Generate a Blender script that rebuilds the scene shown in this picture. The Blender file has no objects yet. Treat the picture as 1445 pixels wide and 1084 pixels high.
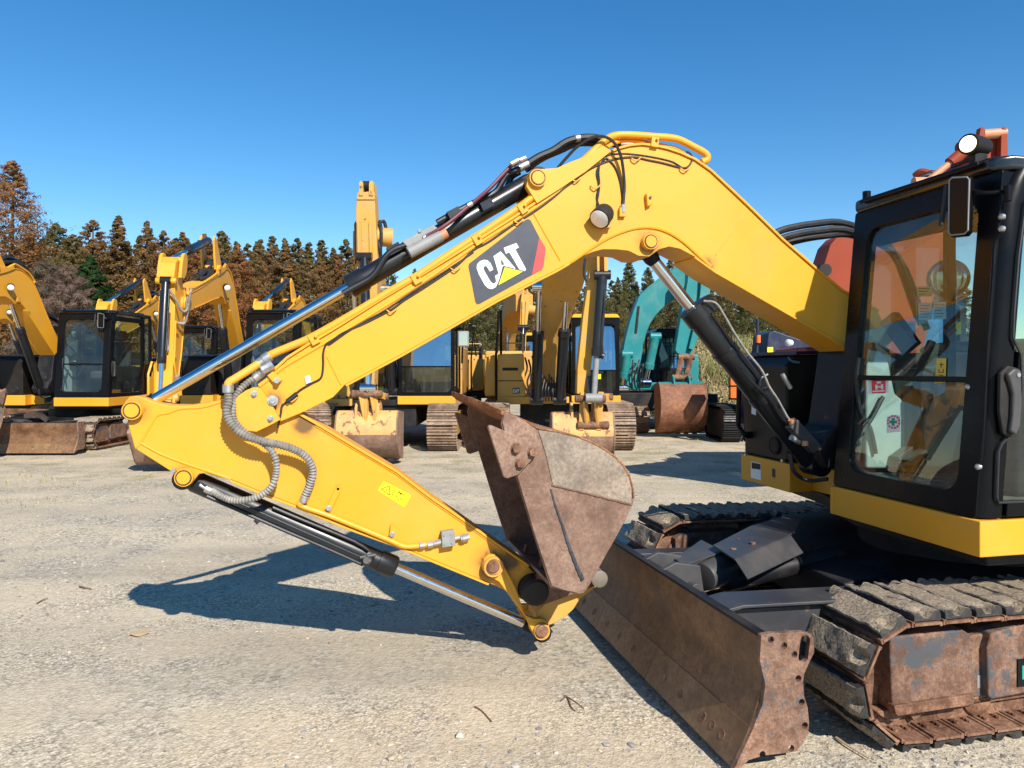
import bpy, bmesh, math, random
from mathutils import Vector, Matrix, noise
random.seed(7)
rnd = random.uniform
sc = bpy.context.scene
COL = sc.collection
PI = math.pi

# ------------------------------------------------------------------ camera geometry (metres)
F_PX, CX, CY, EYE = 1040.0, 722.5, 520.0, 1.6      # focal length and horizon measured on the 1445 px photograph

# ------------------------------------------------------------------ mesh builder
def catmull(pts, seg=6):
    pts = [Vector(p) for p in pts]
    if len(pts) < 3 or seg <= 1:
        return pts
    out = []
    n = len(pts)
    for i in range(n - 1):
        p0 = pts[i - 1] if i > 0 else pts[i] * 2 - pts[i + 1]
        p1, p2 = pts[i], pts[i + 1]
        p3 = pts[i + 2] if i + 2 < n else pts[i + 1] * 2 - pts[i]
        for k in range(seg):
            t = k / seg
            out.append(0.5 * ((2 * p1) + (p2 - p0) * t + (2 * p0 - 5 * p1 + 4 * p2 - p3) * t * t + (3 * p1 - p0 - 3 * p2 + p3) * t ** 3))
    out.append(pts[-1])
    return out

class MB:
    def __init__(s):
        s.v, s.f, s.sm, s.mi = [], [], [], []
    def add(s, vs, fs, smooth=False, mi=0):
        o = len(s.v)
        s.v += [tuple(v) for v in vs]
        for f in fs:
            s.f.append([o + i for i in f]); s.sm.append(smooth); s.mi.append(mi)
        return s
    def prism(s, poly, a, b, fn=None, mi=0):
        """poly of (x, z) extruded along y from a to b"""
        n = len(poly)
        vs = [(p[0], a, p[1]) for p in poly] + [(p[0], b, p[1]) for p in poly]
        if fn: vs = [fn(v) for v in vs]
        fs = [list(range(n)), list(range(2 * n - 1, n - 1, -1))]
        fs += [[i, n + i, n + (i + 1) % n, (i + 1) % n] for i in range(n)]
        return s.add(vs, fs, mi=mi)
    def loft(s, A, B, mi=0):
        n = len(A)
        fs = [list(range(n)), list(range(2 * n - 1, n - 1, -1))]
        fs += [[i, n + i, n + (i + 1) % n, (i + 1) % n] for i in range(n)]
        return s.add(list(A) + list(B), fs, mi=mi)
    def box(s, x0, x1, y0, y1, z0, z1, fn=None):
        vs = [(x, y, z) for x in (x0, x1) for y in (y0, y1) for z in (z0, z1)]
        if fn: vs = [fn(v) for v in vs]
        return s.add(vs, [(0, 1, 3, 2), (4, 6, 7, 5), (0, 4, 5, 1), (2, 3, 7, 6), (0, 2, 6, 4), (1, 5, 7, 3)])
    def obox(s, c, ax, ay, az):
        c, ax, ay, az = Vector(c), Vector(ax), Vector(ay), Vector(az)
        vs = [c + i * ax + j * ay + k * az for i in (-1, 1) for j in (-1, 1) for k in (-1, 1)]
        return s.add(vs, [(0, 1, 3, 2), (4, 6, 7, 5), (0, 4, 5, 1), (2, 3, 7, 6), (0, 2, 6, 4), (1, 5, 7, 3)])
    def bar(s, p, q, w, h, up=(0, 0, 1)):
        p, q, up = Vector(p), Vector(q), Vector(up)
        d = (q - p).normalized()
        sd = d.cross(up)
        if sd.length < 1e-4: sd = d.cross(Vector((0, 1, 0)))
        sd.normalize(); u = sd.cross(d).normalized()
        return s.obox((p + q) / 2, (q - p) / 2, sd * w / 2, u * h / 2)
    def tube(s, path, r, n=10, seg=5, caps=True, rf=None):
        P = catmull(path, seg) if seg > 1 else [Vector(p) for p in path]
        Q = [P[0]]
        for p in P[1:]:
            if (p - Q[-1]).length > 1e-5: Q.append(p)
        P = Q
        m = len(P)
        T = [((P[min(i + 1, m - 1)] - P[max(i - 1, 0)]).normalized()) for i in range(m)]
        u = T[0].orthogonal().normalized()
        vs = []
        for i in range(m):
            u = (u - T[i] * u.dot(T[i]))
            u = u.normalized() if u.length > 1e-6 else T[i].orthogonal().normalized()
            w = T[i].cross(u)
            rr = r if rf is None else r * rf(i, m)
            for k in range(n):
                a = 2 * PI * k / n
                vs.append(P[i] + (u * math.cos(a) + w * math.sin(a)) * rr)
        fs = [[i * n + k, i * n + (k + 1) % n, (i + 1) * n + (k + 1) % n, (i + 1) * n + k] for i in range(m - 1) for k in range(n)]
        o = len(s.v)
        s.add(vs, fs, True)
        if caps:
            s.f.append([o + k for k in range(n)]); s.sm.append(False); s.mi.append(0)
            s.f.append([o + (m - 1) * n + k for k in range(n)]); s.sm.append(False); s.mi.append(0)
        return s
    def cyl(s, p, q, r, r2=None, n=24):
        r2 = r if r2 is None else r2
        return s.tube([p, q], 1.0, n=n, seg=1, rf=lambda i, m: r if i == 0 else r2)
    def lathe(s, p, q, prof, n=28):
        """prof: (t along p->q in metres, radius)"""
        p, q = Vector(p), Vector(q); d = (q - p).normalized()
        u = d.orthogonal().normalized(); w = d.cross(u)
        vs = []
        for (t, r) in prof:
            for k in range(n):
                a = 2 * PI * k / n
                vs.append(p + d * t + (u * math.cos(a) + w * math.sin(a)) * max(r, 1e-4))
        m = len(prof)
        fs = [[i * n + k, i * n + (k + 1) % n, (i + 1) * n + (k + 1) % n, (i + 1) * n + k] for i in range(m - 1) for k in range(n)]
        o = len(s.v); s.add(vs, fs, True)
        s.f.append([o + k for k in range(n)]); s.sm.append(False); s.mi.append(0)
        s.f.append([o + (m - 1) * n + k for k in range(n)]); s.sm.append(False); s.mi.append(0)
        return s
    def ribbon(s, path, th, y0, y1):
        """plate that follows an (x, z) path, thickness th to its left, from y0 to y1"""
        n = len(path)
        off = []
        for i in range(n):
            a = Vector(path[max(i - 1, 0)]); b = Vector(path[min(i + 1, n - 1)])
            d = (b - a).normalized(); nrm = Vector((-d.y, d.x))
            p = Vector(path[i]) + nrm * th
            off.append((p.x, p.y))
        vs = [(p[0], y0, p[1]) for p in path] + [(p[0], y1, p[1]) for p in path] + [(p[0], y0, p[1]) for p in off] + [(p[0], y1, p[1]) for p in off]
        fs = []
        for i in range(n - 1):
            fs.append((i, i + 1, n + i + 1, n + i))
            fs.append((2 * n + i, 3 * n + i, 3 * n + i + 1, 2 * n + i + 1))
            fs.append((i, 2 * n + i, 2 * n + i + 1, i + 1))
            fs.append((n + i, n + i + 1, 3 * n + i + 1, 3 * n + i))
        fs.append((0, n, 3 * n, 2 * n)); fs.append((n - 1, 3 * n - 1, 4 * n - 1, 2 * n - 1))
        return s.add(vs, fs)
    def hexbolt(s, p, q, r):
        return s.tube([p, q], r, n=6, seg=1)
    def mesh(s, name, off=(0, 0, 0), smooth_angle=35):
        me = bpy.data.meshes.new(name)
        ox, oy, oz = off
        me.from_pydata([(a - ox, b - oy, c - oz) for a, b, c in s.v], [], s.f)
        me.polygons.foreach_set('material_index', s.mi)
        bm = bmesh.new(); bm.from_mesh(me)
        bmesh.ops.recalc_face_normals(bm, faces=bm.faces)
        bm.to_mesh(me); bm.free()
        me.polygons.foreach_set('use_smooth', [True] * len(me.polygons))
        me.set_sharp_from_angle(angle=math.radians(smooth_angle))
        me.update()
        return me

def bevel(o, w, seg=2, ang=40):
    m = o.modifiers.new('Bevel', 'BEVEL'); m.width = w; m.segments = seg
    m.limit_method = 'ANGLE'; m.angle_limit = math.radians(ang); m.harden_normals = True
    m.use_clamp_overlap = True
    return o

def cut(o, mb, off=(0, 0, 0)):
    """subtract a builder's solid from an object's mesh, for real holes"""
    bpy.context.view_layer.update()
    c = bpy.data.objects.new('cutter', mb.mesh('cutter', off)); COL.objects.link(c)
    c.matrix_world = o.matrix_world if o.parent is None else o.parent.matrix_world @ o.matrix_local
    md = o.modifiers.new('Bool', 'BOOLEAN'); md.object = c; md.operation = 'DIFFERENCE'; md.solver = 'EXACT'
    bpy.context.view_layer.update()
    me = bpy.data.meshes.new_from_object(o.evaluated_get(bpy.context.evaluated_depsgraph_get()))
    o.modifiers.clear(); old = o.data; o.data = me; me.name = old.name
    me.polygons.foreach_set('use_smooth', [True] * len(me.polygons)); me.set_sharp_from_angle(angle=math.radians(35))
    bpy.data.objects.remove(c, do_unlink=True)

def tag(o, label=None, cat=None, group=None, kind=None):
    if label: o['label'] = label
    if cat: o['category'] = cat
    if group: o['group'] = group
    if kind: o['kind'] = kind
    return o

class Thing:
    """an Empty at the thing's base; its parts are built in the frame turned by rz about the world origin"""
    def __init__(s, name, label, cat, loc, rz=0.0, group=None):
        e = bpy.data.objects.new(name, None); COL.objects.link(e)
        e.empty_display_size = 0.3
        e.location = loc; e.rotation_euler = (0, 0, rz)
        tag(e, label, cat, group)
        s.e = e; s.rz = rz
        v = Matrix.Rotation(-rz, 4, 'Z') @ Vector(loc)
        s.off = (v.x, v.y, v.z)
        bpy.context.view_layer.update()
    def part(s, name, mb, mat, parent=None, bev=0, seg=2, label=None, smooth=35):
        o = bpy.data.objects.new(name, mb.mesh(name, s.off, smooth)); COL.objects.link(o)
        for m in (mat if isinstance(mat, (list, tuple)) else [mat]): o.data.materials.append(m)
        o.parent = parent or s.e
        if bev: bevel(o, bev, seg)
        if label: o['label'] = label
        return o

def single(name, mb, mat, label=None, cat=None, group=None, kind=None, loc=(0, 0, 0), bev=0, smooth=35):
    o = bpy.data.objects.new(name, mb.mesh(name, loc, smooth)); COL.objects.link(o)
    o.location = loc
    for m in (mat if isinstance(mat, (list, tuple)) else [mat]): o.data.materials.append(m)
    if bev: bevel(o, bev)
    return tag(o, label, cat, group, kind)

def dup(root, loc, rz, label=None, group=None, scale=None):
    r = root.copy(); COL.objects.link(r); r.location = loc; r.rotation_euler = (0, 0, rz)
    if scale: r.scale = scale
    if label: r['label'] = label
    if group: r['group'] = group
    for ch in list(root.children):
        c = ch.copy(); COL.objects.link(c); c.parent = r
        for g in ch.children:
            d = g.copy(); COL.objects.link(d); d.parent = c
    return r

# ------------------------------------------------------------------ materials
def nodes(name):
    m = bpy.data.materials.new(name); m.use_nodes = True
    nt = m.node_tree; nt.nodes.clear()
    out = nt.nodes.new('ShaderNodeOutputMaterial')
    b = nt.nodes.new('ShaderNodeBsdfPrincipled')
    nt.links.new(b.outputs[0], out.inputs[0])
    return m, nt, b, out
def N(nt, t, **kw):
    n = nt.nodes.new(t)
    for k, v in kw.items():
        if k.startswith('_'): setattr(n, k[1:], v)
        else: n.inputs[k.replace('__', ' ')].default_value = v
    return n
def rgba(c): return (c[0], c[1], c[2], 1.0)
def ramp(nt, fac, stops):
    r = nt.nodes.new('ShaderNodeValToRGB'); e = r.color_ramp.elements
    while len(e) < len(stops): e.new(0.5)
    for i, (p, c) in enumerate(stops):
        e[i].position = p; e[i].color = rgba(c) if isinstance(c, (tuple, list)) else (c, c, c, 1)
    nt.links.new(fac, r.inputs[0]); return r
def mix(nt, fac, a, b, mode='MIX'):
    m = nt.nodes.new('ShaderNodeMix'); m.data_type = 'RGBA'; m.blend_type = mode
    for sock, v in ((m.inputs[0], fac), (m.inputs[6], a), (m.inputs[7], b)):
        if hasattr(v, 'is_linked') or hasattr(v, 'links'): nt.links.new(v, sock)
        elif isinstance(v, (tuple, list)): sock.default_value = rgba(v)
        else: sock.default_value = v
    return m.outputs[2]
def coords(nt, world=False):
    if world:
        return nt.nodes.new('ShaderNodeNewGeometry').outputs['Position']
    return nt.nodes.new('ShaderNodeTexCoord').outputs['Object']
def noise_tex(nt, vec, scale, detail=4, rough=0.55, dist=0.0):
    n = N(nt, 'ShaderNodeTexNoise', Scale=scale, Detail=detail, Roughness=rough, Distortion=dist)
    nt.links.new(vec, n.inputs['Vector']); return n.outputs[0]
def scalevec(nt, vec, s):
    m = nt.nodes.new('ShaderNodeMapping'); m.inputs['Scale'].default_value = s
    nt.links.new(vec, m.inputs['Vector']); return m.outputs[0]
def bump(nt, b, h, strength=0.3, dist=0.01):
    n = N(nt, 'ShaderNodeBump', Strength=strength, Distance=dist)
    nt.links.new(h, n.inputs['Height']); nt.links.new(n.outputs[0], b.inputs['Normal'])

def paint(name, c, rough=0.35, wear=(0.16, 0.11, 0.07), wear_at=0.70, dust=(0.42, 0.34, 0.24), dust_at=0.62, dust_max=0.35, spec=0.5, coat=0.0, var=0.12, wscale=9.0, stains=(), scratch=0.0):
    """sprayed machine paint: slight tone drift, dust film, small chips and stains"""
    m, nt, b, out = nodes(name)
    v = coords(nt)
    n1 = noise_tex(nt, v, 1.7, 5); n2 = noise_tex(nt, v, wscale, 8, 0.65, 0.4); n3 = noise_tex(nt, v, 3.1, 6, 0.62)
    r1 = ramp(nt, n1, [(0.3, tuple(x * (1 - var) for x in c)), (0.7, tuple(min(1, x * (1 + var * 0.5)) for x in c))])
    rd = ramp(nt, n3, [(dust_at - 0.14, 0.0), (dust_at + 0.16, dust_max)])
    c1 = mix(nt, rd.outputs[0], r1.outputs[0], dust)
    rw = ramp(nt, n2, [(wear_at, 0.0), (wear_at + 0.035, 1.0)])
    c2 = mix(nt, rw.outputs[0], c1, wear)
    if scratch:
        sv = noise_tex(nt, scalevec(nt, v, (2.2, 8.0, 30.0)), 2.4, 7, 0.7, 1.0)
        c2 = mix(nt, ramp(nt, sv, [(0.66, 0.0), (0.70, scratch)]).outputs[0], c2, tuple(x * 0.55 for x in c))
        fa_ = noise_tex(nt, v, 0.9, 6, 0.65, 0.3)
        c2 = mix(nt, ramp(nt, fa_, [(0.45, 0.0), (0.65, 0.25)]).outputs[0], c2, (0.72, 0.40, 0.04))
    for (loc, rad) in stains:                                   # grease and rubbed paint round the pins
        vd = nt.nodes.new('ShaderNodeVectorMath'); vd.operation = 'DISTANCE'; nt.links.new(v, vd.inputs[0]); vd.inputs[1].default_value = loc
        nz = N(nt, 'ShaderNodeMath', _operation='MULTIPLY_ADD'); nt.links.new(n2, nz.inputs[0]); nz.inputs[1].default_value = rad * 1.6; nt.links.new(vd.outputs['Value'], nz.inputs[2])
        dv = N(nt, 'ShaderNodeMath', _operation='DIVIDE'); nt.links.new(nz.outputs[0], dv.inputs[0]); dv.inputs[1].default_value = rad * 3
        c2 = mix(nt, ramp(nt, dv.outputs[0], [(0.42, 0.85), (0.56, 0.25), (0.72, 0.0)]).outputs[0], c2, (0.07, 0.045, 0.025))
    nt.links.new(c2, b.inputs['Base Color'])
    rr = ramp(nt, n3, [(0.3, rough), (0.75, min(1, rough + 0.25))])
    nt.links.new(rr.outputs[0], b.inputs['Roughness'])
    b.inputs['Specular IOR Level'].default_value = spec
    b.inputs['Coat Weight'].default_value = coat
    bump(nt, b, noise_tex(nt, v, 5.0, 3), 0.05, 0.01)
    return m

def rust(name, a, b_, old=None, old_at=0.58, old_span=0.05, rough=0.75, scale=6.0, spec=0.3, bumps=0.25, metallic=0.0, scr=0.5, con=1.0):
    """rusty bare steel: blotches, fine pitting, pale scratches and leftovers of old paint"""
    m, nt, b, out = nodes(name)
    v = coords(nt)
    n1 = noise_tex(nt, v, scale, 9, 0.7, 0.4); n2 = noise_tex(nt, v, scale * 0.45, 8, 0.7, 0.8); n3 = noise_tex(nt, v, scale * 14, 6, 0.75)
    n4 = noise_tex(nt, v, scale * 3.2, 8, 0.75, 0.2)
    mm = mix(nt, 0.5, n1, n4)
    lo_, hi_ = tuple(x * (1 - 0.38 * con) for x in a), tuple(min(1, x * (1 + 0.28 * con)) for x in b_)
    col = ramp(nt, mm, [(0.32, lo_), (0.44, a), (0.55, b_), (0.68, hi_)]).outputs[0]
    n0 = noise_tex(nt, v, scale * 0.28, 5, 0.6, 0.5)
    col = mix(nt, 1.0, col, ramp(nt, n0, [(0.34, (0.66, 0.60, 0.58)), (0.52, (1, 1, 1)), (0.68, (1.22, 1.16, 1.08))]).outputs[0], 'MULTIPLY')
    col = mix(nt, ramp(nt, n3, [(0.40, 0.0), (0.66, 0.7)]).outputs[0], col, tuple(x * 0.5 for x in a))
    if old:
        nm = mix(nt, 0.42, n2, n4)
        col = mix(nt, ramp(nt, nm, [(old_at - 0.02, 0.0), (old_at - 0.02 + old_span, 0.92)]).outputs[0], col, old)
    if scr:
        w1 = noise_tex(nt, scalevec(nt, v, (1.0, 6.0, 14.0)), scale * 1.6, 6, 0.7, 1.2)
        w2 = noise_tex(nt, scalevec(nt, v, (16.0, 6.0, 1.5)), scale * 1.3, 6, 0.7, 1.2)
        for w_ in (w1, w2):
            col = mix(nt, ramp(nt, w_, [(0.66, 0.0), (0.72, scr)]).outputs[0], col, tuple(min(1, x * 1.5 + 0.05) for x in b_))
    nt.links.new(col, b.inputs['Base Color'])
    nt.links.new(ramp(nt, n1, [(0.3, rough - 0.15), (0.7, min(1, rough + 0.15))]).outputs[0], b.inputs['Roughness'])
    b.inputs['Specular IOR Level'].default_value = spec
    b.inputs['Metallic'].default_value = metallic
    bump(nt, b, mix(nt, 0.5, n4, n3), bumps * 1.5, 0.006)
    return m

def plain(name, c, rough=0.5, metal=0.0, spec=0.5, var=0.15, scale=12.0, coat=0.0, b_=0.1):
    m, nt, b, out = nodes(name)
    v = coords(nt)
    n1 = noise_tex(nt, v, scale, 5, 0.6)
    nt.links.new(ramp(nt, n1, [(0.3, tuple(x * (1 - var) for x in c)), (0.72, tuple(min(1, x * (1 + var)) for x in c))]).outputs[0], b.inputs['Base Color'])
    nt.links.new(ramp(nt, n1, [(0.3, max(0.02, rough * 0.85)), (0.7, min(1, rough * 1.2))]).outputs[0], b.inputs['Roughness'])
    b.inputs['Metallic'].default_value = metal; b.inputs['Specular IOR Level'].default_value = spec; b.inputs['Coat Weight'].default_value = coat
    if b_: bump(nt, b, noise_tex(nt, v, scale * 6, 3), b_, 0.003)
    return m

def glass(name, tint, refl=0.09, rough=0.02, dust=0.05):
    m, nt, b, out = nodes(name)
    nt.nodes.remove(b)
    t = N(nt, 'ShaderNodeBsdfTransparent', Color=rgba(tint)); g = N(nt, 'ShaderNodeBsdfGlossy', Roughness=rough, Color=(1, 1, 1, 1))
    d = N(nt, 'ShaderNodeBsdfDiffuse', Color=(0.5, 0.46, 0.4, 1))
    fr = N(nt, 'ShaderNodeFresnel', IOR=1.5)
    ad = N(nt, 'ShaderNodeMath', _operation='ADD'); nt.links.new(fr.outputs[0], ad.inputs[0]); ad.inputs[1].default_value = refl - 0.04
    ad.use_clamp = True
    bf = nt.nodes.new('ShaderNodeNewGeometry'); mu = N(nt, 'ShaderNodeMath', _operation='SUBTRACT'); mu.use_clamp = True
    nt.links.new(ad.outputs[0], mu.inputs[0]); nt.links.new(bf.outputs['Backfacing'], mu.inputs[1])   # one reflection per pane, on its outer face
    s1 = nt.nodes.new('ShaderNodeMixShader'); nt.links.new(mu.outputs[0], s1.inputs[0]); nt.links.new(t.outputs[0], s1.inputs[1]); nt.links.new(g.outputs[0], s1.inputs[2])
    v = coords(nt)
    rr = ramp(nt, noise_tex(nt, v, 2.5, 6, 0.6), [(0.35, dust * 0.3), (0.8, dust * 1.6)])
    s2 = nt.nodes.new('ShaderNodeMixShader'); nt.links.new(rr.outputs[0], s2.inputs[0]); nt.links.new(s1.outputs[0], s2.inputs[1]); nt.links.new(d.outputs[0], s2.inputs[2])
    nt.links.new(s2.outputs[0], out.inputs[0])
    return m

def emitter(name, c, s):
    m, nt, b, out = nodes(name)
    b.inputs['Base Color'].default_value = rgba(c); b.inputs['Emission Color'].default_value = rgba(c); b.inputs['Emission Strength'].default_value = s
    b.inputs['Roughness'].default_value = 0.15
    return m

YEL = paint('yellow_paint', (0.75, 0.328, 0.012), 0.42, scratch=0.34, dust=(0.50, 0.33, 0.12), dust_at=0.60, dust_max=0.24, wear=(0.25, 0.15, 0.05), wear_at=0.735, var=0.05)
YELD = paint('worn_yellow_paint', (0.66, 0.32, 0.028), 0.42, dust=(0.45, 0.34, 0.2), dust_at=0.55, dust_max=0.4, wear=(0.2, 0.11, 0.05), wear_at=0.66, var=0.1)
YELO = paint('old_yellow_paint', (0.62, 0.31, 0.035), 0.5, dust=(0.45, 0.30, 0.15), dust_at=0.5, dust_max=0.55, wear=(0.2, 0.1, 0.05), wear_at=0.62, var=0.12)
YELB = paint('tan_bucket_paint', (0.68, 0.40, 0.12), 0.55, dust=(0.40, 0.2, 0.12), dust_at=0.52, dust_max=0.6, wear=(0.24, 0.11, 0.06), wear_at=0.56, var=0.1)
BLK = paint('black_paint', (0.005, 0.005, 0.006), 0.20, spec=0.15, dust=(0.07, 0.06, 0.045), dust_at=0.72, dust_max=0.10, wear=(0.05, 0.045, 0.04), wear_at=0.72)
BLKR = paint('black_roof_paint', (0.010, 0.011, 0.014), 0.16, spec=0.6, dust=(0.08, 0.07, 0.06), dust_at=0.66, dust_max=0.15, wear=(0.05, 0.045, 0.04), wear_at=0.75)
BLKG = paint('gloss_black_cylinder_paint', (0.010, 0.011, 0.014), 0.22, dust=(0.08, 0.07, 0.05), dust_at=0.72, dust_max=0.18, wear=(0.04, 0.04, 0.04), wear_at=0.74)
BLKD = paint('dusty_black_paint', (0.010, 0.010, 0.012), 0.45, spec=0.25, dust=(0.12, 0.10, 0.075), dust_at=0.58, dust_max=0.3, wear=(0.09, 0.06, 0.04), wear_at=0.66)
HOOD = paint('brown_black_hood', (0.016, 0.012, 0.009), 0.4, spec=0.25, dust=(0.08, 0.06, 0.04), dust_at=0.6, dust_max=0.25, wear=(0.08, 0.06, 0.04), wear_at=0.7)
STEELD = paint('dark_grey_steel', (0.035, 0.036, 0.042), 0.36, dust=(0.16, 0.14, 0.11), dust_at=0.56, dust_max=0.35, wear=(0.16, 0.09, 0.05), wear_at=0.66)
TEAL = paint('teal_paint', (0.007, 0.20, 0.205), 0.36, dust=(0.25, 0.3, 0.25), dust_at=0.62, dust_max=0.3, wear=(0.2, 0.15, 0.1), wear_at=0.70)
ORNG = paint('orange_paint', (0.27, 0.042, 0.015), 0.5, spec=0.25, dust=(0.25, 0.12, 0.08), dust_at=0.66, dust_max=0.2, wear=(0.15, 0.1, 0.08), wear_at=0.7)
NAVY = paint('navy_paint', (0.010, 0.014, 0.05), 0.3, dust=(0.12, 0.11, 0.1), dust_at=0.62, dust_max=0.3)
RUST = rust('rusty_steel', (0.13, 0.060, 0.038), (0.28, 0.14, 0.085), old=(0.07, 0.085, 0.105), old_at=0.57)
RUSTG = rust('rust_with_grey_paint', (0.155, 0.082, 0.053), (0.32, 0.19, 0.128), old=(0.065, 0.075, 0.085), old_at=0.54, old_span=0.05, scale=7)
RUSTB = rust('dark_brown_worn_blade', (0.125, 0.060, 0.028), (0.215, 0.115, 0.056), old=(0.085, 0.052, 0.032), old_at=0.6, rough=0.5, spec=0.5, bumps=0.12, scale=4)
RUSTE = rust('orange_rust_edge', (0.22, 0.085, 0.035), (0.42, 0.20, 0.10), rough=0.85)
RUSTC = rust('cutting_edge_steel', (0.21, 0.115, 0.052), (0.31, 0.185, 0.09), old=(0.10, 0.06, 0.04), old_at=0.6, rough=0.5, spec=0.5, bumps=0.12, scale=3)
RUSTT = rust('track_shoe_rust', (0.15, 0.07, 0.04), (0.33, 0.18, 0.11), rough=0.7)
RUSTS = rust('bucket_side_rust', (0.228, 0.134, 0.094), (0.335, 0.220, 0.160), old=(0.07, 0.072, 0.08), old_at=0.63, old_span=0.05, scale=5, con=.6, scr=.6)
DUSTS = rust('dusty_grey_steel', (0.23, 0.18, 0.138), (0.335, 0.275, 0.215), old=(0.25, 0.145, 0.10), old_at=0.555, old_span=0.12, scale=4, bumps=0.15)
CHROME = plain('chrome_rod', (0.72, 0.70, 0.68), 0.13, 1.0, var=0.05, scale=30, b_=0.02)
STEEL = plain('zinc_steel', (0.50, 0.49, 0.47), 0.42, 0.85, var=0.15, scale=30)
GREYP = plain('grey_cast', (0.25, 0.25, 0.24), 0.5, 0.0)
RUBBER = plain('black_rubber', (0.018, 0.018, 0.02), 0.5, 0.0, var=0.3)
SPIRAL = plain('grey_spiral_guard', (0.24, 0.225, 0.20), 0.55, 0.0, var=0.35, scale=25)
MAROON = plain('maroon_hose', (0.11, 0.018, 0.03), 0.45, 0.0)
COPPER = plain('copper_orange', (0.55, 0.24, 0.12), 0.5, 0.0)
DARK = plain('hole_shade_black', (0.006, 0.006, 0.007), 0.7, 0.0, spec=0.2)  # near-black colour standing in for the shade inside holes
WHITE = plain('white_vinyl', (0.80, 0.80, 0.78), 0.4, 0.0, var=0.03, b_=0)
CHAR = plain('charcoal_vinyl', (0.052, 0.055, 0.070), 0.4, 0.0, var=0.05, b_=0)
REDV = plain('red_vinyl', (0.72, 0.06, 0.055), 0.4, 0.0, var=0.03, b_=0)
YELV = plain('bright_yellow_vinyl', (0.88, 0.78, 0.01), 0.4, 0.0, var=0.03, b_=0)
BLKV = plain('black_ink', (0.015, 0.015, 0.015), 0.5, 0.0, b_=0)
GREENV = plain('green_ink', (0.02, 0.33, 0.22), 0.5, 0.0, b_=0)
GLASSF = glass('cab_glass', (0.84, 0.92, 0.90), 0.055, 0.0, 0.018)
GLASSB = glass('sky_reflecting_glass', (0.50, 0.66, 0.70), 0.42, 0.02, 0.02)
GLASSD = glass('tinted_cab_glass', (0.40, 0.55, 0.56), 0.13, 0.02, 0.08)
MIRROR = plain('mirror_face', (0.5, 0.52, 0.53), 0.05, 1.0, var=0.02, b_=0)
GREYPL = plain('light_grey_plastic', (0.36, 0.40, 0.375), 0.5, 0.0, var=0.08)
SEATF = plain('seat_fabric', (0.035, 0.035, 0.038), 0.8, 0.0)
LENS = emitter('lit_lamp_lens', (1.0, 0.80, 0.52), 1.3)
LENSO = plain('lamp_lens', (0.85, 0.82, 0.76), 0.06, 0.0, b_=0)
PINEND = plain('worn_pin_end', (0.17, 0.145, 0.11), 0.55, 0.0)
AMBER = plain('amber_lens', (0.75, 0.16, 0.03), 0.2, 0.0, b_=0)

def mud_mat():
    m, nt, b, out = nodes('mud_on_rubber_pad')
    v = coords(nt)
    n1 = noise_tex(nt, v, 22, 8, 0.7, 0.5); n2 = noise_tex(nt, v, 6, 5, 0.6); n3 = noise_tex(nt, v, 90, 5, 0.7)
    geo = nt.nodes.new('ShaderNodeNewGeometry')
    mud = ramp(nt, n3, [(0.32, (0.06, 0.047, 0.033)), (0.45, (0.24, 0.185, 0.125)), (0.58, (0.36, 0.285, 0.195)), (0.74, (0.50, 0.41, 0.29))]).outputs[0]
    rub = (0.035, 0.037, 0.042)
    f = ramp(nt, mix(nt, 0.5, n1, n2), [(0.37, 0.0), (0.43, 1.0)]).outputs[0]
    nt.links.new(mix(nt, f, rub, mud), b.inputs['Base Color'])
    b.inputs['Roughness'].default_value = 0.85
    bump(nt, b, mix(nt, 0.45, n1, n3), 0.9, 0.02)
    return m
MUD = mud_mat()

# ------------------------------------------------------------------ world, sun, camera
SUN_EL = math.radians(37.5)
SUN_H = Vector((0.448, -0.894))                     # towards the sun, on the ground
w = bpy.data.worlds.new('World'); sc.world = w; w.use_nodes = True
wn = w.node_tree; wn.nodes.clear()
wo = wn.nodes.new('ShaderNodeOutputWorld'); bg = wn.nodes.new('ShaderNodeBackground'); sk = wn.nodes.new('ShaderNodeTexSky')
sk.sky_type = 'NISHITA'; sk.sun_disc = False; sk.sun_elevation = SUN_EL
sk.sun_rotation = math.atan2(SUN_H.x, SUN_H.y)
sk.altitude = 0; sk.air_density = 1.0; sk.dust_density = 0.0; sk.ozone_density = 3.0
bg.inputs[1].default_value = 0.112
hs_ = wn.nodes.new('ShaderNodeHueSaturation'); hs_.inputs['Saturation'].default_value = 1.33; hs_.inputs['Hue'].default_value = 0.499
wn.links.new(sk.outputs[0], hs_.inputs['Color']); wn.links.new(hs_.outputs[0], bg.inputs[0]); wn.links.new(bg.outputs[0], wo.inputs[0])

sl = bpy.data.lights.new('sun', 'SUN'); sl.energy = 5.0; sl.angle = math.radians(0.5); sl.color = (1.0, 0.945, 0.86)
so = bpy.data.objects.new('sun', sl); COL.objects.link(so)
sdir = Vector((SUN_H.x * math.cos(SUN_EL), SUN_H.y * math.cos(SUN_EL), math.sin(SUN_EL)))
so.rotation_euler = sdir.to_track_quat('Z', 'Y').to_euler(); so.location = sdir * 40

cd = bpy.data.cameras.new('camera'); cam = bpy.data.objects.new('camera', cd); COL.objects.link(cam)
cam.location = (0, 0, EYE); cam.rotation_euler = (math.radians(90), 0, 0)
cd.sensor_width = 36; cd.lens = 36 * F_PX / 1445.0; cd.shift_y = -(1084 / 2 - CY) / 1445.0
cd.clip_start = 0.05; cd.clip_end = 2000
sc.camera = cam
sc.view_settings.view_transform = 'Standard'; sc.view_settings.look = 'None'; sc.view_settings.exposure = 0.48; sc.view_settings.gamma = 1
sc.cycles.max_bounces = 8; sc.cycles.transparent_max_bounces = 24; sc.cycles.sample_clamp_indirect = 6
sc.cycles.use_denoising = True

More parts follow.
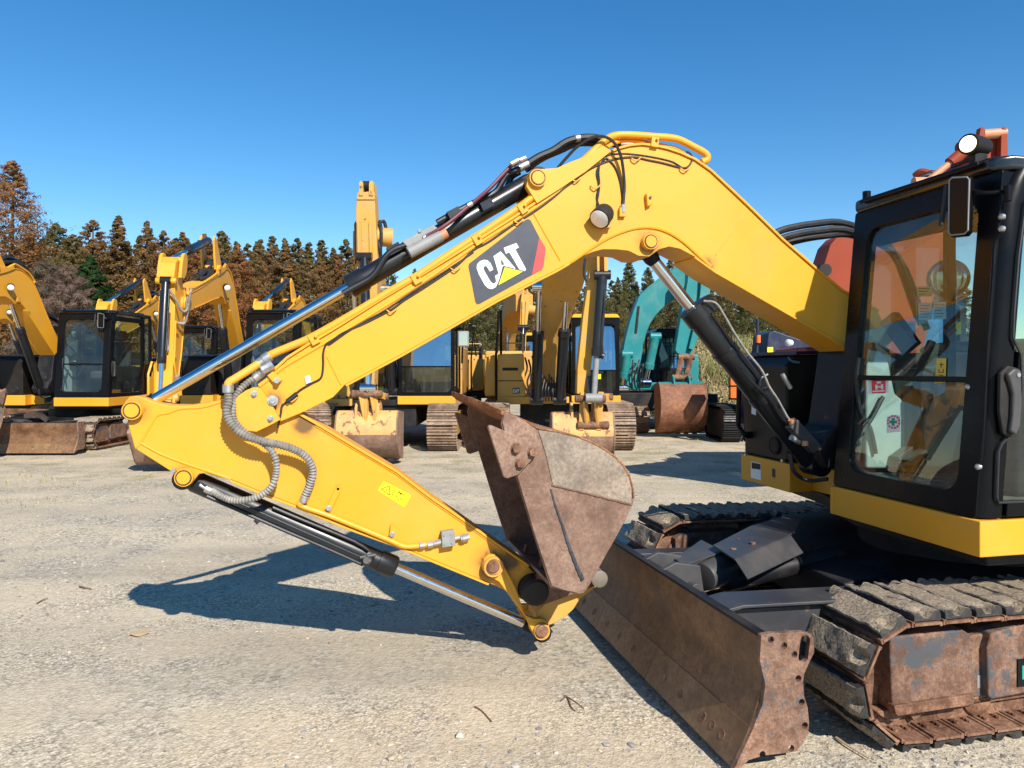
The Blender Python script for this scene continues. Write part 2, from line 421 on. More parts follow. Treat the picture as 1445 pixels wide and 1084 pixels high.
# ================================================================== SETTING: ground, stones, bank, trees
def ground_mat():
    m, nt, b, out = nodes('gravel_yard')
    v = coords(nt, True)
    big = noise_tex(nt, v, 0.35, 5, 0.6); mid = noise_tex(nt, v, 1.6, 6, 0.62, 0.3); fine = noise_tex(nt, v, 28, 8, 0.72)
    streak = noise_tex(nt, scalevec(nt, v, (0.25, 1.5, 1)), 0.9, 6, 0.62, 0.5)
    vo = N(nt, 'ShaderNodeTexVoronoi', Scale=42.0, Randomness=1.0); nt.links.new(v, vo.inputs['Vector'])
    vo2 = N(nt, 'ShaderNodeTexVoronoi', Scale=95.0, Randomness=1.0); nt.links.new(v, vo2.inputs['Vector'])
    sand = ramp(nt, fine, [(0.28, (0.34, 0.27, 0.182)), (0.45, (0.53, 0.442, 0.318)), (0.58, (0.595, 0.505, 0.37)), (0.75, (0.67, 0.58, 0.435))]).outputs[0]
    sepc = nt.nodes.new('ShaderNodeSeparateColor'); nt.links.new(vo.outputs['Color'], sepc.inputs[0])
    sepd = nt.nodes.new('ShaderNodeSeparateColor'); nt.links.new(vo2.outputs['Color'], sepd.inputs[0])
    st1 = ramp(nt, sepc.outputs[0], [(0.0, (0.13, 0.12, 0.11)), (0.3, (0.38, 0.345, 0.285)), (0.7, (0.54, 0.485, 0.395)), (1.0, (0.70, 0.64, 0.53))]).outputs[0]
    st2 = ramp(nt, sepd.outputs[0], [(0.0, (0.15, 0.13, 0.10)), (0.3, (0.42, 0.36, 0.275)), (0.7, (0.58, 0.505, 0.39)), (1.0, (0.74, 0.66, 0.52))]).outputs[0]  # darkest cells: dark pebbles and small shadows painted among them
    patch = ramp(nt, mix(nt, 0.5, mid, streak), [(0.44, 0.10), (0.58, 0.95)]).outputs[0]
    sp2 = mix(nt, patch, sand, st2)
    patch2 = ramp(nt, mix(nt, 0.5, mid, big), [(0.47, 0.05), (0.62, 0.8)]).outputs[0]
    c = mix(nt, patch2, sp2, st1)
    gap = mix(nt, 0.5, vo.outputs['Distance'], vo2.outputs['Distance'])
    c = mix(nt, patch, c, ramp(nt, gap, [(0.22, (1.10, 1.09, 1.07)), (0.45, (1.04, 1.03, 1.02)), (0.66, (0.70, 0.68, 0.65))]).outputs[0], 'MULTIPLY')  # micro-shading painted in: stone centres lighter, dirt gaps between them darker
    # tone drift of the packed dirt, damp-dark and pale areas
    c = mix(nt, 0.75, c, ramp(nt, streak, [(0.34, (0.74, 0.73, 0.71)), (0.50, (0.98, 0.97, 0.95)), (0.66, (1.08, 1.05, 0.98))]).outputs[0], 'MULTIPLY')
    # faint wheel tracks rolled into the dirt
    wv = N(nt, 'ShaderNodeTexWave', Scale=0.16, Distortion=3.0, Detail=3.0); wv.inputs['Detail Scale'].default_value = 0.4; wv.bands_direction = 'Y'
    nt.links.new(scalevec(nt, v, (0.35, 1.0, 1.0)), wv.inputs['Vector'])
    c = mix(nt, 0.55, c, ramp(nt, wv.outputs['Fac'], [(0.40, (0.90, 0.895, 0.88)), (0.62, (1.02, 1.015, 1.0)), (0.9, (1.10, 1.08, 1.02))]).outputs[0], 'MULTIPLY')
    # far part: mossy green-yellow ground between the machines
    sx = nt.nodes.new('ShaderNodeSeparateXYZ'); nt.links.new(v, sx.inputs[0])
    far = ramp(nt, N_div(nt, sx.outputs[1], 30.0), [(0.26, 0.0), (0.42, 1.0)]).outputs[0]
    moss = ramp(nt, mid, [(0.50, 0.0), (0.62, 0.55)]).outputs[0]
    mm = N(nt, 'ShaderNodeMath', _operation='MULTIPLY'); nt.links.new(far, mm.inputs[0]); nt.links.new(moss, mm.inputs[1])
    c = mix(nt, mm.outputs[0], c, (0.27, 0.24, 0.10))
    nt.links.new(c, b.inputs['Base Color']); b.inputs['Roughness'].default_value = 0.95; b.inputs['Specular IOR Level'].default_value = 0.15
    lump = noise_tex(nt, v, 7.0, 6, 0.68, 0.4)
    c = mix(nt, 0.8, c, ramp(nt, lump, [(0.32, (0.74, 0.72, 0.70)), (0.44, (0.98, 0.98, 0.98)), (0.62, (1.06, 1.05, 1.03))]).outputs[0], 'MULTIPLY')
    spk = noise_tex(nt, v, 75, 3, 0.6)
    c = mix(nt, ramp(nt, spk, [(0.31, 0.6), (0.37, 0.0)]).outputs[0], c, (0.12, 0.10, 0.08))
    h = mix(nt, 0.4, mix(nt, 0.5, fine, mix(nt, 0.5, vo.outputs['Distance'], vo2.outputs['Distance'])), lump)
    bump(nt, b, h, 0.8, 0.022)
    return m
def N_div(nt, sock, k):
    d = N(nt, 'ShaderNodeMath', _operation='DIVIDE'); nt.links.new(sock, d.inputs[0]); d.inputs[1].default_value = k
    d.use_clamp = True
    return d.outputs[0]

GRD = ground_mat()
def gz(x, y):
    """gentle unevenness of the yard, flat where the machines stand"""
    return 0.012 * noise.noise(Vector((x * 0.9, y * 0.9, 3.0))) + 0.006 * noise.noise(Vector((x * 3.1, y * 3.1, 9.0)))
g = MB()
xs = [-400, -120, -60, -30] + [-16 + 0.2 * i for i in range(131)] + [14, 30, 60, 120, 400]
ys = [-60, -20, -4, 0] + [1.0 + 0.2 * i for i in range(96)] + [24, 30, 45, 70, 130, 400, 900]
nx = len(xs)
for y in ys:
    for x in xs:
        inner = -15.5 < x < 9.5 and 1 < y < 20
        g.v.append((x, y, gz(x, y) if inner else 0.0))
for j in range(len(ys) - 1):
    for i in range(nx - 1):
        a = j * nx + i
        g.f.append([a, a + 1, a + nx + 1, a + nx]); g.sm.append(True); g.mi.append(0)
single('ground', g, GRD, kind='structure', smooth=80)

# loose stones lying on the yard (uncountable)
def stone_into(mb, x, y, z, r):
    t = (1 + 5 ** 0.5) / 2
    base = [(-1, t, 0), (1, t, 0), (-1, -t, 0), (1, -t, 0), (0, -1, t), (0, 1, t), (0, -1, -t), (0, 1, -t), (t, 0, -1), (t, 0, 1), (-t, 0, -1), (-t, 0, 1)]
    fs = [(0, 11, 5), (0, 5, 1), (0, 1, 7), (0, 7, 10), (0, 10, 11), (1, 5, 9), (5, 11, 4), (11, 10, 2), (10, 7, 6), (7, 1, 8), (3, 9, 4), (3, 4, 2), (3, 2, 6), (3, 6, 8), (3, 8, 9), (4, 9, 5), (2, 4, 11), (6, 2, 10), (8, 6, 7), (9, 8, 1)]
    a = rnd(0, 6.28); ca, sa = math.cos(a), math.sin(a)
    sx, sy, sz = r * rnd(0.7, 1.3), r * rnd(0.5, 0.95), r * rnd(0.35, 0.7)
    vs = []
    for p in base:
        k = rnd(0.75, 1.15) / 1.9
        X, Y, Z = p[0] * sx * k, p[1] * sy * k, p[2] * sz * k
        vs.append((x + X * ca - Y * sa, y + X * sa + Y * ca, z + Z))
    mb.add(vs, fs, False, random.choice((0, 0, 1, 1, 2, 3)))
STONES = [plain('stone_grey', (0.33, 0.31, 0.28), 0.9, spec=0.2, var=0.3), plain('stone_tan', (0.45, 0.37, 0.26), 0.9, spec=0.2, var=0.3),
          plain('stone_pale', (0.50, 0.45, 0.37), 0.9, spec=0.2, var=0.2), plain('stone_dark', (0.20, 0.19, 0.18), 0.9, spec=0.2, var=0.3)]
sb = MB(); made = 0
while made < 15000:
    y = 1.7 + 13 * random.random() ** 1.7
    x = rnd(-0.75, 0.75) * y - 0.1
    pn = noise.noise(Vector((x * 0.8, y * 1.4, 1.5))) + 0.5 * noise.noise(Vector((x * 2.5, y * 2.5, 7.5)))
    if pn < rnd(-0.35, 0.55): continue
    r = 0.004 + 0.011 * random.random() ** 2.9
    if random.random() < 0.012: r *= 1.8
    stone_into(sb, x, y, gz(x, y) + r * 0.15, r); made += 1
single('gravel', sb, STONES, 'loose grey and tan gravel strewn over the dirt yard', 'gravel', kind='stuff', smooth=20)

# twigs and leaves one can count near the camera
def G(px, py):
    d = F_PX * EYE / (py - CY); return Vector(((px - CX) * d / F_PX, d, 0.0))
TWIG = plain('dead_twig', (0.16, 0.085, 0.05), 0.8)
LEAF = plain('dry_leaf', (0.50, 0.36, 0.20), 0.7)
def twig(pts, r, label, name='twig', mat=TWIG):
    P = [G(*p) for p in pts]
    for p in P: p.z = gz(p.x, p.y) + r * 1.2 + rnd(0, 0.008)
    mb = MB().tube(P, r, n=6, seg=4, rf=lambda i, m: 1.0 - 0.5 * i / m)
    single(name, mb, mat, label, 'twig', loc=(P[0].x, P[0].y, 0))
twig([(792, 990), (800, 984), (806, 998), (812, 1004)], 0.004, 'hooked reddish twig on the dirt left of the bulldozer blade')
twig([(797, 982), (812, 990), (824, 1000)], 0.003, 'thin straight twig crossing beside the hooked reddish twig')
twig([(670, 998), (680, 1004), (694, 1020)], 0.004, 'dark crooked twig on bare dirt below the bucket')
twig([(112, 830), (120, 832), (129, 833)], 0.006, 'short dark stick on pale dirt at the left, ahead of the arm shadow tip')
twig([(52, 852), (60, 848), (68, 846)], 0.005, 'tan stick lying furthest left on the dirt')
twig([(1180, 1046), (1196, 1058), (1228, 1078)], 0.006, 'pale straw stalk lying in the shade between blade and near track', mat=LEAF)
lm = MB(); c = G(196, 896)
lm.add([(c.x + 0.05 * math.cos(a) * (1 + 0.2 * math.cos(3 * a)), c.y + 0.05 * math.sin(a), 0.016 + 0.006 * math.sin(2 * a)) for a in [i * PI / 5 for i in range(10)]] +
       [(c.x + 0.05 * math.cos(a) * (1 + 0.2 * math.cos(3 * a)), c.y + 0.05 * math.sin(a), 0.013 + 0.006 * math.sin(2 * a)) for a in [i * PI / 5 for i in range(10)]],
       [list(range(10)), list(range(19, 9, -1))] + [[i, 10 + i, 10 + (i + 1) % 10, (i + 1) % 10] for i in range(10)])
single('dry_leaf', lm, LEAF, 'flat tan dry leaf on the dirt below the arm shadow tip', 'leaf', loc=(c.x, c.y, 0))
def stone(px, py, r, label, mi):
    p = G(px, py); mb = MB(); stone_into(mb, p.x, p.y, gz(p.x, p.y) + r * 0.3, r)
    mb.mi = [0] * len(mb.f)
    single('stone', mb, STONES[mi], label, 'stone', loc=(p.x, p.y, 0), smooth=20)
stone(648, 1040, 0.028, 'pale stone on bare dirt at the bottom edge below the bucket', 2)
stone(856, 1052, 0.018, 'small blue-grey stone lying left of the blade shadow', 0)
stone(553, 1072, 0.026, 'tan stone at the very bottom of the yard left of the pale stone', 1)

# dry bank of brush behind the teal machine
BANKM = plain('bank_soil', (0.22, 0.18, 0.10), 0.95, spec=0.1, var=0.3, scale=3)
bk = MB()
nxb, nyb = 60, 14
for j in range(nyb + 1):
    for i in range(nxb + 1):
        x = -2 + 30 * i / nxb; y = 21.6 + 10 * j / nyb
        h = 2.7 * math.sin(min(1, j / 8) * PI / 2) * (0.75 + 0.35 * noise.noise(Vector((x * 0.25, y * 0.2, 0)))) * min(1, max(0, (x - 4.7) / 1.2))
        bk.v.append((x, y, h - 0.02))
for j in range(nyb):
    for i in range(nxb):
        a = j * (nxb + 1) + i
        bk.f.append([a, a + 1, a + nxb + 2, a + nxb + 1]); bk.sm.append(True); bk.mi.append(0)
single('hill', bk, BANKM, kind='structure', smooth=80)
GR = [plain('dry_grass_straw', (0.42, 0.34, 0.17), 0.8, spec=0.2, b_=0), plain('dry_grass_olive', (0.22, 0.22, 0.07), 0.8, spec=0.2, b_=0), plain('dry_grass_brown', (0.27, 0.18, 0.09), 0.8, spec=0.2, b_=0)]
gb = MB()
def blade(mb, x, y, z, h, w, mi):
    a = rnd(0, 6.28); lx, ly = rnd(-0.5, 0.5) * h, rnd(-0.5, 0.5) * h
    ca, sa = math.cos(a) * w, math.sin(a) * w
    mb.add([(x - ca, y - sa, z), (x + ca, y + sa, z), (x + ca * .7 + lx * .4, y + sa * .7 + ly * .4, z + h * .6), (x - ca * .7 + lx * .4, y - sa * .7 + ly * .4, z + h * .6), (x + lx, y + ly, z + h)],
           [(0, 1, 2, 3), (3, 2, 4)], False, mi)
for k in range(22000):
    x = rnd(4.7, 16); t = random.random() ** 0.8; y = 21.2 + 7 * t
    j = (y - 21.6) / 10 * nyb
    h = 2.7 * math.sin(min(1, max(0, j / 8)) * PI / 2) * (0.75 + 0.35 * noise.noise(Vector((x * 0.25, y * 0.2, 0)))) * min(1, max(0, (x - 4.7) / 1.2))
    cl = noise.noise(Vector((x * 0.8, y * 0.8, 4)))
    if cl < -0.45: continue
    blade(gb, x, y, h - 0.05, rnd(0.15, 0.6) * (1 + cl), rnd(0.008, 0.024), 1 if cl + rnd(-.2, .2) > 0.22 else random.choice((0, 0, 2)))
for k in range(26000):
    x = rnd(4.7, 14); y = 21.2 + 6 * random.random() ** .9; j = (y - 21.6) / 10 * nyb
    h = 2.7 * math.sin(min(1, max(0, j / 8)) * PI / 2) * (0.75 + 0.35 * noise.noise(Vector((x * 0.25, y * 0.2, 0)))) * min(1, max(0, (x - 4.7) / 1.2))
    cl = noise.noise(Vector((x * 0.9, y * 0.9, 8))); z = h + rnd(.0, .55) * (.7 + cl)
    a = rnd(0, 6.28); t_ = rnd(-.8, .8); sz = rnd(.02, .05)
    u = Vector((math.cos(a), math.sin(a), t_)).normalized() * sz; w_ = u.cross(Vector((rnd(-1, 1), rnd(-1, 1), .3))).normalized() * sz * .5; p = Vector((x, y, z))
    gb.add([p - u, p + w_, p + u, p - w_], [(0, 1, 2, 3)], False, 1 if cl + rnd(-.25, .25) > .22 else random.choice((0, 0, 2)))
single('dry_brush', gb, GR, 'straw coloured dry brush and weeds covering the bank behind the teal excavator', 'brush', kind='stuff')
gb = MB()
for k in range(2600):
    if k % 3 == 0: x, y = rnd(-9.5, -5.2), rnd(7.5, 11)
    elif k % 3 == 1: x, y = rnd(0.5, 6), rnd(11, 19)
    else: x, y = rnd(-14, 0), rnd(11.5, 19)
    cl = noise.noise(Vector((x * 0.9, y * 1.2, 14)))
    if cl < 0.12: continue
    blade(gb, x, y, 0.0, rnd(0.02, 0.07), rnd(0.003, 0.008), random.choice((0, 0, 1)))
single('grass', gb, GR, 'sparse short dry grass growing through the yard', 'grass', kind='stuff')

# ---- conifers of the tree line: each tree has its own trunk and crown
BARK = plain('bark', (0.085, 0.055, 0.038), 0.9, spec=0.1, var=0.3, scale=4)
def leafmat(name, cols):
    m, nt, b, out = nodes(name)
    v = coords(nt)
    oi = nt.nodes.new('ShaderNodeObjectInfo')
    n1 = noise_tex(nt, v, 1.3, 4, 0.6); n2 = noise_tex(nt, v, 9.0, 3, 0.6)
    f = mix(nt, 0.45, n1, n2)
    a = ramp(nt, f, [(0.36, cols[0]), (0.5, cols[1]), (0.64, cols[2])]).outputs[0]
    t = ramp(nt, oi.outputs['Random'], [(0.0, (0.72, 0.80, 0.72)), (0.5, (1, 1, 1)), (1.0, (1.15, 0.92, 0.85))]).outputs[0]
    nt.links.new(mix(nt, 1.0, a, t, 'MULTIPLY'), b.inputs['Base Color'])
    b.inputs['Roughness'].default_value = 0.7; b.inputs['Specular IOR Level'].default_value = 0.15
    tr = nt.nodes.new('ShaderNodeBsdfTranslucent'); nt.links.new(b.inputs['Base Color'].links[0].from_socket, tr.inputs[0])
    ms = nt.nodes.new('ShaderNodeMixShader'); ms.inputs[0].default_value = 0.42
    nt.links.new(b.outputs[0], ms.inputs[1]); nt.links.new(tr.outputs[0], ms.inputs[2]); nt.links.new(ms.outputs[0], out.inputs[0])
    return m
L_RUST = leafmat('rust_brown_needles', [(0.109, 0.088, 0.033), (0.259, 0.143, 0.056), (0.395, 0.216, 0.093)])
L_OLIV = leafmat('brown_green_needles', [(0.082, 0.091, 0.032), (0.212, 0.146, 0.056), (0.355, 0.212, 0.089)])
L_GREEN = leafmat('dark_green_needles', [(0.016, 0.039, 0.013), (0.034, 0.078, 0.021), (0.065, 0.117, 0.029)])
L_DARK = leafmat('olive_green_needles', [(0.071, 0.088, 0.028), (0.135, 0.127, 0.044), (0.238, 0.183, 0.070)])  # darker olive-green foliage, the trees' own tone
L_GREY = leafmat('bare_grey_twigs', [(0.13, 0.085, 0.06), (0.20, 0.145, 0.11), (0.28, 0.22, 0.175)])

def crown_mesh(name, H, R, lo, seed, nb=150, per=3, quads=21, taper=0.85, size=0.115, bare=False, top=0.0):
    rs = random.Random(seed); mb = MB()
    for bi in range(nb):
        t = (bi + rs.random()) / nb
        t = t ** 0.85
        z = lo + (H - lo) * t
        prof = (1 - t) ** taper * 0.97 + 0.02
        prof *= 0.72 + 0.5 * noise.noise(Vector((seed * 3.1, t * 6.0, 0.0))) + 0.25
        az = rs.random() * 2 * PI
        prof *= 0.85 + 0.35 * noise.noise(Vector((math.cos(az) * 1.3 + seed, math.sin(az) * 1.3, t * 4)))
        L = max(0.05, R * prof * (0.7 + 0.45 * rs.random()))
        droop = -0.10 - 0.25 * rs.random() + 0.55 * t
        for k in range(per):
            s = (0.35 + 0.65 * (k + rs.random() * 0.6) / per)
            cx, cy, cz = math.cos(az) * L * s, math.sin(az) * L * s, z + droop * L * s
            cr = (0.055 + 0.125 * R * (1 - t)) * (0.75 + 0.5 * rs.random())
            for q in range(quads):
                d = Vector((rs.gauss(0, 1), rs.gauss(0, 1), rs.gauss(0, 0.75)))
                d.normalize(); rad = cr * rs.random() ** 0.45
                p = Vector((cx, cy, cz)) + d * rad
                sz = size * (0.6 + 0.8 * rs.random()) * (0.75 + 0.4 * (1 - t))
                nrm = (d + Vector((math.cos(az), math.sin(az), 0.5)) * 0.9 + Vector((rs.gauss(0, .32), rs.gauss(0, .32), rs.gauss(0, .32)))).normalized()
                u = nrm.orthogonal().normalized(); u.rotate(Matrix.Rotation(rs.random() * 6.28, 3, nrm)); w_ = nrm.cross(u)
                a_, b2 = (sz, sz * 0.55) if not bare else (sz * 1.5, sz * 0.10)
                mb.add([p - u * a_ * .5, p + w_ * b2 * .5, p + u * a_ * .6, p - w_ * b2 * .5], [(0, 1, 2, 3)])
    me = bpy.data.meshes.new(name); me.from_pydata(mb.v, [], mb.f); me.update()
    return me
def trunk_mesh(name, H, r, lo, seed, limbs=16, R=2.0):
    rs = random.Random(seed); mb = MB()
    mb.tube([(0, 0, -0.1), (rs.uniform(-.05, .05), 0, H * 0.4), (rs.uniform(-.1, .1), rs.uniform(-.1, .1), H * 0.97)], r, n=8, seg=4, rf=lambda i, m: 1.1 - 1.02 * i / m)
    for k in range(limbs):
        t = (k + .5) / limbs; z = lo * 0.7 + (H * 0.95 - lo * 0.7) * t; a = rs.random() * 6.28
        L = R * (1 - t) * 0.75 + .1
        mb.tube([(0, 0, z), (math.cos(a) * L * .5, math.sin(a) * L * .5, z + .02), (math.cos(a) * L, math.sin(a) * L, z - .12 * L)], r * 0.22 * (1.2 - t), n=5, seg=2, rf=lambda i, m: 1 - .7 * i / m)
    return mb.mesh(name)
KINDS = {}
def kind(key, H, R, lo, seed, mat, **kw):
    nb = kw.pop('nb', 150)
    KINDS[key] = (crown_mesh('crown', H, R, lo, seed, nb=nb, **kw), trunk_mesh('trunk', H, 0.16, lo, seed + 5, R=R), mat, H)
kind('r1', 10, 4.6, .6, 3, L_RUST, nb=330, taper=.95); kind('r2', 10, 4.2, .6, 11, L_RUST, taper=0.85, nb=320); kind('r3', 10, 5.0, .6, 23, L_OLIV, taper=0.85, nb=340)
kind('r4', 10, 4.0, .6, 31, L_OLIV, nb=310, taper=.95); kind('d1', 10, 4.8, .6, 41, L_DARK, nb=340, taper=.85); kind('d2', 10, 4.2, .6, 47, L_DARK, taper=0.9, nb=320)
kind('g1', 8, 3.9, 0.5, 53, L_GREEN, taper=0.85, size=0.17, nb=280); kind('tall', 14, 6.0, 1.0, 61, L_RUST, nb=520, taper=0.9)
kind('bare', 7, 3.2, 0.8, 71, L_GREY, nb=150, bare=True, taper=0.5, quads=26, size=0.30)
kind('top', 10, 3.4, 1.0, 83, L_RUST, nb=270, taper=1.1)
def tree(px, top, d, key, label, group='conifers of the tree line', base=0.0, wide=1.0, cat='tree', name='conifer_tree'):
    cm, tm, mat, H = KINDS[key]
    x = (px - CX) * d / F_PX; ztop = EYE + (CY - top) * d / F_PX
    s = (ztop - base) / H
    e = bpy.data.objects.new(name, None); COL.objects.link(e); e.location = (x, d, base)
    e.rotation_euler = (0, 0, rnd(0, 6.28)); tag(e, label, cat, group)
    c_ = bpy.data.objects.new('crown', cm); t_ = bpy.data.objects.new('trunk', tm)
    if not cm.materials: cm.materials.append(mat)
    if not tm.materials: tm.materials.append(BARK)
    for o in (c_, t_):
        COL.objects.link(o); o.parent = e; o.scale = (s * wide * 1.3, s * wide * 1.3, s)
    return e
T_ = [ # px, top y, distance, kind, width, label
 (18, 228, 36, 'tall', 1.0, 'tallest rust brown conifer, at the left edge of the yard'),
 (-42, 262, 38, 'r1', 0.9, 'big rust brown conifer cut by the left edge behind the tallest one'),
 (78, 316, 46, 'd1', 0.95, 'green-tinged conifer right of the tallest tree'),
 (104, 332, 42, 'r3', 0.8, 'broad low rust conifer above the left cab roof'),
 (131, 312, 47, 'r2', 0.85, 'bushy rust conifer behind the dark green tree'),
 (167, 306, 46, 'top', 1.25, 'slim pointed rust conifer standing just right of the dark green tree'),
 (208, 313, 47, 'r4', 0.9, 'pointed brown conifer left of the raised black cylinder'),
 (231, 327, 45, 'r2', 0.8, 'brown conifer behind the raised black cylinder'),
 (258, 329, 48, 'top', 1.2, 'small pointed conifer in the dip right of the raised cylinder'),
 (128, 362, 33, 'g1', 0.8, 'dark green conifer in front of the brown ones behind the left cab'),
 (66, 372, 31, 'bare', 0.9, 'bare grey leafless tree behind the left boom'),
 (97, 380, 29, 'bare', 0.75, 'smaller bare grey tree beside the left cab roof'),
 (40, 330, 40, 'r2', 0.9, 'rust conifer low behind the tallest tree'),
 (288, 331, 44, 'r1', 0.85, 'tall brown conifer behind the boom folded at the left'),
 (312, 327, 46, 'r3', 0.75, 'wide brown conifer above the folded boom'),
 (336, 345, 43, 'r1', 0.8, 'rust conifer right of the folded boom'),
 (362, 342, 47, 'r4', 0.9, 'brown conifer above the half hidden blue-topped cab'),
 (383, 347, 44, 'r2', 0.8, 'rust conifer over the chrome rod'),
 (404, 345, 43, 'top', 1.4, 'pointed reddish conifer halfway along the chrome rod'),
 (428, 356, 46, 'r3', 0.7, 'low wide brown conifer above the black cylinder end'),
 (452, 357, 44, 'r1', 0.75, 'brown conifer just left of the tall yellow arm'),
 (476, 360, 46, 'r2', 0.75, 'brown conifer touching the tall yellow arm'),
 (497, 362, 45, 'r4', 0.9, 'narrow brown conifer partly behind the tall yellow arm'),
 (520, 366, 46, 'r1', 0.75, 'brown conifer hidden behind the arm cylinder'),
 (548, 372, 44, 'd1', 0.75, 'olive conifer behind the black arm cylinder'),
 (585, 380, 45, 'd2', 0.8, 'olive conifer behind the middle of the big boom'),
 (625, 384, 43, 'd1', 0.75, 'dark olive conifer left of the round white mirror'),
 (655, 386, 45, 'd2', 0.8, 'dark olive conifer behind the white mirror'),
 (690, 388, 43, 'd1', 0.75, 'dark olive conifer under the black badge'),
 (722, 384, 45, 'd2', 0.8, 'dark olive conifer behind the small far arm'),
 (752, 378, 44, 'r3', 0.7, 'brown conifer behind the shaded boom'),
 (800, 380, 45, 'r1', 0.75, 'brown conifer between boom and arm of the middle right excavator'),
 (838, 372, 46, 'd1', 0.7, 'olive conifer behind the upright arm on the right'),
 (872, 392, 42, 'd2', 0.75, 'low dark conifer right of the upright arm'),
 (888, 366, 45, 'd2', 0.8, 'pointed dark conifer under the arch of the big boom'),
 (915, 378, 44, 'd1', 0.65, 'dark conifer under the chrome boom rod'),
 (946, 364, 45, 'd2', 0.75, 'dark conifer behind the teal boom'),
 (985, 380, 42, 'd1', 0.75, 'dark conifer behind the teal arm'),
 (1020, 398, 44, 'r3', 0.7, 'brown-green conifer right of the teal arm'),
 (1052, 405, 42, 'd1', 0.75, 'dark conifer above the dry bank'),
 (1085, 408, 44, 'd2', 0.8, 'dark conifer behind the black boom cylinder'),
 (1120, 410, 45, 'r3', 0.7, 'brown conifer behind the blue machine'),
 (1165, 405, 46, 'd1', 0.7, 'dark conifer beyond the boom foot'),
]
for (px, top, d, key, wd, lab) in T_:
    if key == 'bare': tree(px, top, d, key, lab, group='bare trees behind the left machine', wide=wd, name='bare_tree')
    else: tree(px, top, d, key, lab, wide=wd)
# the wood behind them, read as one mass
wm = MB(); cmv = []
far = bpy.data.meshes.new('far_wood')
vv, ff = [], []
srcs = [crown_mesh('far_crown', 10, R_, .6, sd_, nb=200, quads=14, size=.17, taper=1.0) for R_, sd_ in ((4.8, 5), (4.4, 15), (5.0, 25), (4.0, 35))]
for i in range(84):
    px = -60 + i * 1420 / 83
    d = rnd(52, 60); me = srcs[i % 4] if px < 520 else srcs[random.choice((1, 3, 0))]
    top = 340 + 22 * noise.noise(Vector((i * 0.7, 0, 0))) if px < 500 else 396 + 14 * noise.noise(Vector((i * 0.9, 3, 0)))
    s = (EYE + (CY - top) * d / F_PX) / 10; x0 = (px - CX) * d / F_PX; a = rnd(0, 6.28)
    o = len(vv); ca, sa = math.cos(a) * s * 1.25, math.sin(a) * s * 1.25
    vv += [(x0 + v.co.x * ca - v.co.y * sa, d + v.co.x * sa + v.co.y * ca, v.co.z * s) for v in me.vertices]
    ff += [[o + k for k in p.vertices] for p in me.polygons]
far.from_pydata(vv, [], ff); far.update(); far.materials.append(L_OLIV)
fo = bpy.data.objects.new('far_wood', far); COL.objects.link(fo)
tag(fo, 'brown-green wood closing the view behind the front row of conifers', 'wood', kind='stuff')

# ================================================================== MAIN MACHINE (local frame: x backwards, y away from the camera, z up)
RZ = math.radians(13.0)
CR, SR = math.cos(RZ), math.sin(RZ)
def U(px, py, l):
    """point of the photograph on the machine's lengthwise plane y = l"""
    k = (px - CX) / F_PX
    x = l * (SR + k * CR) / (CR - k * SR)
    d = CR * l + SR * x
    return (x, l, EYE - (py - CY) * d / F_PX)
def UX(px, py, x):
    """... on the crosswise plane at local x"""
    k = (px - CX) / F_PX
    l = (CR * x - k * SR * x) / (SR + k * CR)
    d = CR * l + SR * x
    return (x, l, EYE - (py - CY) * d / F_PX)
def UZ(px, py, z):
    """... on the level plane z"""
    d = (EYE - z) * F_PX / (py - CY); X = (px - CX) * d / F_PX
    return (CR * X + SR * d, -SR * X + CR * d, z)
def XZ(pts, l): return [(lambda q: (q[0], q[2]))(U(a, b, l)) for a, b in pts]
def P3(pts, l): return [U(p[0], p[1], p[2] if len(p) > 2 else l) for p in pts]

oloc = (3.6, 3.7)
EX = Thing('excavator', 'large yellow excavator in the foreground, its boom and arm folded across the picture', 'excavator',
           (CR * oloc[0] - SR * oloc[1], SR * oloc[0] + CR * oloc[1], 0), RZ)

# ---- boom ---------------------------------------------------------------------------------------------
BL0, BL1, BLC = 3.85, 4.13, 3.99
tip_round = [(328 + 0, 579), (330, 590), (336, 600), (346, 607), (360, 610)]
lower = [(400, 593.5), (430, 589 - 8), (452, 570), (470, 561), (487, 543), (560, 504), (640, 459), (700, 424.5), (760, 394), (784, 382), (803, 371), (820, 363), (836, 356), (851, 352), (870, 352), (888, 354), (902, 361), (917, 362), (931, 352), (945, 348), (960, 351), (981, 362), (1010, 383), (1172, 476), (1230, 512)]
upper = [(1262, 480), (1240, 440), (1188, 411), (1158, 386), (1104, 339), (1053, 289), (1003, 242), (981, 226.5), (960, 217), (942, 211), (924, 207), (906, 205), (890, 206.5), (873, 211), (858, 218), (845, 226), (814, 249), (780, 272), (726, 308), (660, 350), (600, 387), (540, 423), (480, 461), (437, 487), (407, 506), (384, 527), (366, 545), (350, 550), (336, 560), (329, 570)]
outline = tip_round + lower + upper
bo = MB().prism(XZ(outline, BL0), BL0 + 0.008, BL1 - 0.008)
def at(px, py, l):
    q = U(px, py, l); return tuple(a - b for a, b in zip(q, EX.off))
YELBM = paint('boom_yellow_paint', (0.75, 0.328, 0.012), 0.42, scratch=0.34, dust=(0.50, 0.33, 0.12), dust_at=0.60, dust_max=0.26, wear=(0.25, 0.15, 0.05), wear_at=0.735, var=0.05,
              stains=[(at(915.5, 342, BL0), .075), (at(757, 253, BL0), .07), (at(385, 565, BL0), .06), (at(1000, 372, BL0), .05)])
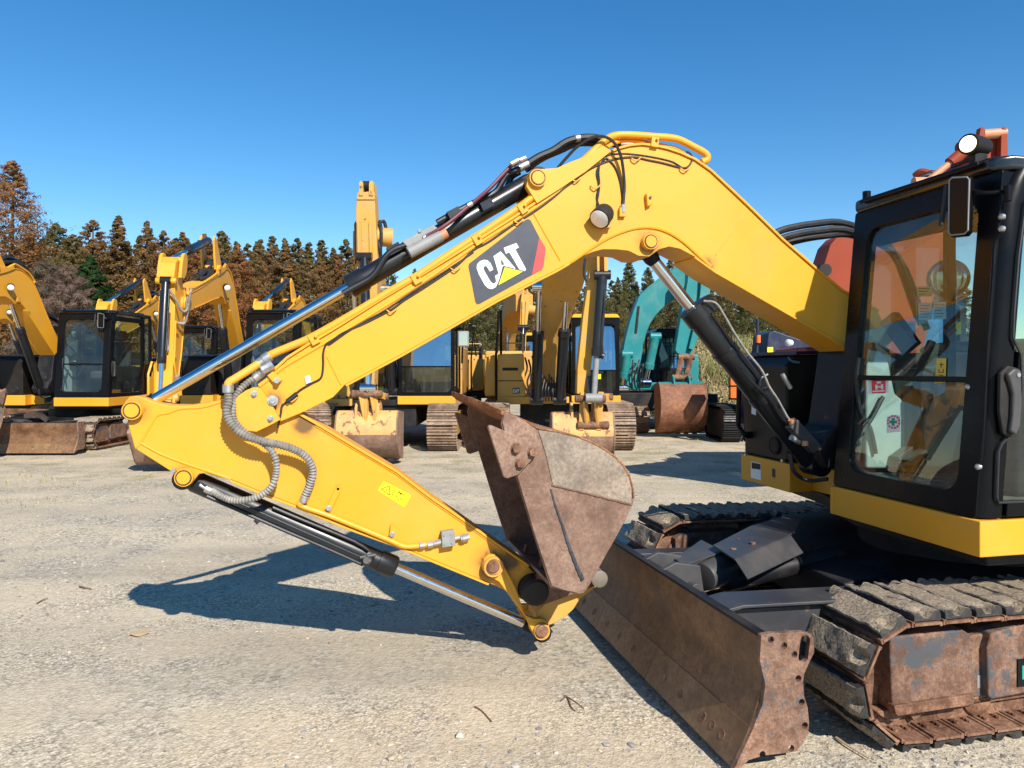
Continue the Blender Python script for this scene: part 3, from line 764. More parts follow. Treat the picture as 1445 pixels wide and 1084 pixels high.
YELAR = paint('arm_yellow_paint', (0.75, 0.320, 0.012), 0.42, scratch=0.3, dust=(0.48, 0.31, 0.12), dust_at=0.58, dust_max=0.3, wear=(0.25, 0.15, 0.05), wear_at=0.73, var=0.06,
              stains=[(at(695, 799, 3.89), .10), (at(762, 836, 3.89), .14), (at(720, 790, 3.89), .07), (at(188, 579, 3.89), .065), (at(261, 673, 3.89), .06), (at(430, 600, 3.89), .07)])
boom = EX.part('boom', bo, YELBM, bev=0.004)
tp = XZ(upper[1:26], BL0)          # top plate
EX.part('boom_top_plate', MB().ribbon(tp, -0.014, BL0 - 0.004, BL1 + 0.004), YEL, boom, bev=0.003)
lw = MB().ribbon(XZ(lower[4:11], BL0), -0.012, BL0 - 0.004, BL1 + 0.004)
EX.part('boom_bottom_plate', lw, YEL, boom, bev=0.003)
lw = MB().ribbon(XZ(lower[21:], BL0), -0.012, BL0 - 0.004, BL1 + 0.004)
EX.part('boom_bottom_plate', lw, YEL, boom, bev=0.003)
# arched weld over the cylinder bracket, seams, ribs
wd = MB()
arch = [(796, 376), (812, 366), (835, 350), (860, 335), (885, 325), (905, 321), (925, 322), (945, 329), (965, 342), (985, 360), (1003, 376)]
wd.tube(P3(arch, BL0 + 0.006), 0.009, n=6, seg=3)
for a, b in (((752, 300), (790.5, 368)), ((1051.6, 301), (1010, 360)), ((461, 503), (481, 543))):
    wd.tube(P3([a, b], BL0 + 0.007), 0.0035, n=6, seg=1)
wd.tube(P3([(420, 500), (400, 520), (385, 532)], BL0 + 0.007), 0.004, n=6)
EX.part('weld_seam', wd, YEL, boom)
# plate that carries the tip pin
tipp = [(328, 579), (330, 567), (337, 558), (347, 551), (358, 546.5), (368, 548), (381, 567), (396, 592.5), (378, 602), (362, 609.5), (346, 607.5), (335, 599)]
EX.part('boom_tip_plate', MB().prism(XZ(tipp, 3.82), 3.815, 3.855), YEL, boom, bev=0.003)
EX.part('boom_tip_plate', MB().prism(XZ(tipp, 3.82), 4.125, 4.165), YEL, boom, bev=0.003)
bt = MB()
for px, py, r in ((359, 555.5, .016), (382, 590, .016), (385, 565, .026)):
    c = U(px, py, 3.82)
    bt.cyl((c[0], 3.818, c[2]), (c[0], 3.808, c[2]), r); bt.hexbolt((c[0], 3.812, c[2]), (c[0], 3.795, c[2]), r * 0.62)
EX.part('pin_bolt', bt, STEEL, boom)
# pins through the boom
RINGM = plain('dark_brown_ring', (0.09, 0.045, 0.02), 0.5)  # dark brown ring that marks the groove round each pin cap
def pin(px, py, l, r, y0, y1, parent, mat=YEL, ring=True, cap=0.72, name='pin'):
    c = U(px, py, l); m = MB()
    m.lathe((c[0], y0, c[2]), (c[0], y1, c[2]), [(0, r * .97), (.002, r), (y1 - y0 - .002, r), (y1 - y0, r * .97)], n=32)
    o = EX.part(name, m, mat, parent)
    if ring:
        m = MB(); q = cap * r
        m.lathe((c[0], y0 + .002, c[2]), (c[0], y0 - .02, c[2]), [(0, q), (.006, q), (.008, q * .96)], n=32)
        m.lathe((c[0], y1 - .002, c[2]), (c[0], y1 + .02, c[2]), [(0, q), (.006, q), (.008, q * .96)], n=32)
        EX.part('pin_cap', m, mat, o)
        m = MB(); m.tube([(c[0] + q * 1.06 * math.cos(t_ * PI / 16), y0 - .0005, c[2] + q * 1.06 * math.sin(t_ * PI / 16)) for t_ in range(33)], .0048, n=6, seg=1); EX.part('pin_groove_ring', m, RINGM, o)
    return o
pin(915.5, 342, BL0, 0.045, BL0 - .03, BL1 + .03, boom)
pin(757, 253, BL0, 0.048, BL0 - .035, BL1 + .035, boom)
lug = MB().prism(XZ([(742, 264), (744, 252), (750, 243), (760, 239.5), (785, 238), (805, 229), (824, 222), (850, 206), (862, 214), (826, 243), (790, 267), (757, 288)], BL0), BL0 - .012, BL0 + .03)
lug.prism(XZ([(742, 264), (744, 252), (750, 243), (760, 239.5), (785, 238), (805, 229), (824, 222), (850, 206), (862, 214), (826, 243), (790, 267), (757, 288)], BL0), BL1 - .03, BL1 + .012)
EX.part('cylinder_lug', lug, YEL, boom, bev=0.003)
# badge on the boom side: black plate, red wedge, white letters, yellow triangle
def sheet(pts, l, th, mat, name, parent):
    return EX.part(name, MB().prism(XZ(pts, l), l - th, l), mat, parent)
def zc(x, y): return (640 + x / 6.775, 290 + y / 6.775)     # measured on an enlarged crop
LF = BL0 + 0.008
badge = sheet([zc(*p) for p in ((142, 580), (150, 556), (690, 138), (712, 130), (735, 142), (822, 310), (878, 405), (880, 430), (858, 590), (845, 612), (250, 940), (225, 945), (208, 920))], LF, .0025, CHAR, 'badge', boom)
sheet([zc(*p) for p in ((820, 308), (877, 405), (879, 430), (857, 590), (845, 612), (752, 658))], LF - .0025, .0012, REDV, 'red_wedge', badge)
Cc = [(380, 645), (345, 560), (322, 528), (290, 520), (255, 533), (228, 560), (222, 600), (240, 655), (300, 765), (335, 795), (375, 798), (412, 778), (420, 765), (405, 745), (432, 690), (445, 690), (432, 655), (402, 655), (376, 668), (372, 672), (385, 700), (392, 725), (385, 745), (368, 750), (350, 742), (335, 715), (288, 615), (285, 590), (298, 580), (314, 588), (322, 605), (345, 655)]
Cc = [(381, 612), (350, 548), (322, 524), (288, 520), (252, 534), (226, 562), (221, 600), (240, 655), (298, 760), (330, 792), (368, 800), (402, 782), (422, 745), (442, 690), (428, 655), (396, 674), (402, 695), (408, 725), (398, 742), (380, 748), (362, 738), (345, 715), (292, 622), (286, 596), (296, 580), (312, 580), (326, 596), (346, 632)]
sheet([zc(*p) for p in Cc], LF - .0025, .0012, WHITE, 'letter', badge)
sheet([zc(*p) for p in ((382, 486), (450, 440), (590, 600), (588, 608), (490, 584), (474, 574), (464, 596), (446, 676), (438, 676))], LF - .0025, .0012, WHITE, 'letter', badge)
sheet([zc(*p) for p in ((462, 520), (452, 526), (458, 570), (486, 566))], LF - .0037, .0008, CHAR, 'letter', badge)
sheet([zc(*p) for p in ((480, 406), (600, 360), (624, 402), (590, 420), (694, 612), (680, 628), (630, 614), (534, 448), (500, 462))], LF - .0025, .0012, WHITE, 'letter', badge)
sheet([zc(*p) for p in ((416, 774), (486, 578), (680, 630))], LF - .0037, .0008, CHAR, 'triangle_border', badge)
sheet([zc(*p) for p in ((430, 762), (490, 592), (662, 632))], LF - .0045, .0008, YELV, 'triangle', badge)
# hard lines along the upper edge
TL = BL0 + 0.012
hp = [(322, 553, 3.80), (322.5, 541, 3.80), (331, 535, 3.81), (347, 525, 3.83), (372, 509, TL), (384, 500, TL), (410, 489, TL), (434, 479, TL), (462, 464, TL), (500, 442, TL), (554, 409, TL), (584, 392, TL), (625, 365, TL), (669, 336, TL), (705, 312, TL), (735, 291, TL), (780, 258, TL), (820, 229, TL), (843, 208, TL), (856, 197, TL), (866, 192, TL + .02), (881, 190.5, TL + .02), (905, 191.5, TL + .02), (924, 193, TL + .02), (945, 194.5, TL + .02), (960, 198, TL + .02), (978, 207, TL + .02), (992, 214.5, TL + .02), (998, 220, TL + .02), (997, 226, TL + .02), (990, 229, TL + .02)]
EX.part('hydraulic_pipe', MB().tube(P3(hp, TL), 0.0205, n=14, seg=4), YEL, boom)
hp2 = [(366, 545, TL), (380, 534, TL), (398, 519, TL), (425, 503, TL), (461, 482, TL), (510, 452, TL), (554, 425, TL), (610, 389, TL), (669, 348, TL), (726, 312, TL), (780, 276, TL), (815, 248, TL), (846, 220, TL), (858, 207, TL), (877, 199, TL + .05), (905, 200, TL + .05), (920, 203, TL + .05), (950, 209, TL + .05), (966, 216, TL + .05)]
EX.part('hydraulic_pipe', MB().tube(P3(hp2, TL), 0.012, n=10, seg=4), YEL, boom)
hp3_ = [(331, 533, 3.95), (372, 502, 3.95), (434, 466, 3.95), (500, 430, 3.95), (584, 379, 3.95), (669, 325, 3.95), (735, 281, 3.95), (820, 222, 3.95), (858, 196, 3.95), (905, 186, 3.95), (945, 190, 3.95)]
cl = MB()
for px, py, ang in ((443, 476, -30), (587, 391, -32), (673, 336, -33), (737, 292, -35), (923, 199, 5)):
    c = U(px, py, TL - .01); a = math.radians(-ang)
    cl.obox((c[0], TL + .0, c[2] - .01), (.022 * math.cos(a), 0, .022 * math.sin(a)), (0, .026, 0), (-.028 * math.sin(a), 0, .028 * math.cos(a)))
    cl.cyl((c[0] + .01, TL - .034, c[2] + .005), (c[0] + .01, TL - .042, c[2] + .005), .009, n=8)
EX.part('pipe_clamp', cl, YEL, boom, bev=.003)
sc_ = MB()
for px, py in ((372, 508), (363, 515.5)):
    c = Vector(U(px, py, TL)); q = Vector(U(px + 9, py - 6, TL))
    sc_.cyl(c, q, .027, n=16)
c = U(376, 520, 3.83); sc_.cyl((c[0] - .02, 3.83, c[2] - .01), (c[0] + .03, 3.83, c[2] + .02), .024, n=8)
EX.part('pipe_coupling', sc_, STEEL, boom)
brk = MB().prism(XZ([(377, 530), (385, 524), (398, 536), (390, 545)], 3.835), 3.835, 3.86)
c = U(391, 537, 3.835); brk2 = MB().hexbolt((c[0], 3.838, c[2]), (c[0], 3.815, c[2]), .015)
b_ = EX.part('pipe_bracket', brk, YEL, boom, bev=.002); EX.part('bolt', brk2, STEEL, b_)
# wiring
def wire(pts, r, mat=RUBBER, name='cable', parent=None, l=BL0 + .004):
    return EX.part(name, MB().tube(P3(pts, l), r, n=7, seg=5), mat, parent or boom)
wire([(462, 486), (483, 470), (515, 456), (552, 437), (570, 424), (600, 405), (643, 376), (668, 353), (690, 341), (729, 314), (752, 300), (778, 281), (800, 262), (815, 250), (830, 240), (846, 232), (870, 224), (895, 222), (915, 226), (935, 230), (958, 236), (970, 236), (977, 225), (974, 217), (968, 214)], .0055)
wire([(392, 604), (396, 585), (398, 573), (404, 568), (417, 556), (426, 549), (440, 541), (453, 533), (456, 515), (456, 500), (459, 488), (466, 482), (483, 472)], .0055)
wire([(464, 487), (500, 462), (540, 440), (575, 417), (640, 375), (668, 356)], .0045)
wire([(790, 270), (815, 252), (846, 225), (870, 217), (905, 219), (945, 227), (962, 236)], .004)
cn = MB(); c0 = Vector(U(405, 567, BL0 - .005)); c1 = Vector(U(419, 556, BL0 - .005)); cn.cyl(c0, c1, .013, n=10); EX.part('cable_plug', cn, RUBBER, boom)
lb = sheet([(430, 532), (437, 529), (439, 539), (432, 542)], BL0 + .002, .003, WHITE, 'cable_tag', boom)
ct = MB()
for px, py in ((412, 562), (552, 437), (642, 378), (731, 311), (812, 252), (897, 223), (966, 237), (840, 262)):
    a, b, c = U(px - 6, py + 1, BL0), U(px, py + 5, BL0), U(px + 7, py - 1, BL0)
    ct.tube([(a[0], BL0 + .01, a[2]), (a[0], BL0 - .006, a[2]), (b[0], BL0 - .009, b[2]), (c[0], BL0 - .006, c[2]), (c[0], BL0 + .01, c[2])], .004, n=6, seg=2)
EX.part('cable_clip', ct, YELD, boom)
# hoses over the top of the boom
wire([(742, 232, 3.98), (760, 221, 3.98), (780, 212, 3.98), (801, 199, 3.98), (827, 193.5, 3.98), (852, 196, 3.98), (880, 203, 3.98), (910, 205, 3.98)], .019, name='hydraulic_hose')
wire([(742, 240, 4.03), (765, 224, 4.03), (790, 213, 4.03), (815, 203, 4.03), (850, 203, 4.03), (890, 205, 4.03)], .019, name='hydraulic_hose')
wire([(787, 237, 3.9), (800, 222, 3.88), (816, 206, 3.85), (841, 192.5, 3.82), (863, 198, 3.81), (876, 220, 3.82), (881, 258, 3.84), (880, 280, 3.845), (879, 292, 3.845)], .0085, name='grease_hose')
wire([(852, 224), (857, 224), (868, 236), (875, 255), (878, 275), (879, 292)], .006)
wire([(856, 222), (847, 232), (842, 244), (845, 262), (842, 278), (845, 291)], .0055)
wire([(846, 230), (845, 245), (846, 258), (845, 272), (842, 290), (844, 296)], .0045)
ft = MB(); a = Vector(U(879, 289, 3.843)); b = Vector(U(879, 300, 3.843)); ft.cyl(a, b, .013, n=10)
EX.part('hose_fitting', ft, STEEL, boom)
EX.part('hose_block', MB().prism(XZ([(874, 293), (883, 293), (883, 306), (874, 306)], 3.84), 3.835, 3.86), YEL, boom, bev=.003)
wf = MB()
for l in (3.98, 4.03):
    a = Vector(U(728, 240, l)); b = Vector(U(745, 231, l)); wf.cyl(a, b, .023, n=12)
a = Vector(U(812, 196, 3.98)); b = Vector(U(818, 194.5, 3.98)); wf.cyl(a, b, .0205, n=12)
a = Vector(U(875, 203.5, 3.98)); b = Vector(U(893, 204, 3.98)); wf.cyl(a, b, .021, n=12)
EX.part('hose_fitting', wf, STEEL, boom)
# work lamp on the boom
c = Vector(U(851, 303, 3.80)); ld = Vector((-0.62, -0.5, -0.62)).normalized()
hs = MB().lathe(c - ld * .045, c + ld * .05, [(0, .025), (.012, .05), (.03, .056), (.095, .058)], n=24)
hs.tube([c + Vector((.03, .0, 0)), c + Vector((.055, .03, -.01)), c + Vector((.03, .05, -.04))], .007, n=6)
lamp = EX.part('work_lamp', hs, BLKD, boom)
EX.part('lens', MB().lathe(c + ld * .045, c + ld * .06, [(0, .052), (.006, .052), (.012, .035), (.014, .005)], n=24), LENSO, lamp)
EX.part('lamp_bracket', MB().prism(XZ([(850, 300), (862, 300), (862, 322), (854, 322)], 3.83), 3.82, 3.86), YELD, lamp, bev=.003)
sb_ = MB().prism(XZ([(912, 273), (919, 271), (921, 288), (914, 292)], 3.83), 3.83, 3.86)
o = EX.part('stop_bracket', sb_, YEL, boom, bev=.006); c = U(917.5, 279, 3.83)
EX.part('bolt', MB().cyl((c[0], 3.832, c[2]), (c[0], 3.824, c[2]), .008, n=10), STEELD, o)

# ---- arm cylinder -----------------------------------------------------------------------------------------
def cylinder(a, b, f, rb, rr, name, bm=BLKG, parent=None, y=BLC):
    """barrel from a over fraction f, chrome rod on to b"""
    a, b = Vector(a), Vector(b); d = (b - a).normalized(); L = (b - a).length; m = a + d * L * f
    ba = MB().lathe(a, m, [(-.02, rb * .55), (.02, rb * .8), (.05, rb), (L * f - .10, rb), (L * f - .098, rb * 1.12), (L * f - .01, rb * 1.12), (L * f, rb * 1.02), (L * f + .004, rr * 1.5)], n=32)
    ba.cyl(a + Vector((0, -.07, 0)), a + Vector((0, .07, 0)), rb * .95, n=24)
    o = EX.part(name, ba, bm, parent)
    rd = MB().cyl(m - d * .01, b - d * .03, rr, n=28)
    EX.part('piston_rod', rd, CHROME, o)
    ey = MB().cyl(b + Vector((0, -.06, 0)), b + Vector((0, .06, 0)), rr * 1.75, n=24)
    ey.lathe(b - d * .11, b, [(0, rr * 1.02), (.03, rr * 1.3), (.1, rr * 1.3)], n=20)
    EX.part('rod_eye', ey, BLKD, o)
    return o, d, m
fa, fb = U(757, 253, BLC), U(190, 580, BLC)
armc, ad, am = cylinder(fa, fb, 0.497, 0.056, 0.0285, 'arm_cylinder')
k = MB()
k.tube(P3([(733, 238), (716, 246), (708, 258), (699, 271), (680, 281), (663, 289), (640, 301), (617, 314)], 3.95), .017, n=10, seg=4)
k.tube(P3([(733, 243), (722, 250), (716, 263), (706, 278), (690, 287)], 4.03), .017, n=10, seg=4)
k.tube(P3([(572, 346), (556, 352), (546, 360), (540, 368), (531, 383), (520, 394), (500, 405), (484, 414)], 3.92), .0165, n=10, seg=4)
for px, py in ((640, 302), (556, 352), (686, 290)):
    c = U(px, py, 3.94); k.obox(c, (.03, 0, .017), (0, .03, 0), (-.01, 0, .02))
EX.part('cylinder_pipe', k, BLKG, armc)
vb = MB(); lo_, hi_ = 3.90, 4.02
vb.prism(XZ([(567, 341), (611, 317), (622, 325), (578, 352)], 3.90), lo_, hi_)
vb2 = MB(); a = Vector(U(577, 357, 3.88)); b = Vector(U(622, 333, 3.88)); vb2.cyl(a, b, .032, n=16)
c = U(592, 326, 3.9); vb.cyl((c[0], 3.905, c[2]), (c[0], 3.892, c[2]), .012, n=10)
o = EX.part('valve_block', vb, GREYP, armc, bev=.006); EX.part('valve_body', vb2, GREYP, o)
a = Vector(U(622, 333, 3.88)); b = Vector(U(630, 328.5, 3.88)); EX.part('valve_cap', MB().cyl(a, b, .027, n=14), COPPER, o)
EX.part('pilot_hose', MB().tube(P3([(602, 334, 3.875), (630, 317, 3.87), (663, 290, 3.9), (690, 267, 3.9), (710, 246, 3.92), (722, 234, 3.93), (731, 229, 3.94)], 3.9), .0105, n=8), MAROON, armc)
hf = MB()
for a, b in (((598, 337), (608, 330)), ((721, 232), (732, 226)), ((733, 227), (742, 223)), ((660, 291), (666, 287))):
    hf.cyl(U(a[0], a[1], 3.9), U(b[0], b[1], 3.9), .014, n=8)
EX.part('hose_fitting', hf, STEEL, armc)

# ---- boom cylinder ------------------------------------------------------------------------------------------
ca, cb = U(1150, 655, 3.99), U(908, 350, 3.99)
bcy, bd, bm_ = cylinder(ca, cb, 0.735, 0.073, 0.036, 'boom_cylinder')
k = MB()
hd = Vector(U(988, 430, 3.99)); k.lathe(hd - bd * .06, hd + bd * .02, [(0, .083), (.07, .083), (.08, .05)], n=24)
for f in (0.42, 0.70):
    c = Vector(ca).lerp(Vector(cb), 0.735 * f); k.lathe(c, c + bd * .05, [(0, .079), (.05, .079)], n=24)
EX.part('barrel_band', k, BLKG, bcy)
EX.part('cylinder_hose', MB().tube(P3([(993, 425, 3.9), (1010, 428, 3.87), (1023, 447, 3.87), (1035, 468, 3.87), (1055, 498, 3.87), (1075, 523, 3.87), (1085, 545, 3.87), (1098, 565, 3.87), (1112, 590, 3.88), (1125, 603, 3.88)], 3.9), .0075, n=7), SPIRAL, bcy)
k = MB(); k.tube(P3([(1046, 520, 3.86), (1062, 540, 3.86), (1088, 565, 3.86), (1105, 592, 3.87), (1120, 604, 3.88)], 3.9), .010, n=7)
k.tube(P3([(1083, 529, 3.88), (1074, 535, 3.88), (1074, 548, 3.88), (1085, 545, 3.88)], 3.9), .012, n=7)
EX.part('cylinder_pipe', k, BLKG, bcy)
k = MB(); a, b = Vector(U(1116, 597, 3.86)), Vector(U(1150, 634, 3.86)); k.bar(a, b, .07, .07)
vk = EX.part('lock_valve', k, STEELD, bcy, bev=.008)
k = MB(); k.cyl(U(1120, 601, 3.85), U(1117, 592, 3.85), .022, n=12); k.cyl(U(1136, 622, 3.82), U(1136, 629, 3.82), .018, n=12); k.cyl(U(1152, 628, 3.85), U(1157, 634, 3.85), .012, n=12)
EX.part('valve_cap', k, COPPER, vk)
k = MB(); k.cyl(U(1116, 617, 3.85), U(1128, 624, 3.85), .018, n=10); k.cyl(U(1104, 528, 3.87), U(1116, 548, 3.87), .013, n=10); EX.part('hose_fitting', k, STEEL, bcy)

# ---- arm ------------------------------------------------------------------------------------------------------
AL0, AL1 = 3.89, 4.09
elbow = [(174, 577), (176, 567), (183, 560), (193, 558.5), (205, 562), (222, 569), (240, 572.5), (262, 573), (290, 569), (317, 564), (360, 566), (395, 572), (422, 586)]
atop = [(445, 599), (500, 632), (559, 667), (606, 703), (654, 736), (703, 771), (745, 800), (772, 822)]
anose = [(779, 832), (778, 845), (770, 853), (757, 855), (744, 850)]
abot = [(704, 829), (680, 819), (600, 786), (558, 768.5), (490, 744), (422, 715), (377, 698), (326, 677), (305, 672), (290, 668), (281, 669), (276, 675), (270, 683), (261, 686), (251, 683), (247, 674), (244, 667), (190, 633), (181, 600), (176, 588)]
arm = EX.part('arm', MB().prism(XZ(elbow + atop + anose + abot, AL0), AL0, AL1), YELAR, bev=0.005)
k = MB().ribbon(XZ([(317, 564), (360, 566), (395, 572), (422, 586)] + atop[:-1], AL0), .013, AL0 - .012, AL1 + .012)
EX.part('arm_top_plate', k, YEL, arm, bev=.003)
k = MB().ribbon(XZ([(690, 823), (600, 786), (558, 768.5), (490, 744), (422, 715), (377, 698), (326, 677)], AL0), .012, AL0 - .010, AL1 + .010)
EX.part('arm_bottom_plate', k, YEL, arm, bev=.003)
k = MB()
k.tube(P3([(317, 566), (285, 575), (255, 577), (238, 583), (222, 587), (210, 606), (198, 626), (193, 632)], AL0), .005, n=6, seg=3)
k.tube(P3([(198, 625), (225, 640), (255, 652), (290, 664), (326, 676)], AL0), .006, n=6, seg=3)
k.tube(P3([(445, 601), (500, 634), (559, 669), (606, 705), (654, 738), (703, 773)], AL0 - .001), .005, n=6, seg=2)
EX.part('weld_seam', k, YEL, arm)
pin(188.5, 579, AL0, 0.046, AL0 - .035, AL1 + .035, arm); pin(261, 673, AL0, 0.044, AL0 - .035, AL1 + .035, arm)
k = MB(); c = U(178, 594, AL0 - .02); k.hexbolt((c[0], AL0 - .035, c[2]), (c[0], AL0, c[2]), .012); c = U(245, 664, AL0 - .02); k.hexbolt((c[0], AL0 - .035, c[2]), (c[0], AL0, c[2]), .012)
EX.part('bolt', k, STEEL, arm)
# ribbed hoses
rib = lambda i, m: 1.0 if i % 2 else 0.70
def ribbed(pts, r, parent, mat=SPIRAL):
    P = catmull(P3(pts, 3.8), 12); L = sum((P[i + 1] - P[i]).length for i in range(len(P) - 1)); n = max(4, int(L / .0075))
    Q, acc, j = [P[0]], 0.0, 0
    step = L / n
    for i in range(len(P) - 1):
        a, b = P[i], P[i + 1]; seg = (b - a).length; pos = 0.0
        while acc + (seg - pos) >= step:
            pos += step - acc; acc = 0.0; Q.append(a.lerp(b, pos / seg))
        acc += seg - pos
    return EX.part('hydraulic_hose', MB().tube(Q, r, n=12, seg=1, rf=rib), mat, parent)
ribbed([(322, 552, 3.80), (322.5, 566, 3.79), (320, 579, 3.78), (323, 592, 3.775), (332, 604, 3.77), (342, 612, 3.77), (360, 620, 3.775), (391, 627, 3.79), (412, 633, 3.80), (430, 643, 3.81), (440, 657, 3.82), (441.5, 670, 3.83), (437, 685, 3.85), (430, 702, 3.87)], .0225, arm)
ribbed([(360, 533, 3.86), (348, 541, 3.85), (338, 551, 3.84), (331, 563, 3.83), (328, 578, 3.81), (331, 594, 3.80), (345, 610, 3.80), (362, 620, 3.81), (374, 627.5, 3.80), (384, 637, 3.79), (390, 652, 3.79), (390, 668, 3.80), (386, 682, 3.80), (377, 693, 3.81), (362, 702, 3.82), (345, 706, 3.83), (326, 705.5, 3.86), (310, 699, 3.90), (300, 693, 3.93)], .0185, arm)
hf = MB()
for a, b, l, r in (((322, 554), (322, 543), 3.80, .026), ((430, 701), (428, 709), 3.87, .022), ((302, 695), (290, 689), 3.94, .021), ((290, 689), (282, 684), 3.95, .015), ((359, 534), (372, 525), 3.86, .022), ((366, 528), (377, 520), 3.85, .017)):
    hf.cyl(U(a[0], a[1], l), U(b[0], b[1], l), r, n=12)
EX.part('hose_fitting', hf, STEEL, arm)
ap = [(428, 709, 3.87), (422, 712, 3.87), (430, 716, 3.875), (462, 727, 3.875), (500, 742, 3.875), (553, 764, 3.875), (570, 771, 3.875), (590, 770.5, 3.87), (625, 764, 3.87)]
EX.part('hydraulic_pipe', MB().tube(P3(ap, 3.87), .014, n=10, seg=4), YEL, arm)
k = MB()
k.prism(XZ([(474, 687), (480, 683), (481, 692), (466, 722), (460, 719)], 3.88), 3.868, 3.893)
k.prism(XZ([(551, 741), (556, 739), (558, 745), (555, 762), (549, 760)], 3.88), 3.868, 3.893)
pb = EX.part('pipe_bracket', k, YEL, arm, bev=.002)
k = MB()
for px, py in ((463.5, 717), (553.5, 754)):
    c = U(px, py, 3.87); k.hexbolt((c[0], 3.87, c[2]), (c[0], 3.853, c[2]), .011); k.cyl((c[0], 3.87, c[2]), (c[0], 3.864, c[2]), .015, n=12)
EX.part('bolt', k, STEEL, pb)
k = MB(); c = U(477, 690, 3.866); k.cyl((c[0], 3.869, c[2]), (c[0], 3.8655, c[2]), .007, n=10); EX.part('hole_shade_disc', k, DARK, pb)  # solid dark disc, painted shade in place of a drilled hole
k = MB()
for a, b, r in (((592, 770), (599, 769), .017), ((603, 769), (611, 767.5), .018), ((612, 767), (624, 764), .0155), ((641, 760), (649, 758), .013), ((650, 760), (662, 757.5), .018), ((652, 759.5), (657, 758.6), .022)):
    k.cyl(U(a[0], a[1], 3.865), U(b[0], b[1], 3.865), r, n=10)
EX.part('hose_fitting', k, STEEL, arm)
k = MB().prism(XZ([(623, 751), (641, 748), (643, 770), (624, 773)], 3.84), 3.835, 3.888)
vb = EX.part('valve_block', k, GREYP, arm, bev=.004)
k = MB()
for px, py in ((627, 755), (637, 753), (628, 768), (638, 766)):
    c = U(px, py, 3.834); k.cyl((c[0], 3.837, c[2]), (c[0], 3.83, c[2]), .006, n=8)
EX.part('bolt', k, STEEL, vb)
# warning sticker
ws = sheet([(533, 692), (541.5, 679), (580, 699), (570.5, 716)], AL0, .0015, YELV, 'warning_sticker', arm)
def ln(a, b, w, l):
    a, b = Vector((a[0], a[1])), Vector((b[0], b[1])); d = (b - a).normalized(); n_ = Vector((-d.y, d.x)) * w
    return [(a + n_)[:], (b + n_)[:], (b - n_)[:], (a - n_)[:]]
k = MB()
for a, b in (((538, 690), (550, 699)), ((550, 699), (549.5, 686)), ((549.5, 686), (538, 690)), ((552.5, 701.5), (558, 689)), ((560.5, 694), (572, 699)), ((566, 694), (566, 699)), ((563, 692.5), (565, 698)), ((558.5, 699.5), (560, 702)), ((564, 703), (568, 706)), ((561, 703), (563, 706)), ((545.5, 690), (545.5, 694))):
    k.prism(XZ(ln(a, b, .45, 0), AL0 - .0015), AL0 - .0022, AL0 - .0015)
EX.part('pictogram', k, BLKV, ws)

# ---- bucket cylinder and linkage ----------------------------------------------------------------------------------
# barrel foot at the arm bracket, rod to the pin of the side links
ba_, bb_ = Vector(U(262, 674, BLC)), Vector(U(762, 889, BLC))
bkc, d2, m2 = cylinder(ba_, bb_, 0.565, 0.054, 0.0285, 'bucket_cylinder')
k = MB()
k.tube(P3([(292, 700, 3.93), (330, 717, 3.93), (400, 748, 3.93), (470, 778, 3.93), (512, 797, 3.93)], 3.93), .010, n=8, seg=2)
k.tube(P3([(385, 716, 3.93), (430, 735, 3.93), (500, 764, 3.93), (520, 777, 3.93)], 3.93), .010, n=8, seg=2)
EX.part('cylinder_pipe', k, BLKG, bkc)
k = MB(); k.bar(U(300, 692, 3.99), U(520, 790, 3.99), .13, .03); EX.part('rod_guard', k, BLKG, bkc, bev=.006)
k = MB(); k.cyl(U(514, 789, 3.90), U(522, 793, 3.90), .022, n=12); k.cyl(U(508, 787, 3.91), U(530, 783, 3.91), .010, n=8); k.hexbolt(U(517, 791, 3.87), U(517, 791, 3.90), .018)
EX.part('hose_fitting', k, STEELD, bkc)
k = MB(); k.cyl(U(360, 733, 3.93), U(365, 738, 3.93), .012, n=10); EX.part('drain_plug', k, RUBBER, bkc)
link = [(681.5, 797), (683, 789), (689, 783.5), (697, 782.5), (706, 787), (711, 798), (727, 828), (738, 860), (742, 868), (753, 873), (765, 873), (773, 878), (776, 888), (773, 898), (763, 902), (754, 897), (748, 885), (741, 870), (704, 821), (690, 813)]
lk = EX.part('side_link', MB().prism(XZ(link, 3.855), 3.85, 3.883), YEL, bev=.004)
lk2 = EX.part('side_link', MB().prism(XZ(link, 3.855), 4.097, 4.13), YEL, bev=.004)
def rpin(px, py, l, r, y0, y1, parent):
    c = U(px, py, l); m = MB()
    m.lathe((c[0], y1, c[2]), (c[0], y0, c[2]), [(0, r), (y1 - y0 - .01, r), (y1 - y0, r * .93), (y1 - y0, r * .78), (y1 - y0 - .006, r * .76), (y1 - y0 - .006, r * .70), (y1 - y0 + .004, r * .66), (y1 - y0 + .006, r * .2)], n=28)
    return EX.part('link_pin', m, YELD, parent)
def pinface(px, py, l, r, y, parent, mat):
    c = U(px, py, l); return EX.part('pin_face', MB().lathe((c[0], y + .01, c[2]), (c[0], y - .006, c[2]), [(0, r), (.012, r), (.016, r * .85), (.0155, .002)], n=24), mat, parent)
rpin(695.5, 799, 3.85, .056, 3.825, 4.155, lk); pinface(695.5, 799, 3.83, .034, 3.816, lk, RUSTT)
rpin(763.5, 890, 3.85, .046, 3.825, 4.155, lk); pinface(763.5, 890, 3.83, .033, 3.816, lk, RUSTT)
blk = [(757, 866), (756, 876), (762, 884), (774, 883), (780, 881), (798, 871), (809.5, 860), (819, 845), (850, 822), (853, 812), (846, 803), (835, 805), (790, 832), (775, 845)]
EX.part('bucket_link', MB().prism(XZ(blk, 3.90), 3.90, 4.08), YELD, bev=.006)
c = U(756, 836, 3.80)
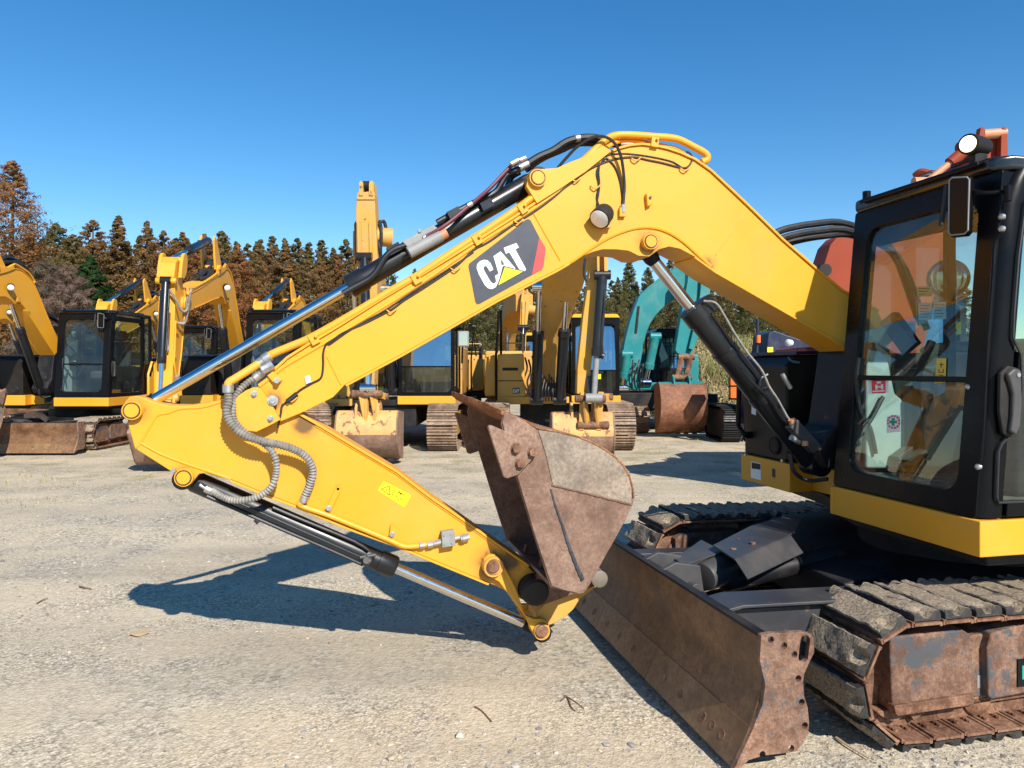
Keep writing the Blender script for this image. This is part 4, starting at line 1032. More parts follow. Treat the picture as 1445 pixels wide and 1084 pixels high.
boss = MB().lathe((c[0], 3.775, c[2]), (c[0], 4.2, c[2]), [(0, .03), (.004, .06), (.012, .066), (.02, .066), (.022, .072), (.05, .076), (.1, .078), (.33, .078), (.40, .072), (.42, .05)], n=32)
EX.part('bucket_pivot', boss, BLKD)

# ---- bucket ---------------------------------------------------------------------------------------------------------
KL0, KL1 = 3.49, 4.49
side = [(711.5, 579), (707, 598), (714, 625), (728.5, 672), (752, 750), (777, 829), (795, 834), (812, 838.5), (822, 837.5), (828, 832), (837, 817), (852, 789), (868, 761), (881, 737), (893, 713), (895, 702), (894, 690), (889, 671), (879, 654), (868, 643), (854, 633), (836, 623), (816, 615), (790, 608), (759.5, 603), (735, 590)]
sideXZ = XZ(side, KL0)
shell_px = side[8:] + [side[0]]
shell = XZ(shell_px, KL0)
bk_ = EX.part('bucket', MB().ribbon(shell, .016, KL0 + .002, KL1 - .002), RUSTS)
EX.part('bucket_side', MB().prism(sideXZ, KL0, KL0 + .02), RUSTS, bk_, bev=.003); EX.part('bucket_side', MB().prism(sideXZ, KL1 - .02, KL1), RUSTS, bk_, bev=.003)
rimp = XZ([(711.5, 579), (735, 590), (759.5, 603), (790, 608), (816, 615), (836, 623), (854, 633), (868, 643), (879, 654), (889, 671), (894, 690), (895, 702)], KL0)
EX.part('shell_edge', MB().ribbon(rimp, -.010, KL0 - .008, KL0 + .012), RUSTE, bk_, bev=.003)
# top plate that closes the bucket towards the pivot and the two ears
EX.part('bucket_back_plate', MB().ribbon(XZ([(777, 829), (795, 834), (812, 838.5), (824, 837)], KL0), .016, KL0 + .002, KL1 - .002), RUSTS, bk_)
ear = [(742, 836), (747, 822), (757, 817), (765, 790), (775, 800), (790, 818), (830, 800), (845, 800), (855, 812), (850, 824), (838, 828), (800, 842), (772, 852), (757, 856), (746, 850)]
EX.part('bucket_ear', MB().prism(XZ(ear, 3.80), 3.80, 3.84), RUST, bk_, bev=.003); EX.part('bucket_ear', MB().prism(XZ(ear, 3.80), 4.14, 4.18), RUST, bk_, bev=.003)
c = U(843.5, 815, 3.78); EX.part('link_pin', MB().lathe((c[0], 3.74, c[2]), (c[0], 4.24, c[2]), [(0, .03), (.006, .045), (.49, .045), (.5, .03)], n=24), PINEND, bk_)
# doubled strip along the mouth, dusty upper panel, weld beads
strip = [(709, 597), (711.5, 581), (735, 591), (757, 606), (768, 640), (777, 684), (800, 750), (823, 818), (827, 831), (815, 837), (795, 832.5), (778.5, 827), (753, 750), (730, 672), (716, 625)]
EX.part('wear_strip', MB().prism(XZ(strip, KL0 - .006), KL0 - .009, KL0 + .0), RUSTS, bk_, bev=.003)
panel = [(759.5, 607), (790, 611), (816, 618), (836, 626), (854, 636), (868, 646), (878, 657), (887, 672), (891.5, 690), (891, 711), (835, 697), (780, 684), (770, 640)]
EX.part('upper_side_panel', MB().prism(XZ(panel, KL0 - .004), KL0 - .005, KL0 + .0), DUSTS, bk_, bev=.002)
k = MB(); k.tube(P3([(778, 684.5), (835, 698), (891, 712.5)], KL0 - .002), .005, n=6, seg=8, rf=lambda i, m: 1 + .25 * math.sin(i * 2.3))
EX.part('weld_seam', k, RUSTG, bk_)
k = MB(); k.tube(P3([(777, 690), (784, 715), (793, 740), (801, 765), (812, 795), (822, 818)], KL0 - .0095), .010, n=7, seg=8, rf=lambda i, m: (.45 + .75 * i / m) * (1 + .12 * math.sin(i * 1.9)))
EX.part('weld_seam', k, rust('blue_grey_weld', (0.05, 0.055, 0.065), (0.085, 0.09, 0.10), scale=14, scr=0), bk_)
# bolted side cutters
cutp = [(688.7, 603), (690, 600.5), (694, 600.3), (749, 624), (760, 630), (761, 635), (758, 641), (731.5, 670), (716, 675.5), (711, 674)]
sc1 = EX.part('side_cutter', MB().prism(XZ(cutp, KL0 - .04), KL0 - .042, KL0 - .010), RUSTS, bk_, bev=.004)
EX.part('side_cutter', MB().prism(XZ(cutp, KL0 - .04), KL1 + .003, KL1 + .03), RUSTS, bk_, bev=.004)
k = MB()
for px, py in ((728.5, 633), (752, 638), (734.5, 654)):
    c = U(px, py, KL0 - .05); k.hexbolt((c[0], KL0 - .04, c[2]), (c[0], KL0 - .066, c[2]), .021); k.cyl((c[0], KL0 - .04, c[2]), (c[0], KL0 - .048, c[2]), .026, n=16)
EX.part('bolt', k, RUSTT, sc1)
# lip plate and worn teeth
p0 = Vector(U(743, 594, KL0)); p1 = Vector(U(711.5, 579, KL0)); ld_ = (p1 - p0).normalized(); up_ = Vector((-ld_.z, 0, ld_.x))
if up_.z < 0: up_ = -up_
nl = 14; vs = []
ext = [0.02, .05, .075, .10, .125, .15, .165, .175, .18, .175, .165, .15, .13, .11, .07]
for i in range(nl + 1):
    y = KL0 - .006 + (KL1 - KL0 + .012) * i / nl
    e = ext[i] + rnd(-.006, .006)
    for (t, u) in ((-.16, .004), (e, -.002 + rnd(-.004, .004)), (e - .012, -.026), (-.16, -.034)):
        q = p1 + ld_ * t + up_ * u; vs.append((q.x, y, q.z))
fs = []
for i in range(nl):
    for j in range(4):
        fs.append((i * 4 + j, i * 4 + (j + 1) % 4, (i + 1) * 4 + (j + 1) % 4, (i + 1) * 4 + j))
fs += [(0, 1, 2, 3), tuple(nl * 4 + j for j in range(4))]
lip = EX.part('bucket_lip', MB().add(vs, fs), RUSTE, bk_, bev=.003)

# ---- dozer blade ----------------------------------------------------------------------------------------------------
def c4(x, y): return (800 + x / 2.557, 660 + y / 2.557)
DL0, DL1 = 2.60, 4.90
prof = XZ([(1034, 1086), (1058, 1031), (1071, 994), (1077, 965), (1072, 928), (1073, 896)], DL0)
prof = [(p.x, p.y) for p in catmull([Vector((a, b)) for a, b in prof], 4)] if False else prof
def cat2(pts, seg=4):
    return [(p.x, p.z) for p in catmull([(a, 0, b) for a, b in pts], seg)]
cpt = prof[1]
mold = cat2(prof[1:], 5)
bl = MB().ribbon(mold, -.022, DL0 + .012, DL1 - .012)
blade_ = EX.part('dozer_blade', bl, RUSTB, smooth=60)
topx, topz = prof[-1]
bb = MB()
bb.ribbon([(mold[-1][0] - .004, mold[-1][1] + .002), (mold[-1][0] + .05, mold[-1][1] - .004)], -.014, DL0 + .012, DL1 - .012)       # top flange
bb.prism([(cpt[0] + .03, .06), (cpt[0] + .17, .06), (cpt[0] + .17, .20), (cpt[0] + .05, .22)], DL0 + .013, DL1 - .013)                 # back beam
bb.prism([(topx + .02, topz - .02), (topx + .085, topz - .018), (topx + .16, .20), (topx + .03, .20)], 3.2, 3.225)
bb.prism([(topx + .02, topz - .02), (topx + .085, topz - .018), (topx + .16, .20), (topx + .03, .20)], 4.2, 4.225)
EX.part('blade_back', bb, BLKD, blade_, bev=.003)
ed = MB()
e0, e1 = Vector((prof[0][0], 0, prof[0][1])), Vector((cpt[0], 0, cpt[1]))
dd = (e1 - e0).normalized(); nn = Vector((dd.z, 0, -dd.x))                 # backwards
def ep(t, n_): q = e0 + dd * t + nn * n_; return (q.x, q.z)
EL = (e1 - e0).length
for a, b in ((DL0 + .004, DL0 + .86), (DL0 + .863, DL1 - .70), (DL1 - .697, DL1 - .004)):
    ed.prism([ep(0, 0), ep(EL + .012, -.004), ep(EL + .012, .018), ep(0.012, .02)], a, b)
ce = EX.part('cutting_edge', ed, RUSTC, blade_, bev=.003)
kb = MB(); kd = MB()
for y in (2.74, 2.82, 2.90, 3.12, 3.30, 3.48, 3.68, 3.88, 4.08, 4.30, 4.5):
    q = e0 + dd * EL * .45; p = Vector((q.x, y, q.z)); 
    kb.lathe(p + nn * .002, p - nn * .004, [(0, .021), (.005, .021), (.006, .017), (.0045, .015), (.0045, .001)], n=16)
EX.part('edge_bolt', kb, RUSTT, ce)
# near and far end plates with their holes
endp = [c4(*p) for p in ((695, 601), (722, 595), (850, 589), (872, 596), (884, 612), (886, 662), (872, 690), (850, 740), (846, 770), (850, 820), (862, 860), (868, 915), (864, 950), (850, 985), (834, 1000), (822, 1018), (790, 1024), (700, 1034), (650, 1050), (612, 1086), (596, 1086))] + [c4(*p) for p in ((660, 950), (700, 850), (710, 780), (690, 690))]
eXZ = XZ(endp, DL0)
ePl = EX.part('blade_end_plate', MB().prism(eXZ, DL0 - .012, DL0 + .012), RUSTG, blade_, smooth=30)
hc = MB()
for x, y in ((730, 618), (778, 639), (815, 671), (829, 757), (841, 842), (852, 926), (803, 1008), (700, 1030)):
    c = U(*c4(x, y), DL0); hc.cyl((c[0], DL0 - .1, c[2]), (c[0], DL0 + .1, c[2]), .0135, n=16)
c = U(*c4(850, 650), DL0)
hc2 = MB().prism([(c[0] + .022 * math.cos(a) + (.004 if math.sin(a) > 0 else -.004), c[2] + .022 * math.sin(a) + (.032 if math.sin(a) > 0 else -.032)) for a in [i * PI / 10 + .01 for i in range(20)]], DL0 - .1, DL0 + .1)
cut(ePl, hc, EX.off); cut(ePl, hc2, EX.off); bevel(ePl, .002, 2)
EX.part('blade_end_plate', MB().prism(eXZ, DL1 - .012, DL1 + .012), RUSTG, blade_, bev=.002)
# push arms, lift cylinder with its guard
for y, dz in ((2.98, 0.0), (4.50, -.13)):
    pa = MB()
    pa.prism([(topx + .06, topz - .07 + dz), (topx + .12, topz - .03 + dz), (2.75, .50 + dz), (3.0, .42 + dz), (3.0, .28), (2.2, .24), (topx + .15, .10)], y, y + .13)
    if dz == 0: pa.prism([(topx + .04, topz - .01), (topx + .12, topz + .004), (2.75, .535), (2.75, .52), (topx + .12, topz - .012), (topx + .04, topz - .03)], y - .05, y + .15)
    EX.part('push_arm', pa, STEELD, blade_, bev=.005)
lc = MB()
A = Vector((topx + .16, 3.74, .36)); B = Vector((2.75, 3.78, .50))
lc.cyl(A, A.lerp(B, .35), .028, n=20)
LCY = EX.part('blade_cylinder', MB().lathe(A.lerp(B, .3), B, [(0, .05), (.02, .06), (.8, .06)], n=28), BLKD, blade_)
EX.part('piston_rod', lc, CHROME, LCY)
br = MB()
for y in (3.56, 3.78):
    br.prism([(topx + .02, topz - .005), (topx + .10, topz + .03), (topx + .24, topz + .005), (topx + .27, .36), (topx + .2, .22), (topx + .04, .22)], y, y + .035)
br.cyl((topx + .19, 3.50, .45), (topx + .19, 3.88, .45), .035, n=20)
EX.part('cylinder_bracket', br, STEELD, blade_, bev=.004)
cn_ = MB(); c0 = Vector(UZ(993, 815, .46)); c1 = Vector(UZ(1025, 806, .46)); c1.z = .485
cn_.lathe(c0, c1, [(0, .055), (.004, .072), (.02, .078), ((c1 - c0).length, .085), ((c1 - c0).length + .004, .06)], n=28)
EX.part('cylinder_end_cap', cn_, STEELD, LCY)
# bent guard plates over the cylinder
def hplate(pts, th, mat, name, par, bev=.003):
    m = MB(); m.loft([p for p in pts], [(p[0], p[1], p[2] - th) for p in pts]); return EX.part(name, m, mat, par, bev=bev)
g1 = [UZ(951, 788, .545), UZ(989.5, 761.5, .565), UZ(1022, 778, .575), UZ(965, 797, .55)]
hplate(g1, .008, STEELD, 'guard_plate', LCY)
g2 = [UZ(1006, 769, .60), UZ(1059, 742, .635), UZ(1114, 726, .66), UZ(1131, 732, .66), UZ(1122, 750, .655), UZ(1110, 757, .64), UZ(1037, 789, .605)]
GP = hplate(g2, .010, STEELD, 'guard_plate', LCY)
a1, a2 = Vector(UZ(1037.5, 789.2, .603)), Vector(UZ(1116, 755, .645))
fl = MB(); d_ = Vector((.02, -.09, -.080))
fl.loft([a1[:], a2[:], (a2 + d_)[:], (a1 + d_)[:]], [(a1 + Vector((0, .004, -.009)))[:], (a2 + Vector((0, .004, -.009)))[:], (a2 + d_ + Vector((0, .006, -.008)))[:], (a1 + d_ + Vector((0, .006, -.008)))[:]])
EX.part('guard_flange', fl, STEELD, GP, bev=.003)
hb = MB()
for px, py in ((1043, 759), (1062, 767), (1035, 771)):
    c = UZ(px, py, .625); hb.cyl((c[0], c[1], .59), (c[0], c[1], .614 + .0007 * (px - 1035)), .016, n=14)
EX.part('guard_bolt', hb, RUSTT, GP)
EX.part('hydraulic_hose', MB().tube([UZ(1080, 790, .50), UZ(1100, 782, .52), UZ(1125, 783, .51), UZ(1160, 795, .48), UZ(1190, 806, .46), (3.0, 3.5, .46)], .022, n=10), RUBBER, LCY)
EX.part('hose_fitting', MB().cyl(UZ(1082, 789, .50), UZ(1103, 781.5, .52), .026, n=12), YELB, LCY)

# ---- crawler tracks -----------------------------------------------------------------------------------------------
FX, RX, TR, TZ = 2.335, 4.86, .235, .292      # idler, sprocket centres, chain radius and axle height
RUBD = rust('dirty_rubber_side', (0.030, 0.030, 0.033), (0.075, 0.068, 0.058), rough=.8, scale=14, scr=0, bumps=.5)
def track_path():
    """closed list of (x, z, tangent angle) one per shoe, chain side"""
    pts = []
    n = 240
    top = RX - FX; arc = PI * TR; tot = 2 * top + 2 * arc
    cnt = int(round(tot / .155)); st = tot / cnt
    for i in range(cnt):
        s = i * st + .05
        s %= tot
        if s < top:                       # top run, front to back, slight sag
            x = FX + s; z = TZ + TR - .022 * math.sin(PI * s / top) ** 2; a = 0
        elif s < top + arc:
            q = (s - top) / TR; x = RX + TR * math.sin(q); z = TZ + TR * math.cos(q); a = -q
        elif s < 2 * top + arc:
            x = RX - (s - top - arc); z = TZ - TR; a = -PI
        else:
            q = (s - 2 * top - arc) / TR; x = FX - TR * math.sin(q); z = TZ - TR * math.cos(q); a = -PI - q
        pts.append((x, z, a))
    return pts
PADU = [-1.0, -1.0, -.93, -.55, -.2, .2, .55, .93, 1.0, 1.0]
def pad_into(mb, x, z, a, y0, y1, rs):
    """a worn rubber pad: steep sides of bare rubber (1), lumpy muddy top (0); ends split in two blocks"""
    ca, sa = math.cos(a), math.sin(a)
    nu, nv = len(PADU) - 1, 26
    hw, h = .066, .040
    def W(u, y, q): return (x + u * ca - q * sa, y, z + u * sa + q * ca)
    vs, fs, mi = [], [], []
    sd = u_seed
    for j in range(nv + 1):
        t = j / nv
        e = min(j, nv - j)
        tt = 0.0 if e == 0 else None
        y = y0 + (y1 - y0) * (t if 1 < j < nv - 1 else (.006 if j <= 1 else .994)) if e else (y0 if j == 0 else y1)
        if e == 1: y = y0 + .004 if j == 1 else y1 - .004
        for i, u in enumerate(PADU):
            side = i in (0, nu)
            edge = i in (1, nu - 1)
            hh = .004 if side else h * (.80 if edge else 1.0)
            if e == 0: hh = .004 if side else min(hh, h * .62)
            if not side and e > 0:
                hh += 0.0065 * noise.noise(Vector((sd + u * 1.6, y * 9, sd))) + 0.006 * noise.noise(Vector((sd + u * 3.7, y * 31, sd * 2)))
                if edge: hh += .006 * noise.noise(Vector((sd + u, y * 55, sd)))
            if e <= 3 and abs(u) < .3: hh = min(hh, h * .30)                      # groove between the end blocks
            uu = u * hw + (.005 * noise.noise(Vector((y * 24, u * 2, sd))) if not side else 0)
            vs.append(W(uu, y, .016 + hh))
    o = nu + 1
    for j in range(nv):
        for i in range(nu):
            fs.append((j * o + i, j * o + i + 1, (j + 1) * o + i + 1, (j + 1) * o + i)); mi.append(1 if i in (0, nu - 1) or j in (0, nv - 1) else 0)
    fs.append(tuple(range(o))); mi.append(1); fs.append(tuple(range(nv * o, nv * o + o))); mi.append(1)
    b0 = len(mb.v); mb.v += vs
    for f, q in zip(fs, mi): mb.f.append([b0 + k for k in f]); mb.sm.append(True); mb.mi.append(q)
u_seed = 0
rs = random.Random(4)
def crawler(y0, y1, outer):
    """y0 < y1; outer = -1 when the outside faces the camera"""
    global u_seed
    pads, shoe, chain = MB(), MB(), MB()
    yc = (y0 + y1) / 2
    for (x, z, a) in track_path():
        u_seed = rs.random() * 90
        ca, sa = math.cos(a), math.sin(a)
        fn = lambda v: (x + v[0] * ca - v[2] * sa, v[1], z + v[0] * sa + v[2] * ca)
        shoe.box(-.072, .060, y0, y1, .002, .013, fn)
        shoe.box(-.082, -.068, y0 + .004, y1 - .004, -.002, .020, fn)           # upturned edge
        shoe.box(.056, .070, y0 + .004, y1 - .004, -.006, .010, fn)
        pad_into(pads, x - .004 * ca, z - .004 * sa, a, y0 + .006, y1 - .006, rs)
        for yy in (yc - .075, yc + .075):
            chain.prism([(-.098, -.028), (-.06, -.052), (.06, -.052), (.098, -.028), (.08, .0), (-.08, .0)], yy - .018, yy + .018, fn)
            for bx in (-.03, .03):
                shoe.add([fn(v) for v in [(bx + .011 * math.cos(q), yy + s_ * .05 + .011 * math.sin(q), hz) for hz in (0.002, -.010) for q in [i * PI / 3 for i in range(6)]]],
                         [tuple(range(6, 12))] + [(i, (i + 1) % 6, 6 + (i + 1) % 6, 6 + i) for i in range(6)]) if False else None
        for bx in (-.035, .03):
            for yy in (yc - .135, yc - .115 + .0, yc + .125):
                chain.add([fn((bx + .011 * math.cos(q), yy + .011 * math.sin(q), -.008)) for q in [i * PI / 3 for i in range(6)]] + [fn((bx + .011 * math.cos(q), yy + .011 * math.sin(q), .003)) for q in [i * PI / 3 for i in range(6)]],
                          [tuple(range(6))] + [(i, 6 + i, 6 + (i + 1) % 6, (i + 1) % 6) for i in range(6)])
        chain.add([fn(v) for v in [(.078 + .018 * math.cos(q), yy, -.027 + .018 * math.sin(q)) for yy in (yc - .095, yc + .095) for q in [i * PI / 4 for i in range(8)]]],
                  [tuple(range(8)), tuple(range(15, 7, -1))] + [(i, 8 + i, 8 + (i + 1) % 8, (i + 1) % 8) for i in range(8)])
    tk = EX.part('crawler_track', shoe, RUSTT)
    EX.part('rubber_pad', pads, [MUD, RUBD], tk, smooth=48)
    EX.part('track_chain', chain, RUSTT, tk)
    ys = y0 + .10 if outer < 0 else y1 - .10
    yo = (y0 + .065, y1 - .10) if outer < 0 else (y0 + .10, y1 - .065)
    fr = MB()
    fr.prism([(2.62, .17), (2.62, .40), (2.70, .43), (4.5, .43), (4.6, .40), (4.6, .17), (4.4, .145), (2.8, .145)], yo[0] + .03, yo[1])
    F = EX.part('track_frame', fr, RUSTG, bev=.008)
    return F, yo
# near side
NF, yo = crawler(2.60, 3.05, -1)
c5 = lambda x, y: (1080 + x / 3.15, 740 + y / 3.15)
gq = MB()
Z = lambda x, y: (lambda q: (q[0], q[2]))(U(*c5(x, y), 2.665))
oA = [Z(555, 515), Z(572, 500), Z(880, 470), Z(912, 490), Z(925, 540), Z(916, 778), Z(905, 792), Z(575, 842), Z(566, 830), Z(556, 600)]
oB = [(p[0] - .0, p[1] + .045) if i in (0, 1, 2, 3) else p for i, p in enumerate(oA)]
gq.prism(oA, 2.665, 2.98)
IG = EX.part('idler_guard', gq, RUSTG, NF, bev=.010)
k = MB().prism([Z(560, 800), Z(912, 748), Z(916, 782), Z(905, 796), Z(578, 846), Z(566, 836)], 2.648, 2.70); EX.part('guard_flange', k, RUSTT, NF, bev=.004)
q2 = [Z(980, 545), Z(1000, 480), Z(1150, 440), Z(1500, 380), Z(1500, 700), Z(1150, 748), Z(1000, 775), Z(985, 765)]
EX.part('frame_cover', MB().prism(q2, 2.655, 2.98), RUSTG, NF, bev=.010)
q3 = [Z(905, 560), Z(960, 500), Z(1010, 600), Z(1000, 770), Z(925, 800), Z(905, 780)]
EX.part('gusset_plate', MB().prism(q3, 2.70, 2.72), RUST, NF, bev=.003)
k = MB(); c = U(*c5(952, 700), 2.695); k.obox((c[0], 2.697, c[2]), (.012, 0, 0), (0, .003, 0), (0, 0, .03)); EX.part('grease_cover', k, GREYP, NF, bev=.004)
k = MB(); c = U(*c5(1140, 660), 2.65); k.obox((c[0], 2.652, c[2]), (.022, 0, 0), (0, .003, 0), (0, 0, .06)); EX.part('opening_shade_plate', k, DARK, NF)  # solid dark plate, its colour stands in for shade in an opening
k = MB(); c = U(*c5(1145, 660), 2.645); k.obox((c[0] + .01, 2.648, c[2]), (.012, 0, 0), (0, .002, 0), (0, 0, .03)); EX.part('sticker', k, GREENV, NF)
lowr = MB()
lowr.prism([Z(520, 850), Z(915, 800), Z(1000, 780), Z(1500, 705), Z(1500, 735), Z(1000, 812), Z(900, 830), Z(740, 850), Z(690, 895), Z(665, 855), Z(605, 900), Z(540, 870)], 2.70, 2.98)
EX.part('roller_guard', lowr, RUSTT, NF, bev=.004)
rl = MB()
for x in (2.75, 3.15, 3.55, 3.95, 4.35):
    rl.lathe((x, 2.70, .135), (x, 2.95, .135), [(0, .045), (.02, .075), (.07, .075), (.075, .055), (.18, .055), (.185, .075), (.23, .075), (.25, .045)], n=20)
EX.part('track_roller', rl, RUSTT, NF)
def wheel(y0, y1, x, r, name, par, teeth=0):
    m = MB(); yc = (y0 + y1) / 2
    m.lathe((x, yc - .11, TZ), (x, yc + .11, TZ), [(0, .05), (.01, .09), (.03, .10), (.04, r * .75), (.045, r * .95), (.06, r), (.16, r), (.175, r * .95), (.18, r * .75), (.19, .10), (.21, .09), (.22, .05)], n=36)
    if teeth:
        for i in range(teeth):
            a = 2 * PI * i / teeth; p = Vector((x + math.cos(a) * r, yc, TZ + math.sin(a) * r))
            m.obox(p, (math.cos(a) * .03, 0, math.sin(a) * .03), (0, .03, 0), (-math.sin(a) * .03, 0, math.cos(a) * .03))
    return EX.part(name, m, RUSTT, par)
wheel(2.60, 3.05, FX, .185, 'idler_wheel', NF); wheel(2.60, 3.05, RX, .19, 'drive_sprocket', NF, 13)
FFr, yo = crawler(4.70, 5.15, 1)
wheel(4.70, 5.15, FX, .185, 'idler_wheel', FFr); wheel(4.70, 5.15, RX, .19, 'drive_sprocket', FFr, 13)
k = MB().prism([(2.28, .17), (2.28, .40), (2.34, .44), (2.75, .44), (2.75, .17)], 4.78, 5.08); EX.part('idler_guard', k, RUSTG, FFr, bev=.008)
# cross frame, swing ring, underbody
uc = MB()
uc.prism([(2.7, .25), (2.75, .50), (3.1, .56), (4.1, .56), (4.4, .5), (4.4, .25)], 3.0, 4.75)
uc.prism([(2.55, .30), (2.55, .48), (2.8, .52), (2.8, .28)], 3.35, 4.05)
UC = EX.part('undercarriage', uc, BLKD, bev=.01)
EX.part('swing_ring', MB().cyl((3.6, 3.7, .54), (3.6, 3.7, .74), .55, n=48), BLKD, UC)

# ---- upper body -----------------------------------------------------------------------------------------------------
def hull(outline, z0, z1, name, mat, parent=None, bev=.02, seg=3, inset=0):
    """plan outline (x, y) raised from z0 to z1"""
    m = MB(); n = len(outline)
    m.loft([(a, b, z0) for a, b in outline], [(a, b, z1) for a, b in outline])
    return EX.part(name, m, mat, parent, bev=bev, seg=seg)
# yellow skirts: under the cab, under the tool box, round the tail
SK = hull([(2.74, 2.70), (2.74, 3.72), (2.80, 3.72), (2.80, 3.10), (4.45, 3.10), (4.45, 2.70)], .765, .925, 'cab_skirt', YEL, bev=.006, seg=2)
k = MB(); k.cyl((2.742, 3.705, .77), (2.742, 3.705, .92), .012, n=8); EX.part('skirt_seam', k, YEL, SK)
hull([(2.896, 4.35), (2.896, 4.965), (4.45, 4.965), (4.45, 4.35)], .775, .965, 'side_skirt', YEL, bev=.006, seg=2)
hull([(3.06, 3.74), (3.06, 4.345), (3.5, 4.345), (3.5, 3.74)], .785, .95, 'bay_skirt', YEL, bev=.006, seg=2)
tail = [(4.45, 2.70)] + [(3.75 + 1.15 * math.cos(a), 3.83 + 1.15 * math.sin(a)) for a in [math.radians(t) for t in range(-48, 50, 8)]] + [(4.45, 4.965)]
hull(tail, .72, 1.55, 'counterweight', YEL, bev=.03)
hull([(4.40, 2.74)] + [(3.75 + 1.10 * math.cos(a), 3.83 + 1.10 * math.sin(a)) for a in [math.radians(t) for t in range(-46, 48, 8)]] + [(4.40, 4.93)], 1.55, 1.80, 'engine_hood', HOOD, bev=.05)
hull([(2.86, 2.78), (2.86, 3.68), (3.1, 4.3), (3.2, 4.93), (4.6, 4.93), (4.6, 2.78)], .70, .775, 'swing_deck', BLKD, bev=.006)
# black right-hand compartment (tool box, hood)
HB = EX.part('side_hood', MB().prism([(2.915, .967), (2.90, 1.62), (2.97, 1.69), (4.45, 1.72), (4.45, .967)], 4.40, 4.95), HOOD, bev=.02, seg=3)
k = MB(); k.prism([(2.95, 1.69), (2.95, 1.715), (3.5, 1.735), (3.5, 1.71)], 4.36, 4.955); EX.part('hood_lid', k, NAVY, HB, bev=.006)
k = MB(); k.tube([UX(1046, 512, 2.87), UX(1043, 520, 2.85), UX(1042.5, 560, 2.84), UX(1041.5, 597, 2.84), UX(1045, 606, 2.84), UX(1052, 614, 2.86), UX(1056, 614, 2.905)], .017, n=10); EX.part('grab_rail', k, BLK, HB)
k = MB(); c = Vector(UX(1056, 614, 2.89)); k.cyl(c + Vector((.02, 0, 0)), c + Vector((-.02, 0, 0)), .026, n=14); EX.part('rail_foot', k, BLK, HB)
k = MB()
c = Vector(UX(1093, 629, 2.905)); k.lathe(c + Vector((.01, 0, 0)), c - Vector((.008, 0, 0)), [(0, .062), (.014, .062), (.018, .056), (.012, .05), (.012, .002)], n=28)
for i in range(-3, 4):
    w_ = math.sqrt(max(0, .046 ** 2 - (i * .013) ** 2)); k.obox(c + Vector((-.004, 0, i * .013)), (.003, 0, 0), (0, w_, 0), (0, 0, .0035))
EX.part('vent', k, BLKD, HB)
def onx(pts, x, th, mat, name, par):
    m = MB(); A = [UX(a, b, x) for a, b in pts]; m.loft(A, [(p[0] - th, p[1], p[2]) for p in A]); return EX.part(name, m, mat, par)
onx([(1061, 564), (1067, 565), (1067, 586), (1061, 584)], 2.908, .003, WHITE, 'label_plate', HB)
SS = [o for o in EX.e.children if o.name.startswith('side_skirt')][0]
lp = onx([(1060, 651), (1074, 654), (1074, 678), (1060, 674)], 2.896, .003, WHITE, 'label_plate', SS)
onx([(1061, 652.5), (1073, 655), (1073, 663), (1061, 661)], 2.893, .002, BLKD, 'label_picture', lp)
onx([(1090, 661), (1094, 662), (1094, 674), (1090, 673)], 2.896, .003, BLKV, 'emblem', SS)
k = MB()
for px, py in ((1105, 650), (1053, 642), (1111, 620)):
    c = Vector(UX(px, py, 2.90)); k.cyl(c + Vector((.01, 0, 0)), c - Vector((.012, 0, 0)), .011, n=10)
EX.part('bolt', k, STEEL, HB)
EX.part('hood_handle', MB().tube([UX(1113, 505, 2.90), UX(1118, 510, 2.86), UX(1130, 512, 2.84)], .008, n=8), BLK, HB)
# swing bracket that carries the boom
sw = MB()
sw.prism([(2.80, 1.0), (2.74, 1.10), (2.80, 1.20), (2.88, 1.26), (2.95, 1.70), (3.10, 1.80), (3.25, 1.72), (3.25, 1.0)], 3.84, 4.14)
SWB = EX.part('swing_bracket', sw, BLKD, bev=.02)
k = MB(); k.cyl((3.12, 3.99, .80), (3.12, 3.99, 1.15), .12, n=28); k.box(3.2, 3.6, 3.75, 4.38, .96, 1.6); EX.part('swing_post', k, BLKD, SWB, bev=.01)
k = MB()
for i in range(7):
    y = 3.86 + .045 * i
    k.tube([(3.22, y, 1.70), (3.10, y, 1.55), (3.0, y + .01, 1.32), (3.02, y, 1.1), (3.2, y, .98)], .018, n=8)
EX.part('hydraulic_hose', k, RUBBER, SWB)
k = MB()
for px, py, l in ((1095, 328, 4.05), (1100, 338, 4.0), (1108, 345, 4.1)):
    k.tube(P3([(px - 8, py + 6, l), (px + 12, py - 4, l), (px + 55, py - 12, l), (px + 100, py - 12, l), (px + 160, py + 20, l), (px + 200, py + 120, l)], 4.0), .022, n=9)
EX.part('hydraulic_hose', k, RUBBER, SWB)
k = MB(); k.tube(P3([(1115, 640, 3.9), (1120, 665, 3.9), (1140, 678, 3.9), (1168, 676, 3.8)], 3.9), .012, n=8); EX.part('hydraulic_hose', k, RUBBER, SWB)

